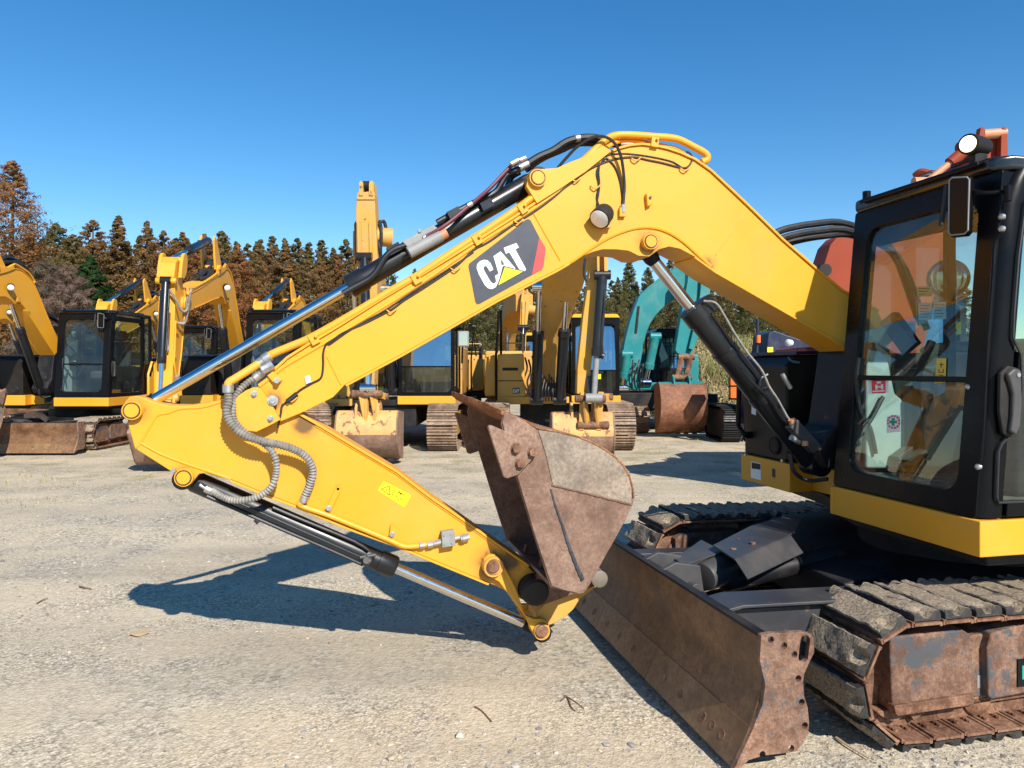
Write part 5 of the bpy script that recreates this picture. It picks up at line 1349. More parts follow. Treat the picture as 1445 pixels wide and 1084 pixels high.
# ---- cab ------------------------------------------------------------------------------------------------------------------
CY0, CY1 = 2.72, 3.72
def fx(z): return 2.755 + (z - .93) * .094          # raked front
CAB = EX.part('cab', MB().prism([(2.80, .93), (2.80, .975), (4.42, .975), (4.42, .93)], CY0 + .01, CY1 - .005), BLK, bev=.004)   # floor pan
def front_ring(y0, y1, z0, z1, oy0, oy1, oz0, oz1, th, name, mat, par, rad=.0):
    """frame in the raked front plane: outer y0..y1 z0..z1, opening oy, oz with rounded corners"""
    m = MB()
    outer, inner = [], []
    def corner(cy, cz, r, a0):
        return [(cy + r * math.cos(math.radians(a0 + 15 * i)), cz + r * math.sin(math.radians(a0 + 15 * i))) for i in range(7)]
    r = rad or .07
    inner = corner(oy1 - r, oz1 - r, r, 0) + corner(oy0 + r, oz1 - r, r, 90) + corner(oy0 + r, oz0 + r, r, 180) + corner(oy1 - r, oz0 + r, r, 270)
    R_ = .015
    outer = corner(y1 - R_, z1 - R_, R_, 0) + corner(y0 + R_, z1 - R_, R_, 90) + corner(y0 + R_, z0 + R_, R_, 180) + corner(y1 - R_, z0 + R_, R_, 270)
    n = len(inner)
    V = [(fx(z), y, z) for y, z in outer] + [(fx(z), y, z) for y, z in inner] + [(fx(z) + th, y, z) for y, z in outer] + [(fx(z) + th, y, z) for y, z in inner]
    f = []
    for i in range(n):
        j = (i + 1) % n
        f += [(i, j, n + j, n + i), (2 * n + i, 3 * n + i, 3 * n + j, 2 * n + j), (i, 2 * n + i, 2 * n + j, j), (n + i, n + j, 3 * n + j, 3 * n + i)]
    m.add(V, f)
    return EX.part(name, m, mat, par, bev=.006), inner
FRM, inn = front_ring(CY0 + .02, CY1, .93, 2.50, 2.855, 3.605, 1.03, 2.385, .07, 'front_frame', BLK, CAB, .09)
gm = MB(); gm.loft([(fx(z) + .022, y, z) for y, z in inn], [(fx(z) + .028, y, z) for y, z in inn]); WS = EX.part('windscreen', gm, GLASSF, CAB)
def fbox(y0, y1, z0, z1, t0, t1, mb):
    mb.add([(fx(z) + t, y, z) for t in (t0, t1) for y in (y0, y1) for z in (z0, z1)], [(0, 1, 3, 2), (4, 6, 7, 5), (0, 4, 5, 1), (2, 3, 7, 6), (0, 2, 6, 4), (1, 5, 7, 3)]); return mb
zb = U(1273, 534, 3.2)[2]
EX.part('windscreen_bar', fbox(2.84, 3.62, 1.535, 1.562, .004, .045, MB()), BLK, CAB, bev=.004)
# black band behind the upper edge (wiper motor cover) and corner pillar
EX.part('roof_lining', fbox(2.80, 3.66, 2.30, 2.50, .075, .12, MB()), BLKD, CAB)
# roof with rounded edge
roof = MB()
rz0, rz1 = 2.495, 2.565
ro = [(2.875, CY0 + .05), (2.875, CY1 - .04), (2.90, CY1 - .005), (4.40, CY1 - .005), (4.44, CY1 - .05), (4.44, CY0 + .05), (4.40, CY0), (2.95, CY0)]
roof.loft([(a, b, rz0) for a, b in ro], [(a, b, rz1) for a, b in ro])
ROOF = EX.part('roof', roof, BLKR, CAB, bev=.022, seg=3)
EX.part('roof_visor', MB().prism([(2.845, 2.525), (2.845, 2.55), (2.92, 2.575), (4.3, 2.60), (4.3, 2.565), (2.92, 2.555)], CY0 + .10, CY1 - .10), BLK, ROOF, bev=.01)
k = MB(); c = UX(1223, 290, 2.89); k.cyl((c[0], c[1], 2.545), (c[0], c[1], 2.60), .022, n=14); EX.part('roof_bolt', k, BLK, ROOF)
# corner pillar, rounded, bulging forward at door side
pl = MB()
secs = []
for z in (.93, 1.2, 1.5, 1.8, 2.1, 2.35, 2.46, 2.52, 2.545):
    xo = fx(z); bend = 0 if z < 2.3 else ((z - 2.3) / .25) ** 2 * .09
    secs.append([(xo + .012 + bend, CY0 + .075, z), (xo + .004 + bend, CY0 + .03, z), (xo + .022 + bend, CY0 + .004, z), (xo + .06 + bend, CY0 - .008, z), (xo + .115 + bend, CY0 - .01, z), (xo + .115 + bend, CY0 + .05, z), (xo + .06 + bend, CY0 + .075, z)])
n = 7
vs = [p for s_ in secs for p in s_]; fs = [(i * n + j, i * n + (j + 1) % n, (i + 1) * n + (j + 1) % n, (i + 1) * n + j) for i in range(len(secs) - 1) for j in range(n)] + [tuple(range(n)), tuple((len(secs) - 1) * n + j for j in range(n))]
PIL = EX.part('corner_pillar', pl.add(vs, fs), BLK, CAB, bev=.008, smooth=50)
# door on the near side, with window opening that steps round the handle
DX = 2.905
def Dp(px, py): q = U(px, py, CY0 - .015); return (q[0], q[2])
dfr = [(fx(.94) + .125, .94), (4.05, .94), (4.05, 2.46), (fx(2.46) + .15, 2.46), (fx(2.2) + .125, 2.2)]
win = [Dp(1446, 286), Dp(1436, 360), Dp(1429.5, 440), Dp(1428, 476), Dp(1432, 486), Dp(1439, 500), Dp(1441, 550), Dp(1436, 594), Dp(1426, 612), Dp(1412, 626), Dp(1407.5, 636), Dp(1405, 700), Dp(1407, 709)]
win = win + [(3.93, win[-1][1] - .01), (3.98, win[-1][1] + .06), (3.98, 2.30), (3.92, 2.37), (win[0][0] + .06, 2.37)]
door = EX.part('door', MB().prism(dfr, CY0 - .022, CY0 + .025), BLK, CAB, smooth=30)
cm_ = MB().prism(win, CY0 - .2, CY0 + .2); cut(door, cm_, EX.off); bevel(door, .005, 2)
EX.part('door_window', MB().prism(win, CY0 - .004, CY0 + .002), GLASSF, door)
cxw = sum(p[0] for p in win) / len(win); czw = sum(p[1] for p in win) / len(win)
gs = [(p[0] + (cxw - p[0]) * .006 - .004, CY0 - .023, p[1]) for p in win]
EX.part('window_seal', MB().tube(gs + [gs[0]], .006, n=6, seg=1), RUBBER, door)
hd = MB()
pa_ = [Dp(1418, 520), Dp(1428, 522), Dp(1429, 560), Dp(1427, 600), Dp(1421, 613), Dp(1413, 608), Dp(1416, 585), Dp(1417, 555), Dp(1413, 540), Dp(1409, 528)]
hd.prism(pa_, CY0 - .065, CY0 - .040)
EX.part('door_handle', hd, STEELD, door, bev=.010, seg=3)
rc = MB().prism([Dp(1405, 527), Dp(1416, 516), Dp(1431, 520), Dp(1432, 560), Dp(1429, 602), Dp(1420, 617), Dp(1409, 612), Dp(1404, 580)], CY0 - .041, CY0 - .021); EX.part('handle_recess', rc, BLKD, door, bev=.006)
c = Dp(1423, 529); EX.part('lock', MB().cyl((c[0], CY0 - .06, c[1]), (c[0], CY0 - .069, c[1]), .010, n=14), STEEL, door)
# rear cab walls, rear and far windows
k = MB()
k.box(4.05, 4.42, CY0, CY0 + .05, .93, 1.55); k.box(4.05, 4.12, CY0 - .005, CY0 + .05, .93, 2.5); k.box(4.36, 4.42, CY0, CY0 + .05, 1.55, 2.5)
k.box(4.36, 4.42, CY1 - .06, CY1, .93, 2.5); k.box(4.36, 4.42, CY0 + .05, CY1 - .06, .93, 1.5)
k.box(2.86, 4.36, CY1 - .045, CY1 - .004, .975, 1.36); k.box(3.5, 3.56, CY1 - .045, CY1 - .004, 1.36, 2.5); k.box(2.93, 4.36, CY1 - .045, CY1 - .004, 2.42, 2.5)
EX.part('cab_frame', k, BLK, CAB, bev=.006)
k = MB(); k.box(2.95, 4.36, CY1 - .028, CY1 - .022, 1.36, 2.42); EX.part('side_window', k, GLASSF, CAB)
k = MB(); k.box(4.385, 4.391, CY0 + .05, CY1 - .06, 1.5, 2.5); EX.part('rear_window', k, GLASSF, CAB)
k = MB(); k.box(4.12, 4.36, CY0 + .012, CY0 + .018, 1.55, 2.5); EX.part('side_window', k, GLASSF, CAB)
# stickers on the windscreen and far window
def wsp(px, py):
    # point on the raked glass
    x = 2.80
    for _ in range(5):
        q = UX(px, py, x); x = fx(q[2]) + .018
    return UX(px, py, x)
def sticker(pts, mat, name, par, lift=0.0):
    A = [wsp(*p) for p in pts]; A = [(a[0] - lift, a[1], a[2]) for a in A]
    return EX.part(name, MB().loft(A, [(a[0] - .0012, a[1], a[2]) for a in A]), mat, par)
s1 = sticker([(1225, 536), (1253, 534), (1254, 554), (1226, 556)], WHITE, 'sticker', WS)
sticker([(1230, 537), (1250, 536), (1250, 555), (1231, 555.5)], REDV, 'sticker_print', s1, .0013)
for p in ([(1238, 538.5), (1244, 538), (1244, 541), (1238, 541.5)], [(1236, 543), (1239, 543), (1239, 550), (1236, 550)], [(1244, 542.5), (1247, 542.5), (1247, 549.5), (1244, 549.5)], [(1239, 545), (1244, 545), (1244, 547), (1239, 547)], [(1232, 551.5), (1249, 550.5), (1249, 552.5), (1232, 553.5)]):
    sticker(p, WHITE, 'sticker_print', s1, .0026)
s2 = sticker([(1252, 588), (1270, 586), (1270, 609), (1251, 611)], WHITE, 'sticker', WS)
def disc(cx, cy, rx, ry, n=18): return [(cx + rx * math.cos(2 * PI * i / n), cy + ry * math.sin(2 * PI * i / n)) for i in range(n)]
sticker(disc(1261.5, 595.5, 9.5, 10), REDV, 'sticker_print', s2, .0013); sticker(disc(1261.5, 595.5, 6.8, 7.2), WHITE, 'sticker_print', s2, .0026)
for i in range(12):
    a = 2 * PI * i / 12; sticker(disc(1261.5 + 8.1 * math.cos(a), 595.5 + 8.6 * math.sin(a), .9, .9, 6), WHITE, 'sticker_print', s2, .0026)
for p in ([(1259.5, 590), (1263.5, 590), (1263.5, 601), (1259.5, 601)], [(1256, 593.5), (1267, 593.5), (1267, 597.5), (1256, 597.5)]):
    sticker(p, GREENV, 'sticker_print', s2, .0039)
s3 = sticker([(1322, 506), (1335.5, 505.5), (1334.5, 540), (1319, 541.5)], YELB if False else plain('yellow_tag', (0.55, 0.40, 0.05), 0.5), 'tag', WS)
for p in ([(1326, 514), (1332, 514), (1332, 515), (1326, 515)], [(1328, 512), (1329, 512), (1329, 519), (1328, 519)], [(1325, 521), (1326, 521), (1326, 526), (1325, 526)], [(1326, 525), (1331, 525), (1331, 526), (1326, 526)], [(1331, 521), (1332, 521), (1332, 526), (1331, 526)],
          [(1325, 529), (1332, 529), (1332, 530), (1325, 530)], [(1325, 532), (1332, 532), (1332, 533), (1325, 533)], [(1326, 534), (1331, 534), (1331, 535), (1326, 535)], [(1326, 536.5), (1331, 536.5), (1331, 537.5), (1326, 537.5)], [(1325.6, 534), (1326.4, 534), (1326.4, 538), (1325.6, 538)], [(1330.6, 534), (1331.4, 534), (1331.4, 538), (1330.6, 538)]):
    sticker(p, BLKV, 'sticker_print', s3, .0013)
PAPER = plain('pale_blue_paper', (0.42, 0.52, 0.56), 0.6); 
far_y = CY1 - .032
def paper(pts, mat, par, nm='notice'):
    A = [U(a, b, far_y) for a, b in pts]; return EX.part(nm, MB().loft(A, [(a[0], a[1] - .002, a[2]) for a in A]), mat, par)
SW_ = [o for o in CAB.children if o.name.startswith('side_window')][0]
for pts in ([(1296, 428), (1315, 427), (1315, 451), (1296, 452)], [(1317, 427), (1335, 426), (1335, 450), (1317, 451)], [(1268, 455), (1291, 453), (1291, 476), (1268, 478)]):
    o = paper(pts, PAPER, SW_)
    for i in range(5):
        y = pts[0][1] + 3 + i * 4
        A = [U(a, b, far_y - .0025) for a, b in ((pts[0][0] + 2, y), (pts[1][0] - 3 - (i % 3) * 2, y), (pts[1][0] - 3 - (i % 3) * 2, y + .8), (pts[0][0] + 2, y + .8))]
        EX.part('printed_line', MB().loft(A, [(a[0], a[1] - .0006, a[2]) for a in A]), BLKV, o)
o = paper([(1338, 455), (1356, 454), (1356, 472), (1338, 473)], YELV, SW_, 'warning_sticker')
A = [U(a, b, far_y - .0025) for a, b in ((1341, 468), (1346, 457), (1351, 468))]; EX.part('pictogram', MB().loft(A, [(a[0], a[1] - .0006, a[2]) for a in A]), BLKV, o)
o = paper([(1294, 405), (1315, 404), (1315, 418), (1294, 419)], plain('tan_notice', (0.45, 0.36, 0.2), .6), SW_)
for i in range(3):
    A = [U(a, b, far_y - .0025) for a, b in ((1296, 407 + i * 4), (1312 - i * 3, 406.5 + i * 4), (1312 - i * 3, 407.5 + i * 4), (1296, 408 + i * 4))]; EX.part('printed_line', MB().loft(A, [(a[0], a[1] - .0006, a[2]) for a in A]), BLKV, o)
# round mirror on the far side, seen through the cab
c = Vector(U(1338, 393, 3.80)); nd = Vector((-.75, -.62, -.05)).normalized()
RM = EX.part('round_mirror', MB().lathe(c + nd * .012, c - nd * .05, [(0, .105), (.006, .118), (.02, .118), (.05, .06), (.06, .02)], n=32), STEELD, CAB)
EX.part('mirror_face', MB().lathe(c + nd * .020, c + nd * .008, [(0, .03), (.004, .08), (.009, .104), (.011, .106)], n=32), MIRROR, RM)
EX.part('mirror_arm', MB().tube([c - nd * .05, c - nd * .05 + Vector((.05, .02, .25)), (c.x + .15, CY1 - .02, c.z + .40)], .010, n=8), BLK, RM)
# interior
k = MB(); k.box(2.86, 4.3, CY0 + .06, CY1 - .05, .976, 1.0); FL = EX.part('floor_mat', k, plain('muddy_floor_mat', (0.16, 0.125, 0.09), 0.9, var=0.4, scale=20), CAB)
k = MB()
rd2 = random.Random(2)
for i in range(60):
    stone_into(k, rd2.uniform(2.9, 3.2), rd2.uniform(2.95, 3.55), 1.005, rd2.uniform(.008, .022))
k.mi = [0] * len(k.f); EX.part('dirt_clods', k, plain('dirt_clods', (0.26, 0.2, 0.14), 0.95), FL)
k = MB()
def yz_prism(mb, pts, x0, x1): mb.loft([(x0, a, b) for a, b in pts], [(x1, a, b) for a, b in pts]); return mb
px_panel = [(1188, 506), (1200, 498), (1222, 493), (1243, 497), (1252, 507), (1256, 530), (1262, 560), (1300, 600), (1310, 630), (1310, 662), (1200, 662), (1188, 640)]
pq = [(1192, 508), (1202, 498), (1222, 492), (1243, 496), (1254, 507), (1258, 530), (1264, 556), (1300, 585), (1316, 610), (1318, 662), (1200, 662), (1190, 640)]
EX.part('side_trim', MB().prism([(max(q[0], 2.90), max(q[2], 1.0)) for q in (U(a, b, 3.62) for a, b in pq)], 3.62, 3.66), GREYPL, CAB, bev=.015, seg=3)
k = MB(); k.tube([U(a, b, 3.60) for a, b in ((1212, 505), (1209, 540), (1214, 580), (1228, 605), (1236, 640))], .012, n=7); k.tube([U(a, b, 3.60) for a, b in ((1246, 560), (1230, 590), (1216, 612), (1210, 650))], .012, n=7); EX.part('hose_loop', k, RUBBER, CAB)
k = MB(); k.box(3.50, 4.05, 3.0, 3.5, 1.25, 1.42); ST = EX.part('seat', k, SEATF, CAB, bev=.05, seg=3)
k = MB(); k.prism([(4.0, 1.38), (4.12, 2.02), (4.22, 2.0), (4.14, 1.38)], 3.0, 3.5); EX.part('backrest', k, SEATF, ST, bev=.05, seg=3)
k = MB(); k.prism([(4.11, 2.04), (4.15, 2.24), (4.23, 2.22), (4.2, 2.02)], 3.12, 3.38); EX.part('headrest', k, SEATF, ST, bev=.03, seg=3)
k = MB()
mo = [UX(1240, 455, 3.15), UX(1259, 440, 3.15), UX(1291, 484, 3.15), UX(1272, 500, 3.15)]
k.loft(mo, [(a[0] + .05, a[1], a[2]) for a in mo]); MN = EX.part('monitor', k, BLK, CAB, bev=.006)
mi_ = [(a[0] - .003, a[1] * .86 + .14 * sum(b[1] for b in mo) / 4, a[2] * .86 + .14 * sum(b[2] for b in mo) / 4) for a in mo]
EX.part('monitor_screen', MB().loft(mi_, [(a[0] + .002, a[1], a[2]) for a in mi_]), plain('dark_screen', (.03, .04, .05), .1), MN)
k = MB(); k.tube([(3.17, 3.5, 1.0), (3.17, 3.55, 1.5), (3.18, 3.45, 1.75)], .022, n=8); EX.part('monitor_post', k, BLK, MN)
def lever(pts, x, r, name='control_lever'):
    m = MB().tube([UX(a, b, x) for a, b in pts], r, n=9); e_ = UX(pts[-1][0], pts[-1][1], x); m.lathe((e_[0], e_[1], e_[2] - .05), (e_[0], e_[1], e_[2] + .06), [(0, .018), (.03, .03), (.09, .032), (.11, .015)], n=14)
    return EX.part(name, m, RUBBER, CAB)
lever([(1232, 650), (1228, 615), (1216, 590), (1213, 560), (1214, 520)], 3.30, .016)
lever([(1218, 655), (1230, 610), (1242, 580), (1246, 560)], 3.32, .018)
lever([(1283, 632), (1286, 605), (1295, 590), (1290, 583)], 3.28, .016)
lever([(1300, 640), (1302, 600), (1310, 570), (1322, 545)], 3.2, .014)
k = MB()
for (a, b) in ((1273, 640), (1292, 645), (1253, 637)):
    p = Vector(UX(a, b, 3.1)); k.obox(p, (.05, 0, .03), (0, .035, 0), (-.008, 0, .014))
EX.part('pedal', k, STEELD, CAB, bev=.004)
k = MB(); c = Vector(UX(1236, 520, 3.40)); k.lathe(c + Vector((.03, 0, 0)), c - Vector((.05, 0, 0)), [(0, .045), (.06, .05), (.075, .042), (.08, .02)], n=20); EX.part('console_knob', k, BLKD, CAB)
k = MB(); k.box(3.05, 3.95, 2.80, 2.97, 1.0, 1.52); EX.part('left_console', k, BLKD, CAB, bev=.03, seg=3)
k = MB(); k.box(3.15, 3.95, 3.55, 3.67, 1.0, 1.50); EX.part('right_console', k, BLKD, CAB, bev=.03, seg=3)
k = MB(); q = [UX(a, b, 3.5) for a, b in ((1262, 522), (1322, 516), (1318, 548), (1300, 558), (1285, 556), (1270, 542))]; k.loft(q, [(a[0] + .03, a[1], a[2]) for a in q]); EX.part('yellow_cab_item', k, YELV, CAB, bev=.008)  # flat yellow piece for the yellow patch seen in the cab
# mirrors, wiper, screws, roof lamp
k = MB()
mq = [UX(1339, 252, 2.80), UX(1343, 248, 2.80), UX(1366, 247, 2.80), UX(1369, 251, 2.80), UX(1367, 328, 2.80), UX(1362, 333, 2.80), UX(1342, 335, 2.80), UX(1338, 331, 2.80)]
k.loft(mq, [(a[0] + .035, a[1] + .01, a[2]) for a in mq]); MIR = EX.part('mirror', k, BLK, CAB, bev=.008, seg=3)
mc = Vector((sum(a[0] for a in mq) / 8, sum(a[1] for a in mq) / 8, sum(a[2] for a in mq) / 8))
m2_ = [mc + (Vector(a) - mc) * .86 + Vector((-.002, 0, 0)) for a in mq]
EX.part('mirror_trim', MB().tube([tuple(mc + (Vector(a) - mc) * .93 + Vector((-.001, 0, 0))) for a in mq + [mq[0]]], .004, n=6, seg=1), GREYP, MIR)
EX.part('mirror_arm', MB().tube([UX(1368, 268, 2.82), UX(1385, 272, 2.84), UX(1400, 272, 2.87), UX(1413, 271, 2.90), UX(1420, 272, 2.92)], .010, n=8), BLK, MIR)
EX.part('mirror_mount', MB().cyl(UX(1422, 262, 2.895), UX(1422, 284, 2.895), .016, n=12), BLK, MIR)
k = MB(); k.tube([UX(1336, 262, 2.86), UX(1333, 290, 2.85), UX(1328, 318, 2.84)], .014, n=6, seg=1); EX.part('wiper', k, RUBBER, CAB)
k = MB()
for px, py in ((1366, 546), (1380, 659), (1413, 306), (1413, 323)):
    c = Vector(UX(px, py, 2.80)); c.y = max(c.y, CY0 + .0)
    q = Vector(UX(px, py, fx(c.z) + .003)); k.lathe(q + Vector((.01, 0, 0)), q - Vector((.012, 0, 0)), [(0, .014), (.014, .014), (.02, .009), (.022, .003)], n=12)
EX.part('screw', k, STEEL, CAB)
k = MB(); k.tube([UX(1410, 332, 2.86), UX(1404, 345, 2.85), UX(1400, 400, 2.83), UX(1394, 480, 2.81), UX(1388, 600, 2.785), UX(1384, 650, 2.775)], .009, n=8); EX.part('drain_pipe', k, BLK, PIL)
# lit lamp on the roof front corner
c = Vector(UX(1374, 205, 2.90)); d_ = Vector((-.93, -.34, -.06)).normalized()
k = MB(); k.lathe(c - d_ * .0 + d_ * .055, c - d_ * .085, [(0, .038), (.004, .048), (.03, .048), (.10, .046), (.155, .040), (.16, .01)], n=28)
RL = EX.part('roof_lamp', k, HOOD, ROOF)
EX.part('lamp_lens', MB().lathe(c + d_ * .050, c + d_ * .064, [(0, .039), (.006, .038), (.012, .028), (.014, .004)], n=24), LENS, RL)
k = MB(); k.box(c.x - .01, c.x + .06, c.y - .02, c.y + .02, 2.55, c.z - .04); EX.part('lamp_bracket', k, BLKD, RL, bev=.004)
k = MB(); k.tube([(c.x - .03, c.y + .10, 2.575), (c.x + .02, c.y + .02, 2.60), (c.x + .05, c.y, 2.63), (c.x + .06, c.y + .01, c.z - .02)], .009, n=7); EX.part('lamp_cable', k, RUBBER, RL)

def base(n): return n.split('.')[0]

# ---- split parts whose mesh holds several separate pieces: every bolt, clip, fitting a part of its own ------------------------
def islands(me):
    n = len(me.vertices); par = list(range(n))
    def find(a):
        while par[a] != a: par[a] = par[par[a]]; a = par[a]
        return a
    for e in me.edges:
        a, b = find(e.vertices[0]), find(e.vertices[1])
        if a != b: par[a] = b
    g = {}
    for i in range(n): g.setdefault(find(i), []).append(i)
    return list(g.values())
def split_pieces(o, gap=0.004):
    me = o.data; isl = islands(me)
    if len(isl) < 2: return
    boxes = []
    for vs in isl:
        c = [me.vertices[i].co for i in vs]
        boxes.append([[min(v[k] for v in c) - gap for k in range(3)], [max(v[k] for v in c) + gap for k in range(3)], set(vs)])
    merged = True
    while merged:                                              # pieces that touch stay together
        merged = False; out = []
        for b in boxes:
            for q in out:
                if all(b[0][k] <= q[1][k] and q[0][k] <= b[1][k] for k in range(3)):
                    q[0] = [min(x, y) for x, y in zip(q[0], b[0])]; q[1] = [max(x, y) for x, y in zip(q[1], b[1])]; q[2] |= b[2]; merged = True; break
            else: out.append(b)
        boxes = out
    if len(boxes) < 2 or len(boxes) > 60: return
    mats = list(me.materials); nm = base(o.name)
    for i, (_, _, vs) in enumerate(boxes):
        idx = sorted(vs); mp = {v: j for j, v in enumerate(idx)}
        nme = bpy.data.meshes.new(nm); polys = [p for p in me.polygons if p.vertices[0] in vs]
        nme.from_pydata([me.vertices[v].co[:] for v in idx], [], [[mp[v] for v in p.vertices] for p in polys])
        for a, b in zip(nme.polygons, polys): a.material_index = b.material_index
        nme.polygons.foreach_set('use_smooth', [True] * len(nme.polygons)); nme.set_sharp_from_angle(angle=math.radians(35))
        for m in mats: nme.materials.append(m)
        if i == 0: o.data = nme                            # children stay with the first piece
        else:
            c = o.copy(); COL.objects.link(c); c.data = nme; c.parent = o.parent
KEEP = {'crawler_track', 'rubber_pad', 'track_chain', 'letter', 'pictogram', 'cab', 'cab_frame', 'seat', 'control_levers', 'hood_vent', 'vent', 'gravel', 'grass', 'dry_brush', 'far_wood', 'dirt_clods', 'windscreen', 'arm_seam', 'cab_guard', 'lamp_guard', 'deck', 'trunk', 'crown', 'cutting_edge', 'printed_line'}
def tidy(T):
    """no part deeper than thing > part > sub-part; separate pieces become parts of their own"""
    for ch in list(T.e.children):
        for o in list(ch.children):
            stack = list(o.children)
            while stack:
                q = stack.pop(); stack += list(q.children); q.parent = ch
    for ch in list(T.e.children):
        for o in [ch] + list(ch.children):
            if o.type == 'MESH' and base(o.name) not in KEEP: split_pieces(o)
tidy(EX)

# ================================================================== THE OTHER MACHINES
def W(px, py, d): return Vector(((px - CX) * d / F_PX, d, EYE - (py - CY) * d / F_PX))
def slab(mb, pts, d, t, d2=None):
    """outline seen at distance d, solid to d + t"""
    A = [W(a, b, d) for a, b in pts]
    return mb.loft(A, [p + Vector((0, t, 0)) for p in A])
def beam(mb, path, w, t):
    """box girder along world points; w wide in x, t deep across the run (numbers or lists)"""
    P = [Vector(p) for p in path]; n = len(P); vs = []
    for i, p in enumerate(P):
        d = (P[min(i + 1, n - 1)] - P[max(i - 1, 0)]).normalized()
        nr = Vector((1, 0, 0)).cross(d).normalized(); wi = w[i] if isinstance(w, (list, tuple)) else w; ti = t[i] if isinstance(t, (list, tuple)) else t
        ax = d.cross(nr).normalized()
        for a, b in ((-1, -1), (1, -1), (1, 1), (-1, 1)): vs.append(p + ax * wi / 2 * a + nr * ti / 2 * b)
    fs = [(i * 4 + j, i * 4 + (j + 1) % 4, (i + 1) * 4 + (j + 1) % 4, (i + 1) * 4 + j) for i in range(n - 1) for j in range(4)] + [(0, 1, 2, 3), tuple((n - 1) * 4 + j for j in range(4))]
    return mb.add(vs, fs)

# ---- small excavators of the same make as the one in front, re-posed ------------------------------------------------------
BOOM_SET = ('boom', 'arm_cylinder'); ARM_SET = ('arm', 'bucket_cylinder', 'side_link', 'bucket_link', 'bucket_pivot', 'bucket')
SKIP = ('sticker', 'tag', 'notice', 'bolt', 'pin_bolt', 'cable', 'cable_clip', 'cable_tag', 'cable_plug', 'label_plate', 'emblem', 'warning_sticker', 'hose_fitting', 'weld_seam', 'pin_face', 'screw', 'grease_cover', 'opening_shade_plate',
        'badge', 'boom_cylinder', 'arm_cylinder', 'pedal', 'console_knob', 'printed_line', 'pipe_clamp', 'grease_hose', 'stop_bracket', 'hose_block', 'pipe_coupling', 'skirt_seam', 'rail_foot', 'window_seal', 'lock', 'frame_seal', 'roof_lamp', 'lamp_lens', 'lamp_cable', 'lamp_bracket', 'sticker_print', 'letter', 'red_wedge', 'triangle', 'triangle_border', 'pictogram', 'label_picture', 'hole_shade_disc')
foot = Vector((2.98, 3.99, 1.62)) - Vector(EX.off); tipv = Vector(U(385, 567, 3.99)) - Vector(EX.off)
pivv = Vector(U(757, 836, BLC)) - Vector(EX.off); elbow_v = Vector(U(190, 580, BLC)) - Vector(EX.off); lug_v = Vector(fa) - Vector(EX.off); cbv = Vector(cb) - Vector(EX.off); cav = Vector(ca) - Vector(EX.off)
hb_ = MB()
for i, (dl, dz_) in enumerate(((3.93, .02), (3.99, .05), (4.05, .03), (3.96, .09))):
    P_ = [(600, 384, dl), (680, 332, dl), (742, 280, dl), (790, 238, dl), (830, 205, dl), (880, 190, dl), (930, 198, dl), (985, 226, dl), (1060, 300, dl), (1140, 375, dl)]
    Q_ = [Vector(U(*p)) + Vector((rnd(-.02, .02), 0, dz_ + rnd(0, .04))) - Vector(EX.off) for p in P_]; hb_.tube(Q_, .028, n=7, seg=4)
for px, py in ((760, 250), (880, 196), (700, 312)):
    c = Vector(U(px, py, 3.99)) - Vector(EX.off); hb_.obox(c + Vector((0, 0, .04)), (.09, 0, .04), (0, .10, 0), (-.02, 0, .05))
top_v = lug_v + Vector((-.25, 0, .36))
ear_ms = []
for l0, l1 in ((3.825, 3.865), (4.115, 4.155)):
    m_ = MB().prism(XZ([(262, 600), (240, 560), (205, 540), (180, 534), (162, 542), (156, 562), (166, 584), (200, 612), (250, 640)], 3.85), l0, l1)
    me_ = m_.mesh('arm_ear', EX.off); me_.materials.append(YEL); ear_ms.append(me_)
lug_ms = []
for dy in (-.12, .09):
    m_ = MB(); A_ = lug_v + Vector((0, dy, 0)); B_ = top_v + Vector((0, dy, 0))
    m_.loft([(A_.x - .12, A_.y, A_.z - .1), (A_.x + .25, A_.y, A_.z + .05), (B_.x + .07, B_.y, B_.z + .02), (B_.x - .05, B_.y, B_.z + .06), (B_.x - .09, B_.y, B_.z - .04)], [(A_.x - .12, A_.y + .03, A_.z - .1), (A_.x + .25, A_.y + .03, A_.z + .05), (B_.x + .07, B_.y + .03, B_.z + .02), (B_.x - .05, B_.y + .03, B_.z + .06), (B_.x - .09, B_.y + .03, B_.z - .04)])
    me_ = m_.mesh('cylinder_lug'); me_.materials.append(YEL); lug_ms.append(me_)
HBM = hb_.mesh('hose_bundle'); HBM.materials.append(RUBBER)
rb_ = MB(); oo = Vector(EX.off)
rb_.tube([Vector(p) - oo for p in ((4.15, 2.66, .93), (4.15, 2.66, 1.35), (4.3, 2.66, 1.6), (4.42, 2.66, 1.6), (4.42, 2.66, .93))], .025, n=8, seg=1)
rb_.box(4.22 - oo.x, 4.40 - oo.x, 2.66 - oo.y, 2.69 - oo.y, .95 - oo.z, 1.30 - oo.z)
RBM = rb_.mesh('side_rail'); RBM.materials.append(YEL)
def rot_about(p, a): return Matrix.Translation(p) @ Matrix.Rotation(a, 4, 'Y') @ Matrix.Translation(-p)
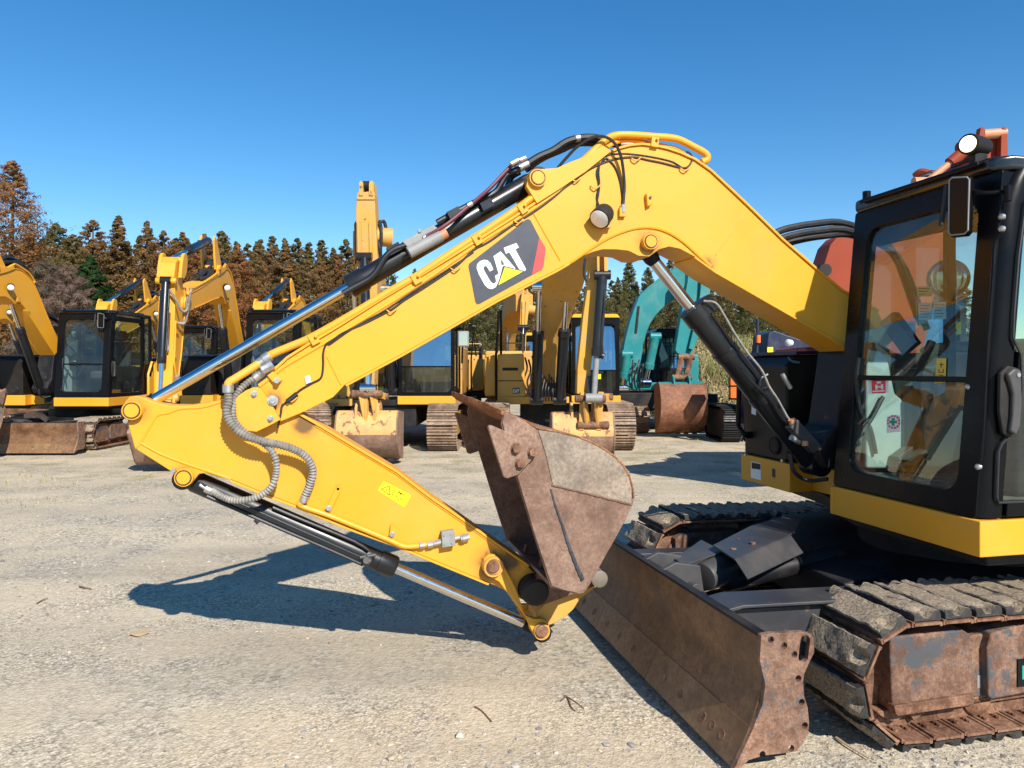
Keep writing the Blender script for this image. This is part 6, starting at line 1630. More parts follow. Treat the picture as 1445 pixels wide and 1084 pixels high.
def mini(loc, rz, s, tb, ta, label, group, swing=0.0, curl=45):
    tb, ta = math.radians(tb), math.radians(ta)
    r = bpy.data.objects.new('excavator', None); COL.objects.link(r); r.location = loc; r.rotation_euler = (0, 0, rz); r.scale = (s, s, s)
    tag(r, label, 'excavator', group)
    SWg = Matrix.Translation(foot) @ Matrix.Rotation(math.radians(swing), 4, 'Z') @ Matrix.Translation(-foot)
    MB0 = rot_about(foot, tb); tip2 = MB0 @ tipv; MA0 = rot_about(tip2, ta - tb) @ MB0; MK = SWg @ rot_about(MA0 @ pivv, math.radians(curl)) @ MA0; MBm = SWg @ MB0; MA = SWg @ MA0
    for ch in list(EX.e.children):
        nm = base(ch.name)
        if nm in SKIP: continue
        M = MBm if nm in BOOM_SET else MK if nm == 'bucket' else MA if nm in ARM_SET else Matrix.Identity(4)
        c = ch.copy(); COL.objects.link(c); c.parent = r; c.matrix_local = M
        for g_ in ch.children:
            if base(g_.name) in SKIP: continue
            d = g_.copy(); COL.objects.link(d); d.parent = c; d.matrix_local = Matrix.Identity(4)
    for nm, me, M in (('hose_bundle', HBM, MBm), ('side_rail', RBM, Matrix.Identity(4)), ('arm_ear', ear_ms[0], MA), ('arm_ear', ear_ms[1], MA), ('cylinder_lug', lug_ms[0], MBm), ('cylinder_lug', lug_ms[1], MBm)):
        o = bpy.data.objects.new(nm, me); COL.objects.link(o); o.parent = r; o.matrix_local = M
    for nm, a, b, f, rb, rr in (('arm_cylinder', MBm @ top_v, MA @ elbow_v, .6, .066, .032), ('boom_cylinder', cav, MBm @ cbv, .72, .073, .036)):
        a, b = Vector(a), Vector(b); L = (b - a).length; dd_ = (b - a).normalized()
        m = MB().lathe(a, a + dd_ * L * f, [(0, rb * .8), (.05, rb), (L * f - .1, rb), (L * f - .09, rb * 1.12), (L * f, rb)], n=16)
        o = bpy.data.objects.new(nm, m.mesh(nm)); COL.objects.link(o); o.parent = r; o.data.materials.append(BLKG)
        q = bpy.data.objects.new('piston_rod', MB().cyl(a + dd_ * L * f, b, rr, n=14).mesh('piston_rod')); COL.objects.link(q); q.parent = o; q.data.materials.append(CHROME)
    return r
GM = 'small excavators parked in the row behind'
sM = 1.09
def place(px, d, tb, ta, label, swing=0.0):
    """px: left edge of the cab front, d: distance of the cab front"""
    X = (px - CX) * d / F_PX
    return mini((X + .02 * sM, d + .85 * sM, 0), math.radians(90), sM, tb, ta, label, GM, swing)
place(76, 14.9, 17, 40, 'yellow excavator at the far left with black cab, rust brown dozer blade in front')
place(344, 14.9, 17, 72, 'yellow excavator with upright folded arm and blue-lit roof, behind the chrome rod', 7.0)
place(247, 20.5, 14, 72, 'yellow excavator in the second row, its dark cab showing behind the folded upright arm', 5.0)
place(58, 20.6, 16, 60, 'second-row yellow excavator at the left edge, boom seen between nearer boom and cab')
place(446, 20.5, 14, 72, 'yellow excavator in the second row, only its arm ears showing above the blue-lit cab roof')

# ---- full-size excavators -------------------------------------------------------------------------------------------------
def shoes(mb, Xc, w, Y0, Y1, H, st=.175, th=.028):
    r = H / 2 - .04; zc_ = H / 2; top = (Y1 - Y0) - 2 * (r + .04)
    fY, bY = Y0 + r + .04, Y1 - r - .04; arc = PI * r; tot = 2 * top + 2 * arc; n = int(tot / st)
    for i in range(n):
        s = i * tot / n
        if s < top: y, z, a = fY + s, zc_ + r, 0
        elif s < top + arc: q = (s - top) / r; y, z, a = bY + r * math.sin(q), zc_ + r * math.cos(q), -q
        elif s < 2 * top + arc: y, z, a = bY - (s - top - arc), zc_ - r, PI
        else: q = (s - 2 * top - arc) / r; y, z, a = fY - r * math.sin(q), zc_ - r * math.cos(q), PI - q
        ca, sa = math.cos(a), math.sin(a)
        fn = lambda v: (Xc + v[0], y + v[1] * ca - v[2] * sa, z + v[1] * sa + v[2] * ca)
        mb.box(-w / 2, w / 2, -st * .47, st * .44, 0, .014, fn)
        for u in (-.36, .02, .36): mb.box(-w / 2, w / 2, st * u - .008, st * u + .008, .012, .012 + th, fn)
        for u in (-.13, .13):                                   # track bolts
            mb.box(u * w * 2 * .45 - .012, u * w * 2 * .45 + .012, -.035, -.012, .012, .024, fn)
SHOEL = rust('pale_worn_track_shoe', (0.26, 0.17, 0.11), (0.42, 0.31, 0.22), rough=0.6, spec=0.4)
def track(T, Xc, w, Y0, Y1, H=.92):
    m = MB(); shoes(m, Xc, w, Y0, Y1, H); tk = T.part('crawler_track', m, SHOEL)
    f = MB(); f.loft([(Xc - w * .32, Y0 + .5, .2), (Xc - w * .32, Y1 - .5, .2), (Xc - w * .32, Y1 - .55, H - .25), (Xc - w * .32, Y0 + .55, H - .25)], [(Xc + w * .32, Y0 + .5, .2), (Xc + w * .32, Y1 - .5, .2), (Xc + w * .32, Y1 - .55, H - .25), (Xc + w * .32, Y0 + .55, H - .25)])
    T.part('track_frame', f, YELO, tk)
    for y in (Y0 + .47, Y1 - .47):
        T.part('idler_wheel' if y < (Y0 + Y1) / 2 else 'drive_sprocket', MB().lathe((Xc - w * .3, y, H / 2), (Xc + w * .3, y, H / 2), [(0, .1), (.02, .3), (w * .6 - .02, .3), (w * .6, .1)], n=24), RUSTT, tk)
    return tk
def rrect(x0, x1, z0, z1, r, n=5):
    out = []
    for cx_, cz_, a0 in ((x1 - r, z1 - r, 0), (x0 + r, z1 - r, 90), (x0 + r, z0 + r, 180), (x1 - r, z0 + r, 270)):
        out += [(cx_ + r * math.cos(math.radians(a0 + 90 * i / n)), cz_ + r * math.sin(math.radians(a0 + 90 * i / n))) for i in range(n + 1)]
    return out
def ring_xz(mb, out, inn, y0, y1):
    n = len(out)
    V = [(a, y0, b) for a, b in out] + [(a, y0, b) for a, b in inn] + [(a, y1, b) for a, b in out] + [(a, y1, b) for a, b in inn]; f = []
    for i in range(n):
        j = (i + 1) % n
        f += [(i, j, n + j, n + i), (2 * n + i, 3 * n + i, 3 * n + j, 2 * n + j), (i, 2 * n + i, 2 * n + j, j), (n + i, n + j, 3 * n + j, 3 * n + i)]
    return mb.add(V, f)
def cab(T, x0, x1, y0, y1, z0, z1, roofmat=BLK, bar=.32, frame=BLK, skirt=YEL, lean=0.0):
    m = MB(); ring_xz(m, rrect(x0, x1, z0, z1, .06), rrect(x0 + .075, x1 - .075, z0 + .07, z1 - .13, .10), y0, y0 + .07)
    for x in (x0, x1 - .05):                                     # side frames
        m.box(x, x + .05, y0 + .07, y1, z0, z0 + .12); m.box(x, x + .05, y0 + .07, y1, z1 - .09, z1 - .01); m.box(x, x + .05, y0 + .75, y0 + .84, z0 + .12, z1 - .09); m.box(x, x + .05, y1 - .10, y1, z0 + .12, z1 - .09)
    m.box(x0 + .05, x1 - .05, y1 - .06, y1, z0, z0 + .7); m.box(x0 + .05, x1 - .05, y0 + .07, y1 - .06, z0, z0 + .04)
    C_ = T.part('cab', m, frame, bev=.008)
    zb_ = z0 + (z1 - z0) * bar
    T.part('windscreen_bar', MB().box(x0 + .07, x1 - .07, y0 + .01, y0 + .05, zb_ - .014, zb_ + .014), frame, C_)
    zt = z1 - .125
    lean_ = lambda v: (v[0], v[1] + (.13 * (v[2] - zb_) / (zt - zb_) if v[2] > zb_ else 0), v[2])       # the upper pane leans back
    T.part('windscreen', MB().prism([(x0 + .07, zb_), (x1 - .07, zb_), (x1 - .07, zt), (x0 + .07, zt)], y0 + .020, y0 + .026, lean_), GLASSB, C_)
    T.part('lower_windscreen', MB().prism([(x0 + .07, z0 + .065), (x1 - .07, z0 + .065), (x1 - .07, zb_), (x0 + .07, zb_)], y0 + .020, y0 + .026), GLASSF, C_)
    for x in (x0 + .02, x1 - .026):
        T.part('side_window', MB().box(x, x + .006, y0 + .08, y1 - .08, z0 + .12, z1 - .09), GLASSF, C_)
    T.part('rear_window', MB().box(x0 + .06, x1 - .06, y1 - .03, y1 - .024, z0 + .7, z1 - .08), GLASSF, C_)
    T.part('roof', MB().loft([(x0 - .01, y0 - .03, z1 - .005), (x1 + .01, y0 - .03, z1 - .005), (x1 + .01, y1, z1 - .005), (x0 - .01, y1, z1 - .005)], [(x0 + .04, y0 + .06, z1 + .075), (x1 - .04, y0 + .06, z1 + .075), (x1 - .04, y1 - .06, z1 + .075), (x0 + .04, y1 - .06, z1 + .075)]), roofmat, C_, bev=.015)
    s_ = MB(); xc = (x0 + x1) / 2
    s_.box(xc - .26, xc + .26, y0 + .75, y0 + 1.25, z0 + .40, z0 + .52); s_.box(xc - .26, xc + .26, y0 + 1.18, y0 + 1.32, z0 + .5, z0 + 1.15); s_.box(xc - .14, xc + .14, y0 + 1.2, y0 + 1.30, z0 + 1.17, z0 + 1.38)
    T.part('seat', s_, SEATF, C_, bev=.04)
    c_ = MB(); c_.box(x0 + .08, xc - .3, y0 + .55, y0 + 1.3, z0 + .04, z0 + .55); c_.box(xc + .3, x1 - .08, y0 + .55, y0 + 1.3, z0 + .04, z0 + .55)
    for x in (xc - .36, xc + .36, xc - .08, xc + .08):
        yy = y0 + (.62 if abs(x - xc) > .2 else .28); c_.tube([(x, yy, z0 + (.5 if abs(x - xc) > .2 else .05)), (x, yy - .04, z0 + (.72 if abs(x - xc) > .2 else .55))], .025, n=8, seg=1)
    T.part('control_levers', c_, BLKD, C_)
    T.part('cab_skirt', MB().box(x0 - .01, x1 + .02, y0 - .02, y1, z0 - .17, z0 - .003), skirt, C_, bev=.01)
    return C_
def cyl2(T, a, b, f, rb, rr, name, parent=None, rod=CHROME, bm=BLKG):
    a, b = Vector(a), Vector(b); L = (b - a).length; d = (b - a).normalized()
    m = MB().lathe(a, a + d * L * f, [(0, rb * .7), (.03, rb), (L * f - .14, rb), (L * f - .13, rb * 1.15), (L * f, rb * 1.1)], n=18)
    m.cyl(a - Vector((.13, 0, 0)), a + Vector((.13, 0, 0)), rb * .9, n=14)
    o = T.part(name, m, bm, parent); r_ = MB().cyl(a + d * L * f, b, rr, n=16); r_.cyl(b - Vector((.13, 0, 0)), b + Vector((.13, 0, 0)), rr * 1.7, n=14); T.part('piston_rod', r_, rod, o); return o
def bucket(T, Xc, w, y, z, h, mat_top, mat_low, teeth=5, tilt=0.0, dep=.62, cutf=.45):
    """bucket seen on its back: hinge at (y, z), hanging h below; teeth curl to the rear"""
    pr = [(-.02, .06), (-.10, -.02), (-.16, -.20), (-.19, -.42), (-.14, -.66), (.0, -.84), (.18, -.95), (.40, -1.0)]
    pr = [(a * dep / .62 * 1.15, b * h) for a, b in pr]
    ct_, st_ = math.cos(tilt), math.sin(tilt)
    pr = [(a * ct_ - b * st_, a * st_ + b * ct_) for a, b in pr]
    P = [(p.x, p.z) for p in catmull([(a, 0, b) for a, b in pr], 4)]
    def strip(i0, i1, xi0, xi1, th=.02):
        m = MB(); Q = P[i0:i1 + 1]; n = len(Q)
        V = [(xi0, y + a, z + b) for a, b in Q] + [(xi1, y + a, z + b) for a, b in Q] + [(xi0, y + a + th, z + b) for a, b in Q] + [(xi1, y + a + th, z + b) for a, b in Q]
        f = []
        for i in range(n - 1): f += [(i, i + 1, n + i + 1, n + i), (2 * n + i, 3 * n + i, 3 * n + i + 1, 2 * n + i + 1), (i, 2 * n + i, 2 * n + i + 1, i + 1), (n + i, n + i + 1, 3 * n + i + 1, 3 * n + i)]
        return m.add(V, f + [(0, n, 3 * n, 2 * n), (n - 1, 2 * n - 1, 4 * n - 1, 3 * n - 1)])
    k = len(P) - 1; j = int(k * cutf)
    B_ = T.part('bucket', strip(0, j, Xc - w / 2, Xc + w / 2), mat_top, smooth=60)
    T.part('bucket_shell', strip(j, k, Xc - w / 2, Xc + w / 2), mat_low, B_, smooth=60)
    for x in (Xc - w / 2 - .02, Xc + w / 2 - .002):
        sp = MB(); sp.loft([(x, y + a - .012, z + b) for a, b in P] + [(x, y + .52, z + .0)], [(x + .022, y + a - .012, z + b) for a, b in P] + [(x + .022, y + .52, z + .0)]); T.part('bucket_side', sp, mat_low, B_)
    e = MB()
    for x in (Xc - .20, Xc + .16): e.loft([(x, y + a, z + b) for a, b in ((-.16, -.22), (-.13, .10), (.0, .22), (.14, .2), (.2, 0))], [(x + .04, y + a, z + b) for a, b in ((-.16, -.22), (-.13, .10), (.0, .22), (.14, .2), (.2, 0))])
    T.part('bucket_ear', e, mat_top, B_, bev=.004)
    t_ = MB(); q = P[-1]
    for i in range(teeth):
        x = Xc - w / 2 + w * (i + .5) / teeth
        t_.loft([(x - .045, y + q[0] - .07, z + q[1] + .05), (x + .045, y + q[0] - .07, z + q[1] + .05), (x + .045, y + q[0] - .03, z + q[1] - .02), (x - .045, y + q[0] - .03, z + q[1] - .02)],
                [(x - .03, y + q[0] + .14, z + q[1] + .0), (x + .03, y + q[0] + .14, z + q[1]), (x + .03, y + q[0] + .14, z + q[1] - .03), (x - .03, y + q[0] + .14, z + q[1] - .03)])
    T.part('bucket_tooth', t_, RUSTT, B_)
    return B_
def linkage(T, Xc, top, mid, low, parent=None, mat=YELO):
    """side bars, link, and their pins between arm end and bucket"""
    m = MB()
    for s in (-1, 1): m.bar(top + Vector((s * .17, .0, 0)), mid + Vector((s * .17, 0, 0)), .035, .11)
    L_ = T.part('side_link', m, mat, parent, bev=.004)
    m = MB()
    for s in (-1, 1): m.bar(mid + Vector((s * .09, 0, 0)), low + Vector((s * .09, 0, 0)), .04, .12)
    T.part('bucket_link', m, mat, L_, bev=.004)
    m = MB()
    for p, wd in ((top, .22), (mid, .25), (low, .26)): m.lathe(p - Vector((wd, 0, 0)), p + Vector((wd, 0, 0)), [(0, .04), (.01, .062), (2 * wd - .01, .062), (2 * wd, .04)], n=16)
    T.part('link_pin', m, RUSTT, L_)
    m = MB(); m.cyl(mid + Vector((0, -.02, .02)), mid + Vector((0, .1, .35)), .06, n=12); T.part('rod_eye', m, STEELD, L_)
    return L_
def hoses(T, pts_list, r, parent=None):
    m = MB()
    for pts in pts_list: m.tube(pts, r, n=7, seg=4)
    return T.part('hydraulic_hose', m, RUBBER, parent)
def house(T, x0, x1, y0, y1, z0, z1, mat, ybox=None):
    """engine house and tail behind the cab line"""
    m = MB(); m.loft([(x0, y0, z0), (x1, y0, z0), (x1, y1 - .5, z0), (x1 - .35, y1, z0), (x0 + .35, y1, z0), (x0, y1 - .5, z0)], [(x0, y0, z1), (x1, y0, z1), (x1, y1 - .5, z1), (x1 - .35, y1, z1), (x0 + .35, y1, z1), (x0, y1 - .5, z1)])
    H_ = T.part('engine_house', m, mat, bev=.05, seg=3)
    m = MB()
    for i in range(6): m.box(x0 + .3, x1 - 1.1, y0 + .4 + .22 * i, y0 + .55 + .22 * i, z1 - .01, z1 + .012)
    T.part('hood_vent', m, BLKD, H_)
    T.part('exhaust_pipe', MB().tube([(x0 + .5, y0 + .9, z1), (x0 + .5, y0 + .9, z1 + .3), (x0 + .5, y0 + 1.0, z1 + .42)], .05, n=12, seg=2), STEELD, H_)
    return H_
GB = 'full-size yellow excavators facing the camera'

# E: big yellow excavator whose arm stands against the sky
E = Thing('excavator', 'yellow excavator with arm standing tall against the sky, tan and rusty bucket on the ground', 'excavator', (-2.4, 16.2, 0), 0, GB)
cab(E, -2.24, -1.13, 14.5, 16.2, 1.06, 2.86)
track(E, -1.33, .58, 13.95, 17.7); track(E, -3.72, .58, 13.95, 17.7)
house(E, -4.15, -1.1, 16.3, 18.9, 1.0, 2.1, YELO)
k = MB(); k.box(-4.15, -3.1, 14.7, 16.28, .98, 1.75); E.part('tool_box', k, YELO, bev=.03)
k = MB(); k.box(-4.1, -1.2, 14.55, 16.3, .86, .98); k.box(-3.2, -1.9, 14.6, 17.2, .45, .86); E.part('deck', k, BLKD, bev=.01)
k = MB(); k.box(-4.0, -3.15, 14.5, 14.56, .86, 1.0); E.part('step', k, YELO, bev=.01)
b0 = Vector((-2.72, 15.1, 1.6))
pth = [b0, Vector((-2.70, 14.7, 2.5)), Vector((-2.67, 14.1, 3.3)), Vector((-2.62, 13.3, 3.75)), Vector((-2.55, 12.75, 3.75))]
BE = E.part('boom', beam(MB(), pth, .40, [.5, .62, .70, .6, .45]), YELO, bev=.015)
cyl2(E, (-3.02, 14.55, 1.15), (-2.98, 13.9, 3.1), .62, .09, .05, 'boom_cylinder'); cyl2(E, (-2.38, 14.55, 1.15), (-2.36, 13.9, 3.1), .62, .09, .05, 'boom_cylinder')
dA = 12.3
am_ = MB()
slab(am_, [(502, 296), (504, 271), (528.5, 271), (530, 310), (533, 371), (531, 470), (528, 545), (514, 545), (508, 470), (503, 371)], dA, .34)
AE = E.part('arm', am_, YELO, bev=.012)
k = MB()
for a, b in ((506.5, 512), (520.5, 527)): slab(k, [(a, 276), (a, 259), (a + 1, 255.5), (b - 1, 255.5), (b, 258), (b, 276)], dA - .02, .30)
E.part('arm_ear', k, YELO, AE, bev=.006)
k = MB(); a, b = W(511, 263, dA + .12), W(521.5, 263, dA + .12); k.cyl(a, b, .085, n=18); E.part('arm_pin', k, BLKD, AE)
k = MB()
for a, b in ((503.6, 507.2), (520.5, 524.5)): slab(k, [(a, 313), (b, 311), (b + 1, 365), (a + 1, 371)], dA - .03, .03)
slab(k, [(509.5, 312), (518, 312), (518.5, 358), (511, 358)], dA - .012, .01)
E.part('arm_rib', k, YELO, AE, bev=.004)
k = MB(); slab(k, [(504, 279), (528.6, 279), (528.7, 281.5), (504, 281.5)], dA - .02, .02); E.part('arm_seam', k, YELO, AE)
k = MB(); k.cyl(W(532, 334, dA + .25), W(554, 336, dA + .3), .16, n=24); E.part('boom_end_pin', k, YELO, BE)
E.part('arm_side_plate', slab(MB(), [(499.5, 316), (502, 312), (503, 345), (503, 372), (501, 372)], dA + .05, .25), BLKD, AE)
hoses(E, [[W(536, 312, 12.5), W(538, 330, 12.4), W(537, 360, 12.5), W(543, 390, 12.9)], [W(533, 318, 12.5), W(541, 312, 12.55), W(545, 325, 12.6), W(548, 350, 12.7)], [W(531, 330, 12.5), W(535, 350, 12.4), W(538, 375, 12.6)]], .03, AE)
cyl2(E, W(514, 362, 12.22), W(520, 548, 12.0), .55, .075, .045, 'bucket_cylinder', None)
linkage(E, 0, W(530, 560, 12.3), W(518, 556, 12.0), W(526, 597, 12.05))
bucket(E, W(519, 585, 12.1).x, .98, 12.15, .86, .80, YELB, RUSTS)
k = MB()
for px in (518, 530): k.bar(W(px, 545, 12.05), W(px - 1, 600, 12.02), .05, .08)
E.part('tipping_link', k, YELO, bev=.006)
k = MB(); k.tube([(-1.14, 14.6, 2.35), (-.98, 14.45, 2.38), (-.97, 14.42, 2.1), (-.98, 14.44, 1.7)], .02, n=8); mr = E.part('mirror_arm', k, BLK)
k = MB(); k.box(-1.06, -.84, 14.38, 14.43, 2.02, 2.33); E.part('mirror', k, GREYP, mr, bev=.025); E.part('mirror_glass', MB().box(-1.03, -.87, 14.374, 14.379, 2.05, 2.30), MIRROR, mr)
k = MB()
for i in range(6): k.tube([(-2.55 + .05 * i, 14.8, 1.15), (-2.52 + .05 * i, 14.5, 1.35 + .03 * i), (-2.5 + .04 * i, 14.6, 1.75), (-2.6 + .03 * i, 14.7, 2.1)], .02, n=7)
E.part('hose_bundle', k, RUBBER)

# F: big yellow excavator right of it, boom in shade, arm upright in front of the cab
Fm = Thing('excavator', 'yellow excavator under the big boom, shaded boom and black boom cylinders, yellow roof edge', 'excavator', (0.9, 17, 0), 0, GB)
cab(Fm, 1.22, 2.19, 15.0, 16.7, 1.05, 2.64, roofmat=YEL)
track(Fm, W(876, 600, 14.3).x, .52, 14.05, 17.9); track(Fm, W(700, 600, 14.3).x, .52, 14.05, 17.9)
house(Fm, -.62, 2.3, 16.8, 19.3, 1.0, 2.0, YELO)
k = MB(); slab(k, [(702, 500), (739, 499), (742, 560), (702, 562)], 15.0, 1.75); tb_ = Fm.part('tool_box', k, YELD, bev=.03)
k = MB(); slab(k, [(709, 519), (731, 519), (731, 523), (709, 523)], 14.985, .012); Fm.part('box_handle', k, BLKD, tb_)
k = MB(); slab(k, [(703, 537), (739, 537), (739, 538), (703, 538)], 14.99, .012); Fm.part('door_gap', k, BLKD, tb_)
k = MB(); slab(k, [(723, 548), (733, 547), (734, 555), (724, 556)], 14.985, .012); lg = Fm.part('badge', k, CHAR, tb_)
def letters(T, par, px, py, w, h, d, mat):
    # C A T in three small blocks
    u = w / 11.0
    m = MB()
    for q in ([(0, 0), (3, 0), (3, .25), (1, .25), (1, .75), (3, .75), (3, 1), (0, 1)], [(3.6, 1), (4.8, 0), (5.8, 0), (7, 1), (6, 1), (5.3, .3), (4.6, 1)], [(7.2, 0), (11, 0), (11, .25), (9.7, .25), (9.7, 1), (8.6, 1), (8.6, .25), (7.2, .25)]):
        slab(m, [(px + a * u, py + b * h) for a, b in q], d, .006)
    return T.part('letter', m, mat, par)
letters(Fm, lg, 724.5, 549.5, 8, 4.5, 14.978, WHITE)
k = MB(); slab(k, [(683, 505), (700, 500), (701, 560), (684, 560)], 15.2, 1.4); Fm.part('side_door', k, YELD, tb_, bev=.05)
Fm.part('grab_rail', MB().tube([W(700, 565, 14.8), W(700, 500, 14.8), W(704, 440, 14.85), W(707, 438, 14.9), W(707, 500, 15.1)], .025, n=8, seg=1), BLK, tb_)
k = MB(); slab(k, [(700, 560), (875, 560), (875, 570), (700, 571)], 15.05, 1.8); slab(k, [(735, 570), (835, 570), (835, 610), (735, 610)], 15.4, 1.6); Fm.part('deck', k, BLKD, bev=.01)
k = MB(); slab(k, [(700, 560), (803, 560), (803, 569), (700, 571)], 14.98, .06); Fm.part('deck_edge', k, YELD, bev=.01)
bp = [W(778, 535, 15.1), W(780, 470, 14.8), W(784, 420, 14.3), W(793, 380, 13.7), W(808, 345, 13.0), W(828, 320, 12.2), W(846, 318, 11.6)]
BF = Fm.part('boom', beam(MB(), bp, [.46, .48, .62, .76, .60, .5, .45], [.5, .6, .75, .75, .65, .5, .4]), YELO, bev=.015)
cyl2(Fm, W(757, 565, 14.7), W(761, 405, 13.7), .62, .105, .055, 'boom_cylinder'); cyl2(Fm, W(790, 565, 14.7), W(801, 388, 13.7), .58, .105, .055, 'boom_cylinder')
k = MB(); slab(k, [(835, 340), (858, 338), (858, 380), (850, 400), (841, 450), (836, 500), (830, 556), (814, 556), (815, 520), (823, 444), (830, 400)], 11.9, .34)
AF = Fm.part('arm', k, YELD, bev=.012)
k = MB()
for a, b in ((842, 846), (852, 858)): slab(k, [(a, 345), (b, 345), (b, 385), (b - 2, 392), (a + 1, 392)], 11.7, .35)
Fm.part('arm_ear', k, YELD, AF, bev=.006)
cyl2(Fm, W(850, 388, 11.75), W(838, 562, 11.7), .66, .085, .045, 'bucket_cylinder', None, rod=GREYP)
k = MB()
for (a, b), (c_, e_) in (((846, 422), (855, 424)), ((843, 500), (852, 503))): k.cyl(W(a, b, 11.72), W(c_, e_, 11.72), .05, n=12)
Fm.part('cylinder_band', k, BLKG, AF)
hoses(Fm, [[W(852, 395, 11.7), W(853, 430, 11.65), W(849, 470, 11.65), W(850, 500, 11.7)], [W(826, 365, 11.8), W(824, 385, 11.8), W(828, 398, 11.8)]], .022, AF)
linkage(Fm, 0, W(846, 560, 12.0), W(833, 563, 11.8), W(837, 600, 11.9))
k = MB()
for px in (821, 846): k.bar(W(px + 2, 553, 11.9), W(px - 1, 607, 11.9), .05, .09)
Fm.part('tipping_link', k, YELO, bev=.006)
bucket(Fm, W(822, 590, 12.1).x, .98, 12.1, .84, .80, YELB, RUSTS)
k = MB(); slab(k, [(763, 538), (787, 538), (787, 566), (763, 566)], 15.0, .5); ms = Fm.part('valve_stack', k, STEELD, bev=.02)
hoses(Fm, [[W(762 + 4.2 * i, 566, 14.8), W(761 + 4.2 * i, 552, 14.7), W(763 + 4 * i, 542, 14.75), W(766 + 3 * i, 528 + (i % 3) * 4, 14.8)] for i in range(6)], .014, ms)
k = MB(); slab(k, [(843, 528), (848, 528), (848, 535), (843, 535)], 14.98, .02); Fm.part('sticker', k, YELV)

# G: third one, further back between the two
Gm = Thing('excavator', 'smaller looking yellow excavator far behind, between the tall arm and the shaded boom', 'excavator', (-1.2, 21.5, 0), 0, GB)
cab(Gm, W(734, 500, 20).x, W(760, 500, 20).x + .5, 20, 21.7, 1.05, 2.5, roofmat=YEL)
house(Gm, -1.9, 1.0, 21.8, 24.0, 1.0, 2.0, YELO)
track(Gm, -1.2, .5, 19.4, 23, .85); track(Gm, .7, .5, 19.4, 23, .85)
k = MB(); slab(k, [(653, 508), (681, 506), (682, 551), (655, 553)], 19.9, 1.9); Gm.part('tool_box', k, YELD, bev=.03)
k = MB(); slab(k, [(655, 553), (760, 552), (760, 562), (655, 562)], 19.95, 1.8); Gm.part('deck', k, BLKD, bev=.01)
Gm.part('boom', beam(MB(), [W(716, 520, 20.2), W(716, 470, 19.8), W(722, 438, 19.2), W(732, 425, 18.4), W(740, 428, 17.6)], .42, [.5, .6, .65, .55, .4]), YELO, bev=.015)
k = MB(); slab(k, [(735, 424), (736, 415), (746, 415), (747, 430), (743, 465), (741, 520), (733, 520), (733, 465)], 17.4, .32); AG = Gm.part('arm', k, YELD, bev=.01)
k = MB(); slab(k, [(736, 415), (738.5, 408), (739.5, 408), (739.5, 415)], 17.4, .3); slab(k, [(743, 415), (743, 408), (744.5, 408), (746.5, 415)], 17.4, .3); Gm.part('arm_ear', k, YELD, AG)
Gm.part('boom_end_pin', MB().cyl(W(746, 437, 17.6), W(755, 438, 17.6), .11, n=18), YELD, AG)
k = MB(); slab(k, [(737, 425), (741, 425), (740, 462), (736, 462)], 17.36, .04); slab(k, [(742, 425), (744.5, 425), (742, 462), (740.5, 462)], 17.36, .04); Gm.part('arm_rib', k, YELD, AG)
cyl2(Gm, W(738, 462, 17.3), W(735, 520, 17.2), .6, .07, .04, 'bucket_cylinder')
Gm.part('grab_rail', MB().tube([W(665, 553, 19.7), W(665, 505, 19.7), W(668, 470, 19.8), W(672, 503, 19.8)], .022, n=8, seg=1), BLK)
k = MB(); k.box(-1.13, -.95, 19.7, 19.8, 1.95, 2.2); Gm.part('exhaust_pipe', MB().tube([W(678, 510, 20.4), W(678, 490, 20.4), W(676, 482, 20.5)], .05, n=10, seg=2), STEELD)

# H: teal excavator with rusty bucket
H = Thing('excavator', 'teal excavator with big rust brown bucket and barred cab guard', 'excavator', (4.4, 20, 0), 0)
k = MB(); slab(k, [(874, 548), (877, 508), (882, 480), (887, 460), (894, 438), (902, 418), (917, 406), (935, 392), (952, 380), (964, 372), (976, 374), (978, 388), (972, 404), (962, 414), (953, 421), (938, 432), (926, 444), (918, 456), (912, 470), (908, 490), (905, 506), (896, 545)], 18.4, .42)
BH = H.part('boom', k, TEAL, bev=.015)
k = MB(); slab(k, [(900, 432), (903, 432), (899, 470), (896, 470)], 18.37, .05); H.part('boom_seam', k, BLKD, BH)
k = MB(); slab(k, [(902, 416), (917, 403), (935, 389), (955, 376), (957, 379), (936, 393), (918, 407), (904, 419)], 18.45, .15); H.part('hydraulic_pipe', k, TEAL, BH, bev=.02)
k = MB(); slab(k, [(972, 370), (985, 374), (1004, 397), (1001, 425), (994, 455), (988, 470), (979, 492), (976, 500), (966, 503), (955, 498), (953, 494), (958, 462), (964, 428), (970, 398)], 17.6, .30)
AH = H.part('arm', k, TEAL, bev=.015)
k = MB(); slab(k, [(990, 385), (1004, 398), (1000, 424), (985, 478), (978, 494), (972, 492), (982, 450), (988, 415)], 17.48, .12); H.part('arm_side_plate', k, TEAL, AH, bev=.01)
cyl2(H, W(925, 475, 18.2), W(911, 540, 18.3), .7, .11, .06, 'boom_cylinder', bm=TEAL); cyl2(H, W(885, 500, 18.2), W(879, 548, 18.3), .7, .11, .06, 'boom_cylinder', bm=TEAL)
k = MB(); slab(k, [(875, 540), (930, 540), (930, 550), (875, 550)], 18.3, 1.6); slab(k, [(874, 520), (884, 518), (886, 545), (874, 546)], 18.5, .5); H.part('deck', k, TEAL, bev=.01)
hoses(H, [[W(889 + 3.6 * i, 548, 18.2), W(888 + 3.7 * i, 536 - (i % 3) * 5, 18.1), W(891 + 3.3 * i, 522 - (i % 2) * 8, 18.1), W(893 + 2.9 * i, 508 + (i % 3) * 5, 18.3)] for i in range(6)], .016, BH)
cx0, cx1 = W(926, 500, 18.8).x, W(972, 500, 18.8).x
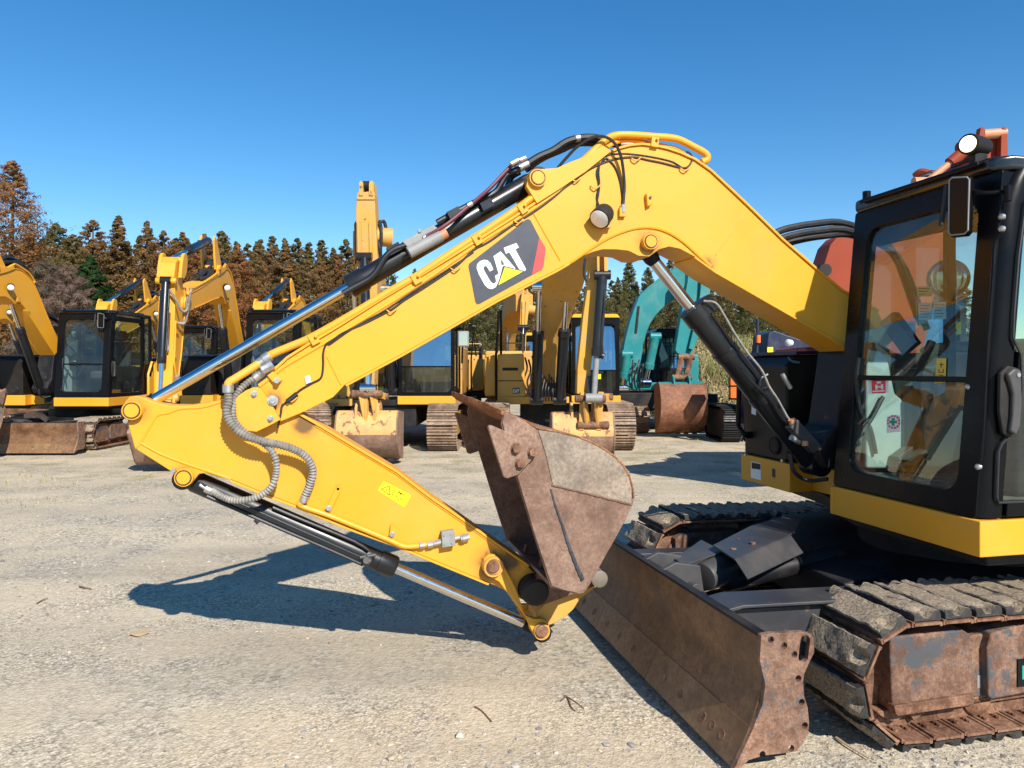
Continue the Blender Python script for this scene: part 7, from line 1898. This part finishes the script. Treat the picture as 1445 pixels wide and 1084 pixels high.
CH = cab(H, cx0, cx1, 18.8, 20.4, 1.15, 2.55, frame=BLKD, skirt=STEELD)
k = MB()
for i in range(9): k.tube([(cx0 + .04 + i * (cx1 - cx0 - .08) / 8, 18.70, 1.2), (cx0 + .04 + i * (cx1 - cx0 - .08) / 8, 18.70, 2.56)], .011, n=6, seg=1)
for z in (1.2, 1.55, 1.9, 2.25, 2.56): k.tube([(cx0 + .03, 18.69, z), (cx1 - .03, 18.69, z)], .014, n=6, seg=1)
H.part('cab_guard', k, BLKD, CH)
H.part('cloth_in_window', MB().loft([W(934, 482, 18.66), W(943, 505, 18.66), W(933, 512, 18.66), (W(930, 500, 18.66))], [W(934, 482, 18.67), W(943, 505, 18.67), W(933, 512, 18.67), (W(930, 500, 18.67))]), plain('pale_green_cloth', (.30, .42, .34), .9), CH)
k = MB()
for px in (955, 968): k.bar(W(px + 8, 503, 17.4), W(px, 535, 17.2), .06, .13)
k.cyl(W(957, 504, 17.4), W(980, 504, 17.4), .07, n=14); k.cyl(W(948, 533, 17.2), W(976, 533, 17.2), .07, n=14); H.part('bucket_link', k, RUSTT, bev=.005)
bucket(H, W(961, 540, 17.0).x, 1.02, 17.0, 1.22, 1.06, TEAL, rust('rust_bucket_smooth', (0.22, 0.095, 0.055), (0.36, 0.175, 0.10), old=(0.13, 0.06, 0.04), old_at=.6), dep=.75, cutf=.12, tilt=-.18)
for i in range(5):
    k = MB(); a = 934 + i * 12.2; A = [W(x, y, 17.05) for x, y in ((a - 3.6, 588), (a + 3.6, 588), (a + 2.2, 608), (a - 2.2, 608))]
    k.loft(A, [p + Vector((0, .16 if i_ < 2 else .06, 0)) for i_, p in enumerate(A)]); H.part('bucket_tooth', k, RUSTT)
k = MB()
for y in (577, 584): slab(k, [(930, y), (991, y - 1), (991, y + .8), (930, y + 1.8)], 16.80, .05)
H.part('bucket_seam', k, RUSTT)
k = MB(); k.box(2.4, 3.9, 18.2, 19.6, .55, 1.0); k.box(3.9, 5.2, 18.6, 21, .55, .95); H.part('undercarriage', k, BLKD, bev=.02)
track(H, W(905, 600, 17.8).x, .5, 18.0, 21.4, .72); track(H, W(1010, 600, 17.8).x, .5, 18.6, 21.4, .72)
house(H, 2.6, 5.2, 20.5, 22.6, 1.0, 2.0, TEAL)

# J: dark blue machine close behind the foreground hood
J = Thing('excavator', 'dark blue excavator half hidden behind the foreground hood, orange tail lamp on its corner', 'excavator', (6.4, 16.0, 0), 0)
hs_ = MB(); slab(hs_, [(1056, 502), (1160, 504), (1230, 504), (1230, 600), (1052, 590), (1052, 520)], 15.50, .45); HJ = J.part('engine_house', hs_, NAVY, bev=.05, seg=3)
k = MB(); slab(k, [(1026, 512), (1046, 512), (1046, 522), (1030, 520)], 15.40, .5); J.part('bumper_cap', k, NAVY, HJ, bev=.01)
k = MB(); slab(k, [(1031, 526), (1043, 524), (1044, 564), (1031, 562)], 15.35, .12); tl = J.part('tail_lamp', k, AMBER, HJ, bev=.015)
k = MB()
for y in (526, 545, 563): k.tube([W(1028, y, 10.4), W(1046, y, 10.4)], .012, n=6, seg=1)
k.tube([W(1029, 522, 15.30), W(1029, 566, 15.30)], .012, n=6, seg=1); J.part('lamp_guard', k, BLKD, tl)
k = MB(); slab(k, [(1084, 470), (1092, 466), (1150, 486), (1150, 504), (1080, 503)], 16.10, 1.0); J.part('hood', k, NAVY, HJ, bev=.03)
k = MB(); k.tube([W(1068, 503, 15.90), W(1069, 450, 15.90)], .03, n=10, seg=1); J.part('antenna', k, NAVY, HJ)
k = MB(); k.cyl(W(1070, 484, 15.85), W(1070, 473, 15.85), .05, n=14); J.part('beacon', k, AMBER, HJ)
k = MB(); c = W(1114, 484, 15.80); k.lathe(c + Vector((.06, .05, 0)), c - Vector((.06, .05, 0)), [(0, .03), (.03, .07), (.13, .08), (.15, .03)], n=16); J.part('head_lamp', k, LENSO, HJ)
k = MB(); slab(k, [(1083, 490), (1091, 490), (1091, 500), (1083, 500)], 16.05, .04); J.part('sticker', k, YELV, HJ)
for dx in (0, 1.5):
    xj = W(1034, 600, 15.8).x + dx
    k = MB(); shoes(k, xj, .42, 15.7, 17.4, .80, .15, .035); tj = J.part('crawler_track', k, RUBBER)
    k = MB(); k.box(xj - .18, xj + .18, 15.85, 17.3, .06, .72); J.part('track_frame', k, BLKD, tj, bev=.06)
k = MB(); slab(k, [(1040, 588), (1200, 588), (1200, 612), (1040, 612)], 15.90, 1.4); J.part('undercarriage', k, BLKD)

# I: orange excavator behind the foreground cab
I_ = Thing('excavator', 'orange-red excavator behind the foreground cab, its boom ears rising above the cab roof', 'excavator', (5.4, 9.0, 0), 0)
k = MB(); slab(k, [(1160, 395), (1163, 372), (1172, 345), (1184, 332), (1200, 328), (1250, 306), (1310, 276), (1345, 252), (1362, 222), (1380, 212), (1392, 212), (1392, 240), (1365, 290), (1340, 345), (1315, 430), (1300, 520), (1225, 540), (1190, 440)], 8.2, .36)
BI = I_.part('boom', k, ORNG, bev=.015)
k = MB(); c = W(1165, 381, 8.15); k.cyl(c, c + Vector((0, .45, 0)), .07, n=18); k.cyl(c + Vector((-.06, .05, 0)), c + Vector((-.02, .05, -.3)), .05, n=10); I_.part('boom_pin', k, BLKD, BI)
k = MB()
for a in (1381, 1412): slab(k, [(a, 226), (a + 1, 190), (a + 3, 180), (a + 7, 178), (a + 10, 184), (a + 11, 222)], 8.0, .08)
EI = I_.part('boom_ear', k, ORNG, BI, bev=.008)
k = MB(); k.cyl(W(1386, 190, 8.05), W(1418, 188, 8.05), .055, n=16); I_.part('ear_pin', k, COPPER, EI)
k = MB(); slab(k, [(1391, 196), (1412, 194), (1412, 226), (1391, 228)], 8.1, .1); I_.part('ear_web', k, ORNG, EI)
cyl2(I_, W(1368, 208, 7.9), W(1306, 258, 7.9), .45, .055, .035, 'arm_cylinder', bm=ORNG, rod=COPPER)
k = MB(); k.tube([W(1292, 250, 8.1), W(1300, 244, 8.05), W(1312, 246, 8.0), W(1325, 248, 8.0)], .05, n=8); I_.part('hose_cluster', k, ORNG, BI)
hoses(I_, [[W(1300, 250, 8.0), W(1315, 243, 7.95), W(1330, 247, 7.95)], [W(1290, 256, 8.0), W(1308, 247, 7.95), W(1322, 250, 7.95)]], .02, BI)
cab(I_, 4.3, 5.3, 8.6, 10.2, 1.0, 2.5, frame=BLKD, skirt=ORNG)
house(I_, 4.1, 6.6, 10.3, 12.0, .9, 1.9, ORNG)
k = MB(); shoes(k, 4.55, .42, 8.4, 11.6, .7); I_.part('crawler_track', k, RUBBER); k = MB(); shoes(k, 6.1, .42, 8.4, 11.6, .7); I_.part('crawler_track', k, RUBBER)
k = MB(); k.box(4.2, 6.5, 8.7, 11.4, .72, .98); I_.part('deck', k, BLKD)
I_.part('arm', beam(MB(), [(6.15, 8.4, 4.3), (6.4, 8.3, 3.4), (6.6, 8.2, 2.2), (6.7, 8.2, 1.2)], .25, .35), ORNG, bev=.01)

# handrails, steps and lines on the full-size machines
for T, x0, x1, y, z in ((E, -4.1, -3.2, 14.75, 1.75), (Fm, W(702, 500, 15.1).x, W(738, 500, 15.1).x, 15.15, 1.92), (Gm, W(655, 508, 20).x, W(680, 508, 20).x, 20.1, 1.85)):
    k = MB(); k.tube([(x0, y, z), (x0, y, z + .38), (x0 + .04, y, z + .42), (x1 - .04, y, z + .42), (x1, y, z + .38), (x1, y, z)], .018, n=7, seg=1); k.tube([(x0, y, z + .2), (x1, y, z + .2)], .014, n=6, seg=1)
    T.part('handrail', k, YELD)
for i, (px, py) in enumerate(((470, 560), (478, 560), (490, 561))):
    k = MB(); k.lathe(W(px, py, 14.48), W(px, py, 14.44), [(0, .03), (.03, .03), (.04, .02)], n=10); E.part('deck_bolt', k, STEELD)
k = MB(); k.tube([W(566, 470, 14.4), W(563, 500, 14.35), W(564, 540, 14.4)], .02, n=7); E.part('grab_rail', k, BLK)
for i, (a, b) in enumerate(((741, 505), (746, 508), (751, 503))):
    hoses(Fm, [[W(a, b, 15.3), W(a + 3, b + 15, 15.1), W(a - 2, b + 32, 15.05), W(a + 4, b + 50, 15.1)]], .02)
hoses(E, [[W(540, 470, 14.9), W(548, 485, 14.6), W(556, 500, 14.6), W(558, 540, 14.7)], [W(545, 465, 14.9), W(553, 480, 14.6), W(561, 498, 14.6), W(560, 545, 14.7)], [W(535, 480, 14.9), W(541, 500, 14.6), W(548, 520, 14.6), W(550, 550, 14.7)]], .022)

for T in (E, Fm, Gm, H, J, I_): tidy(T)
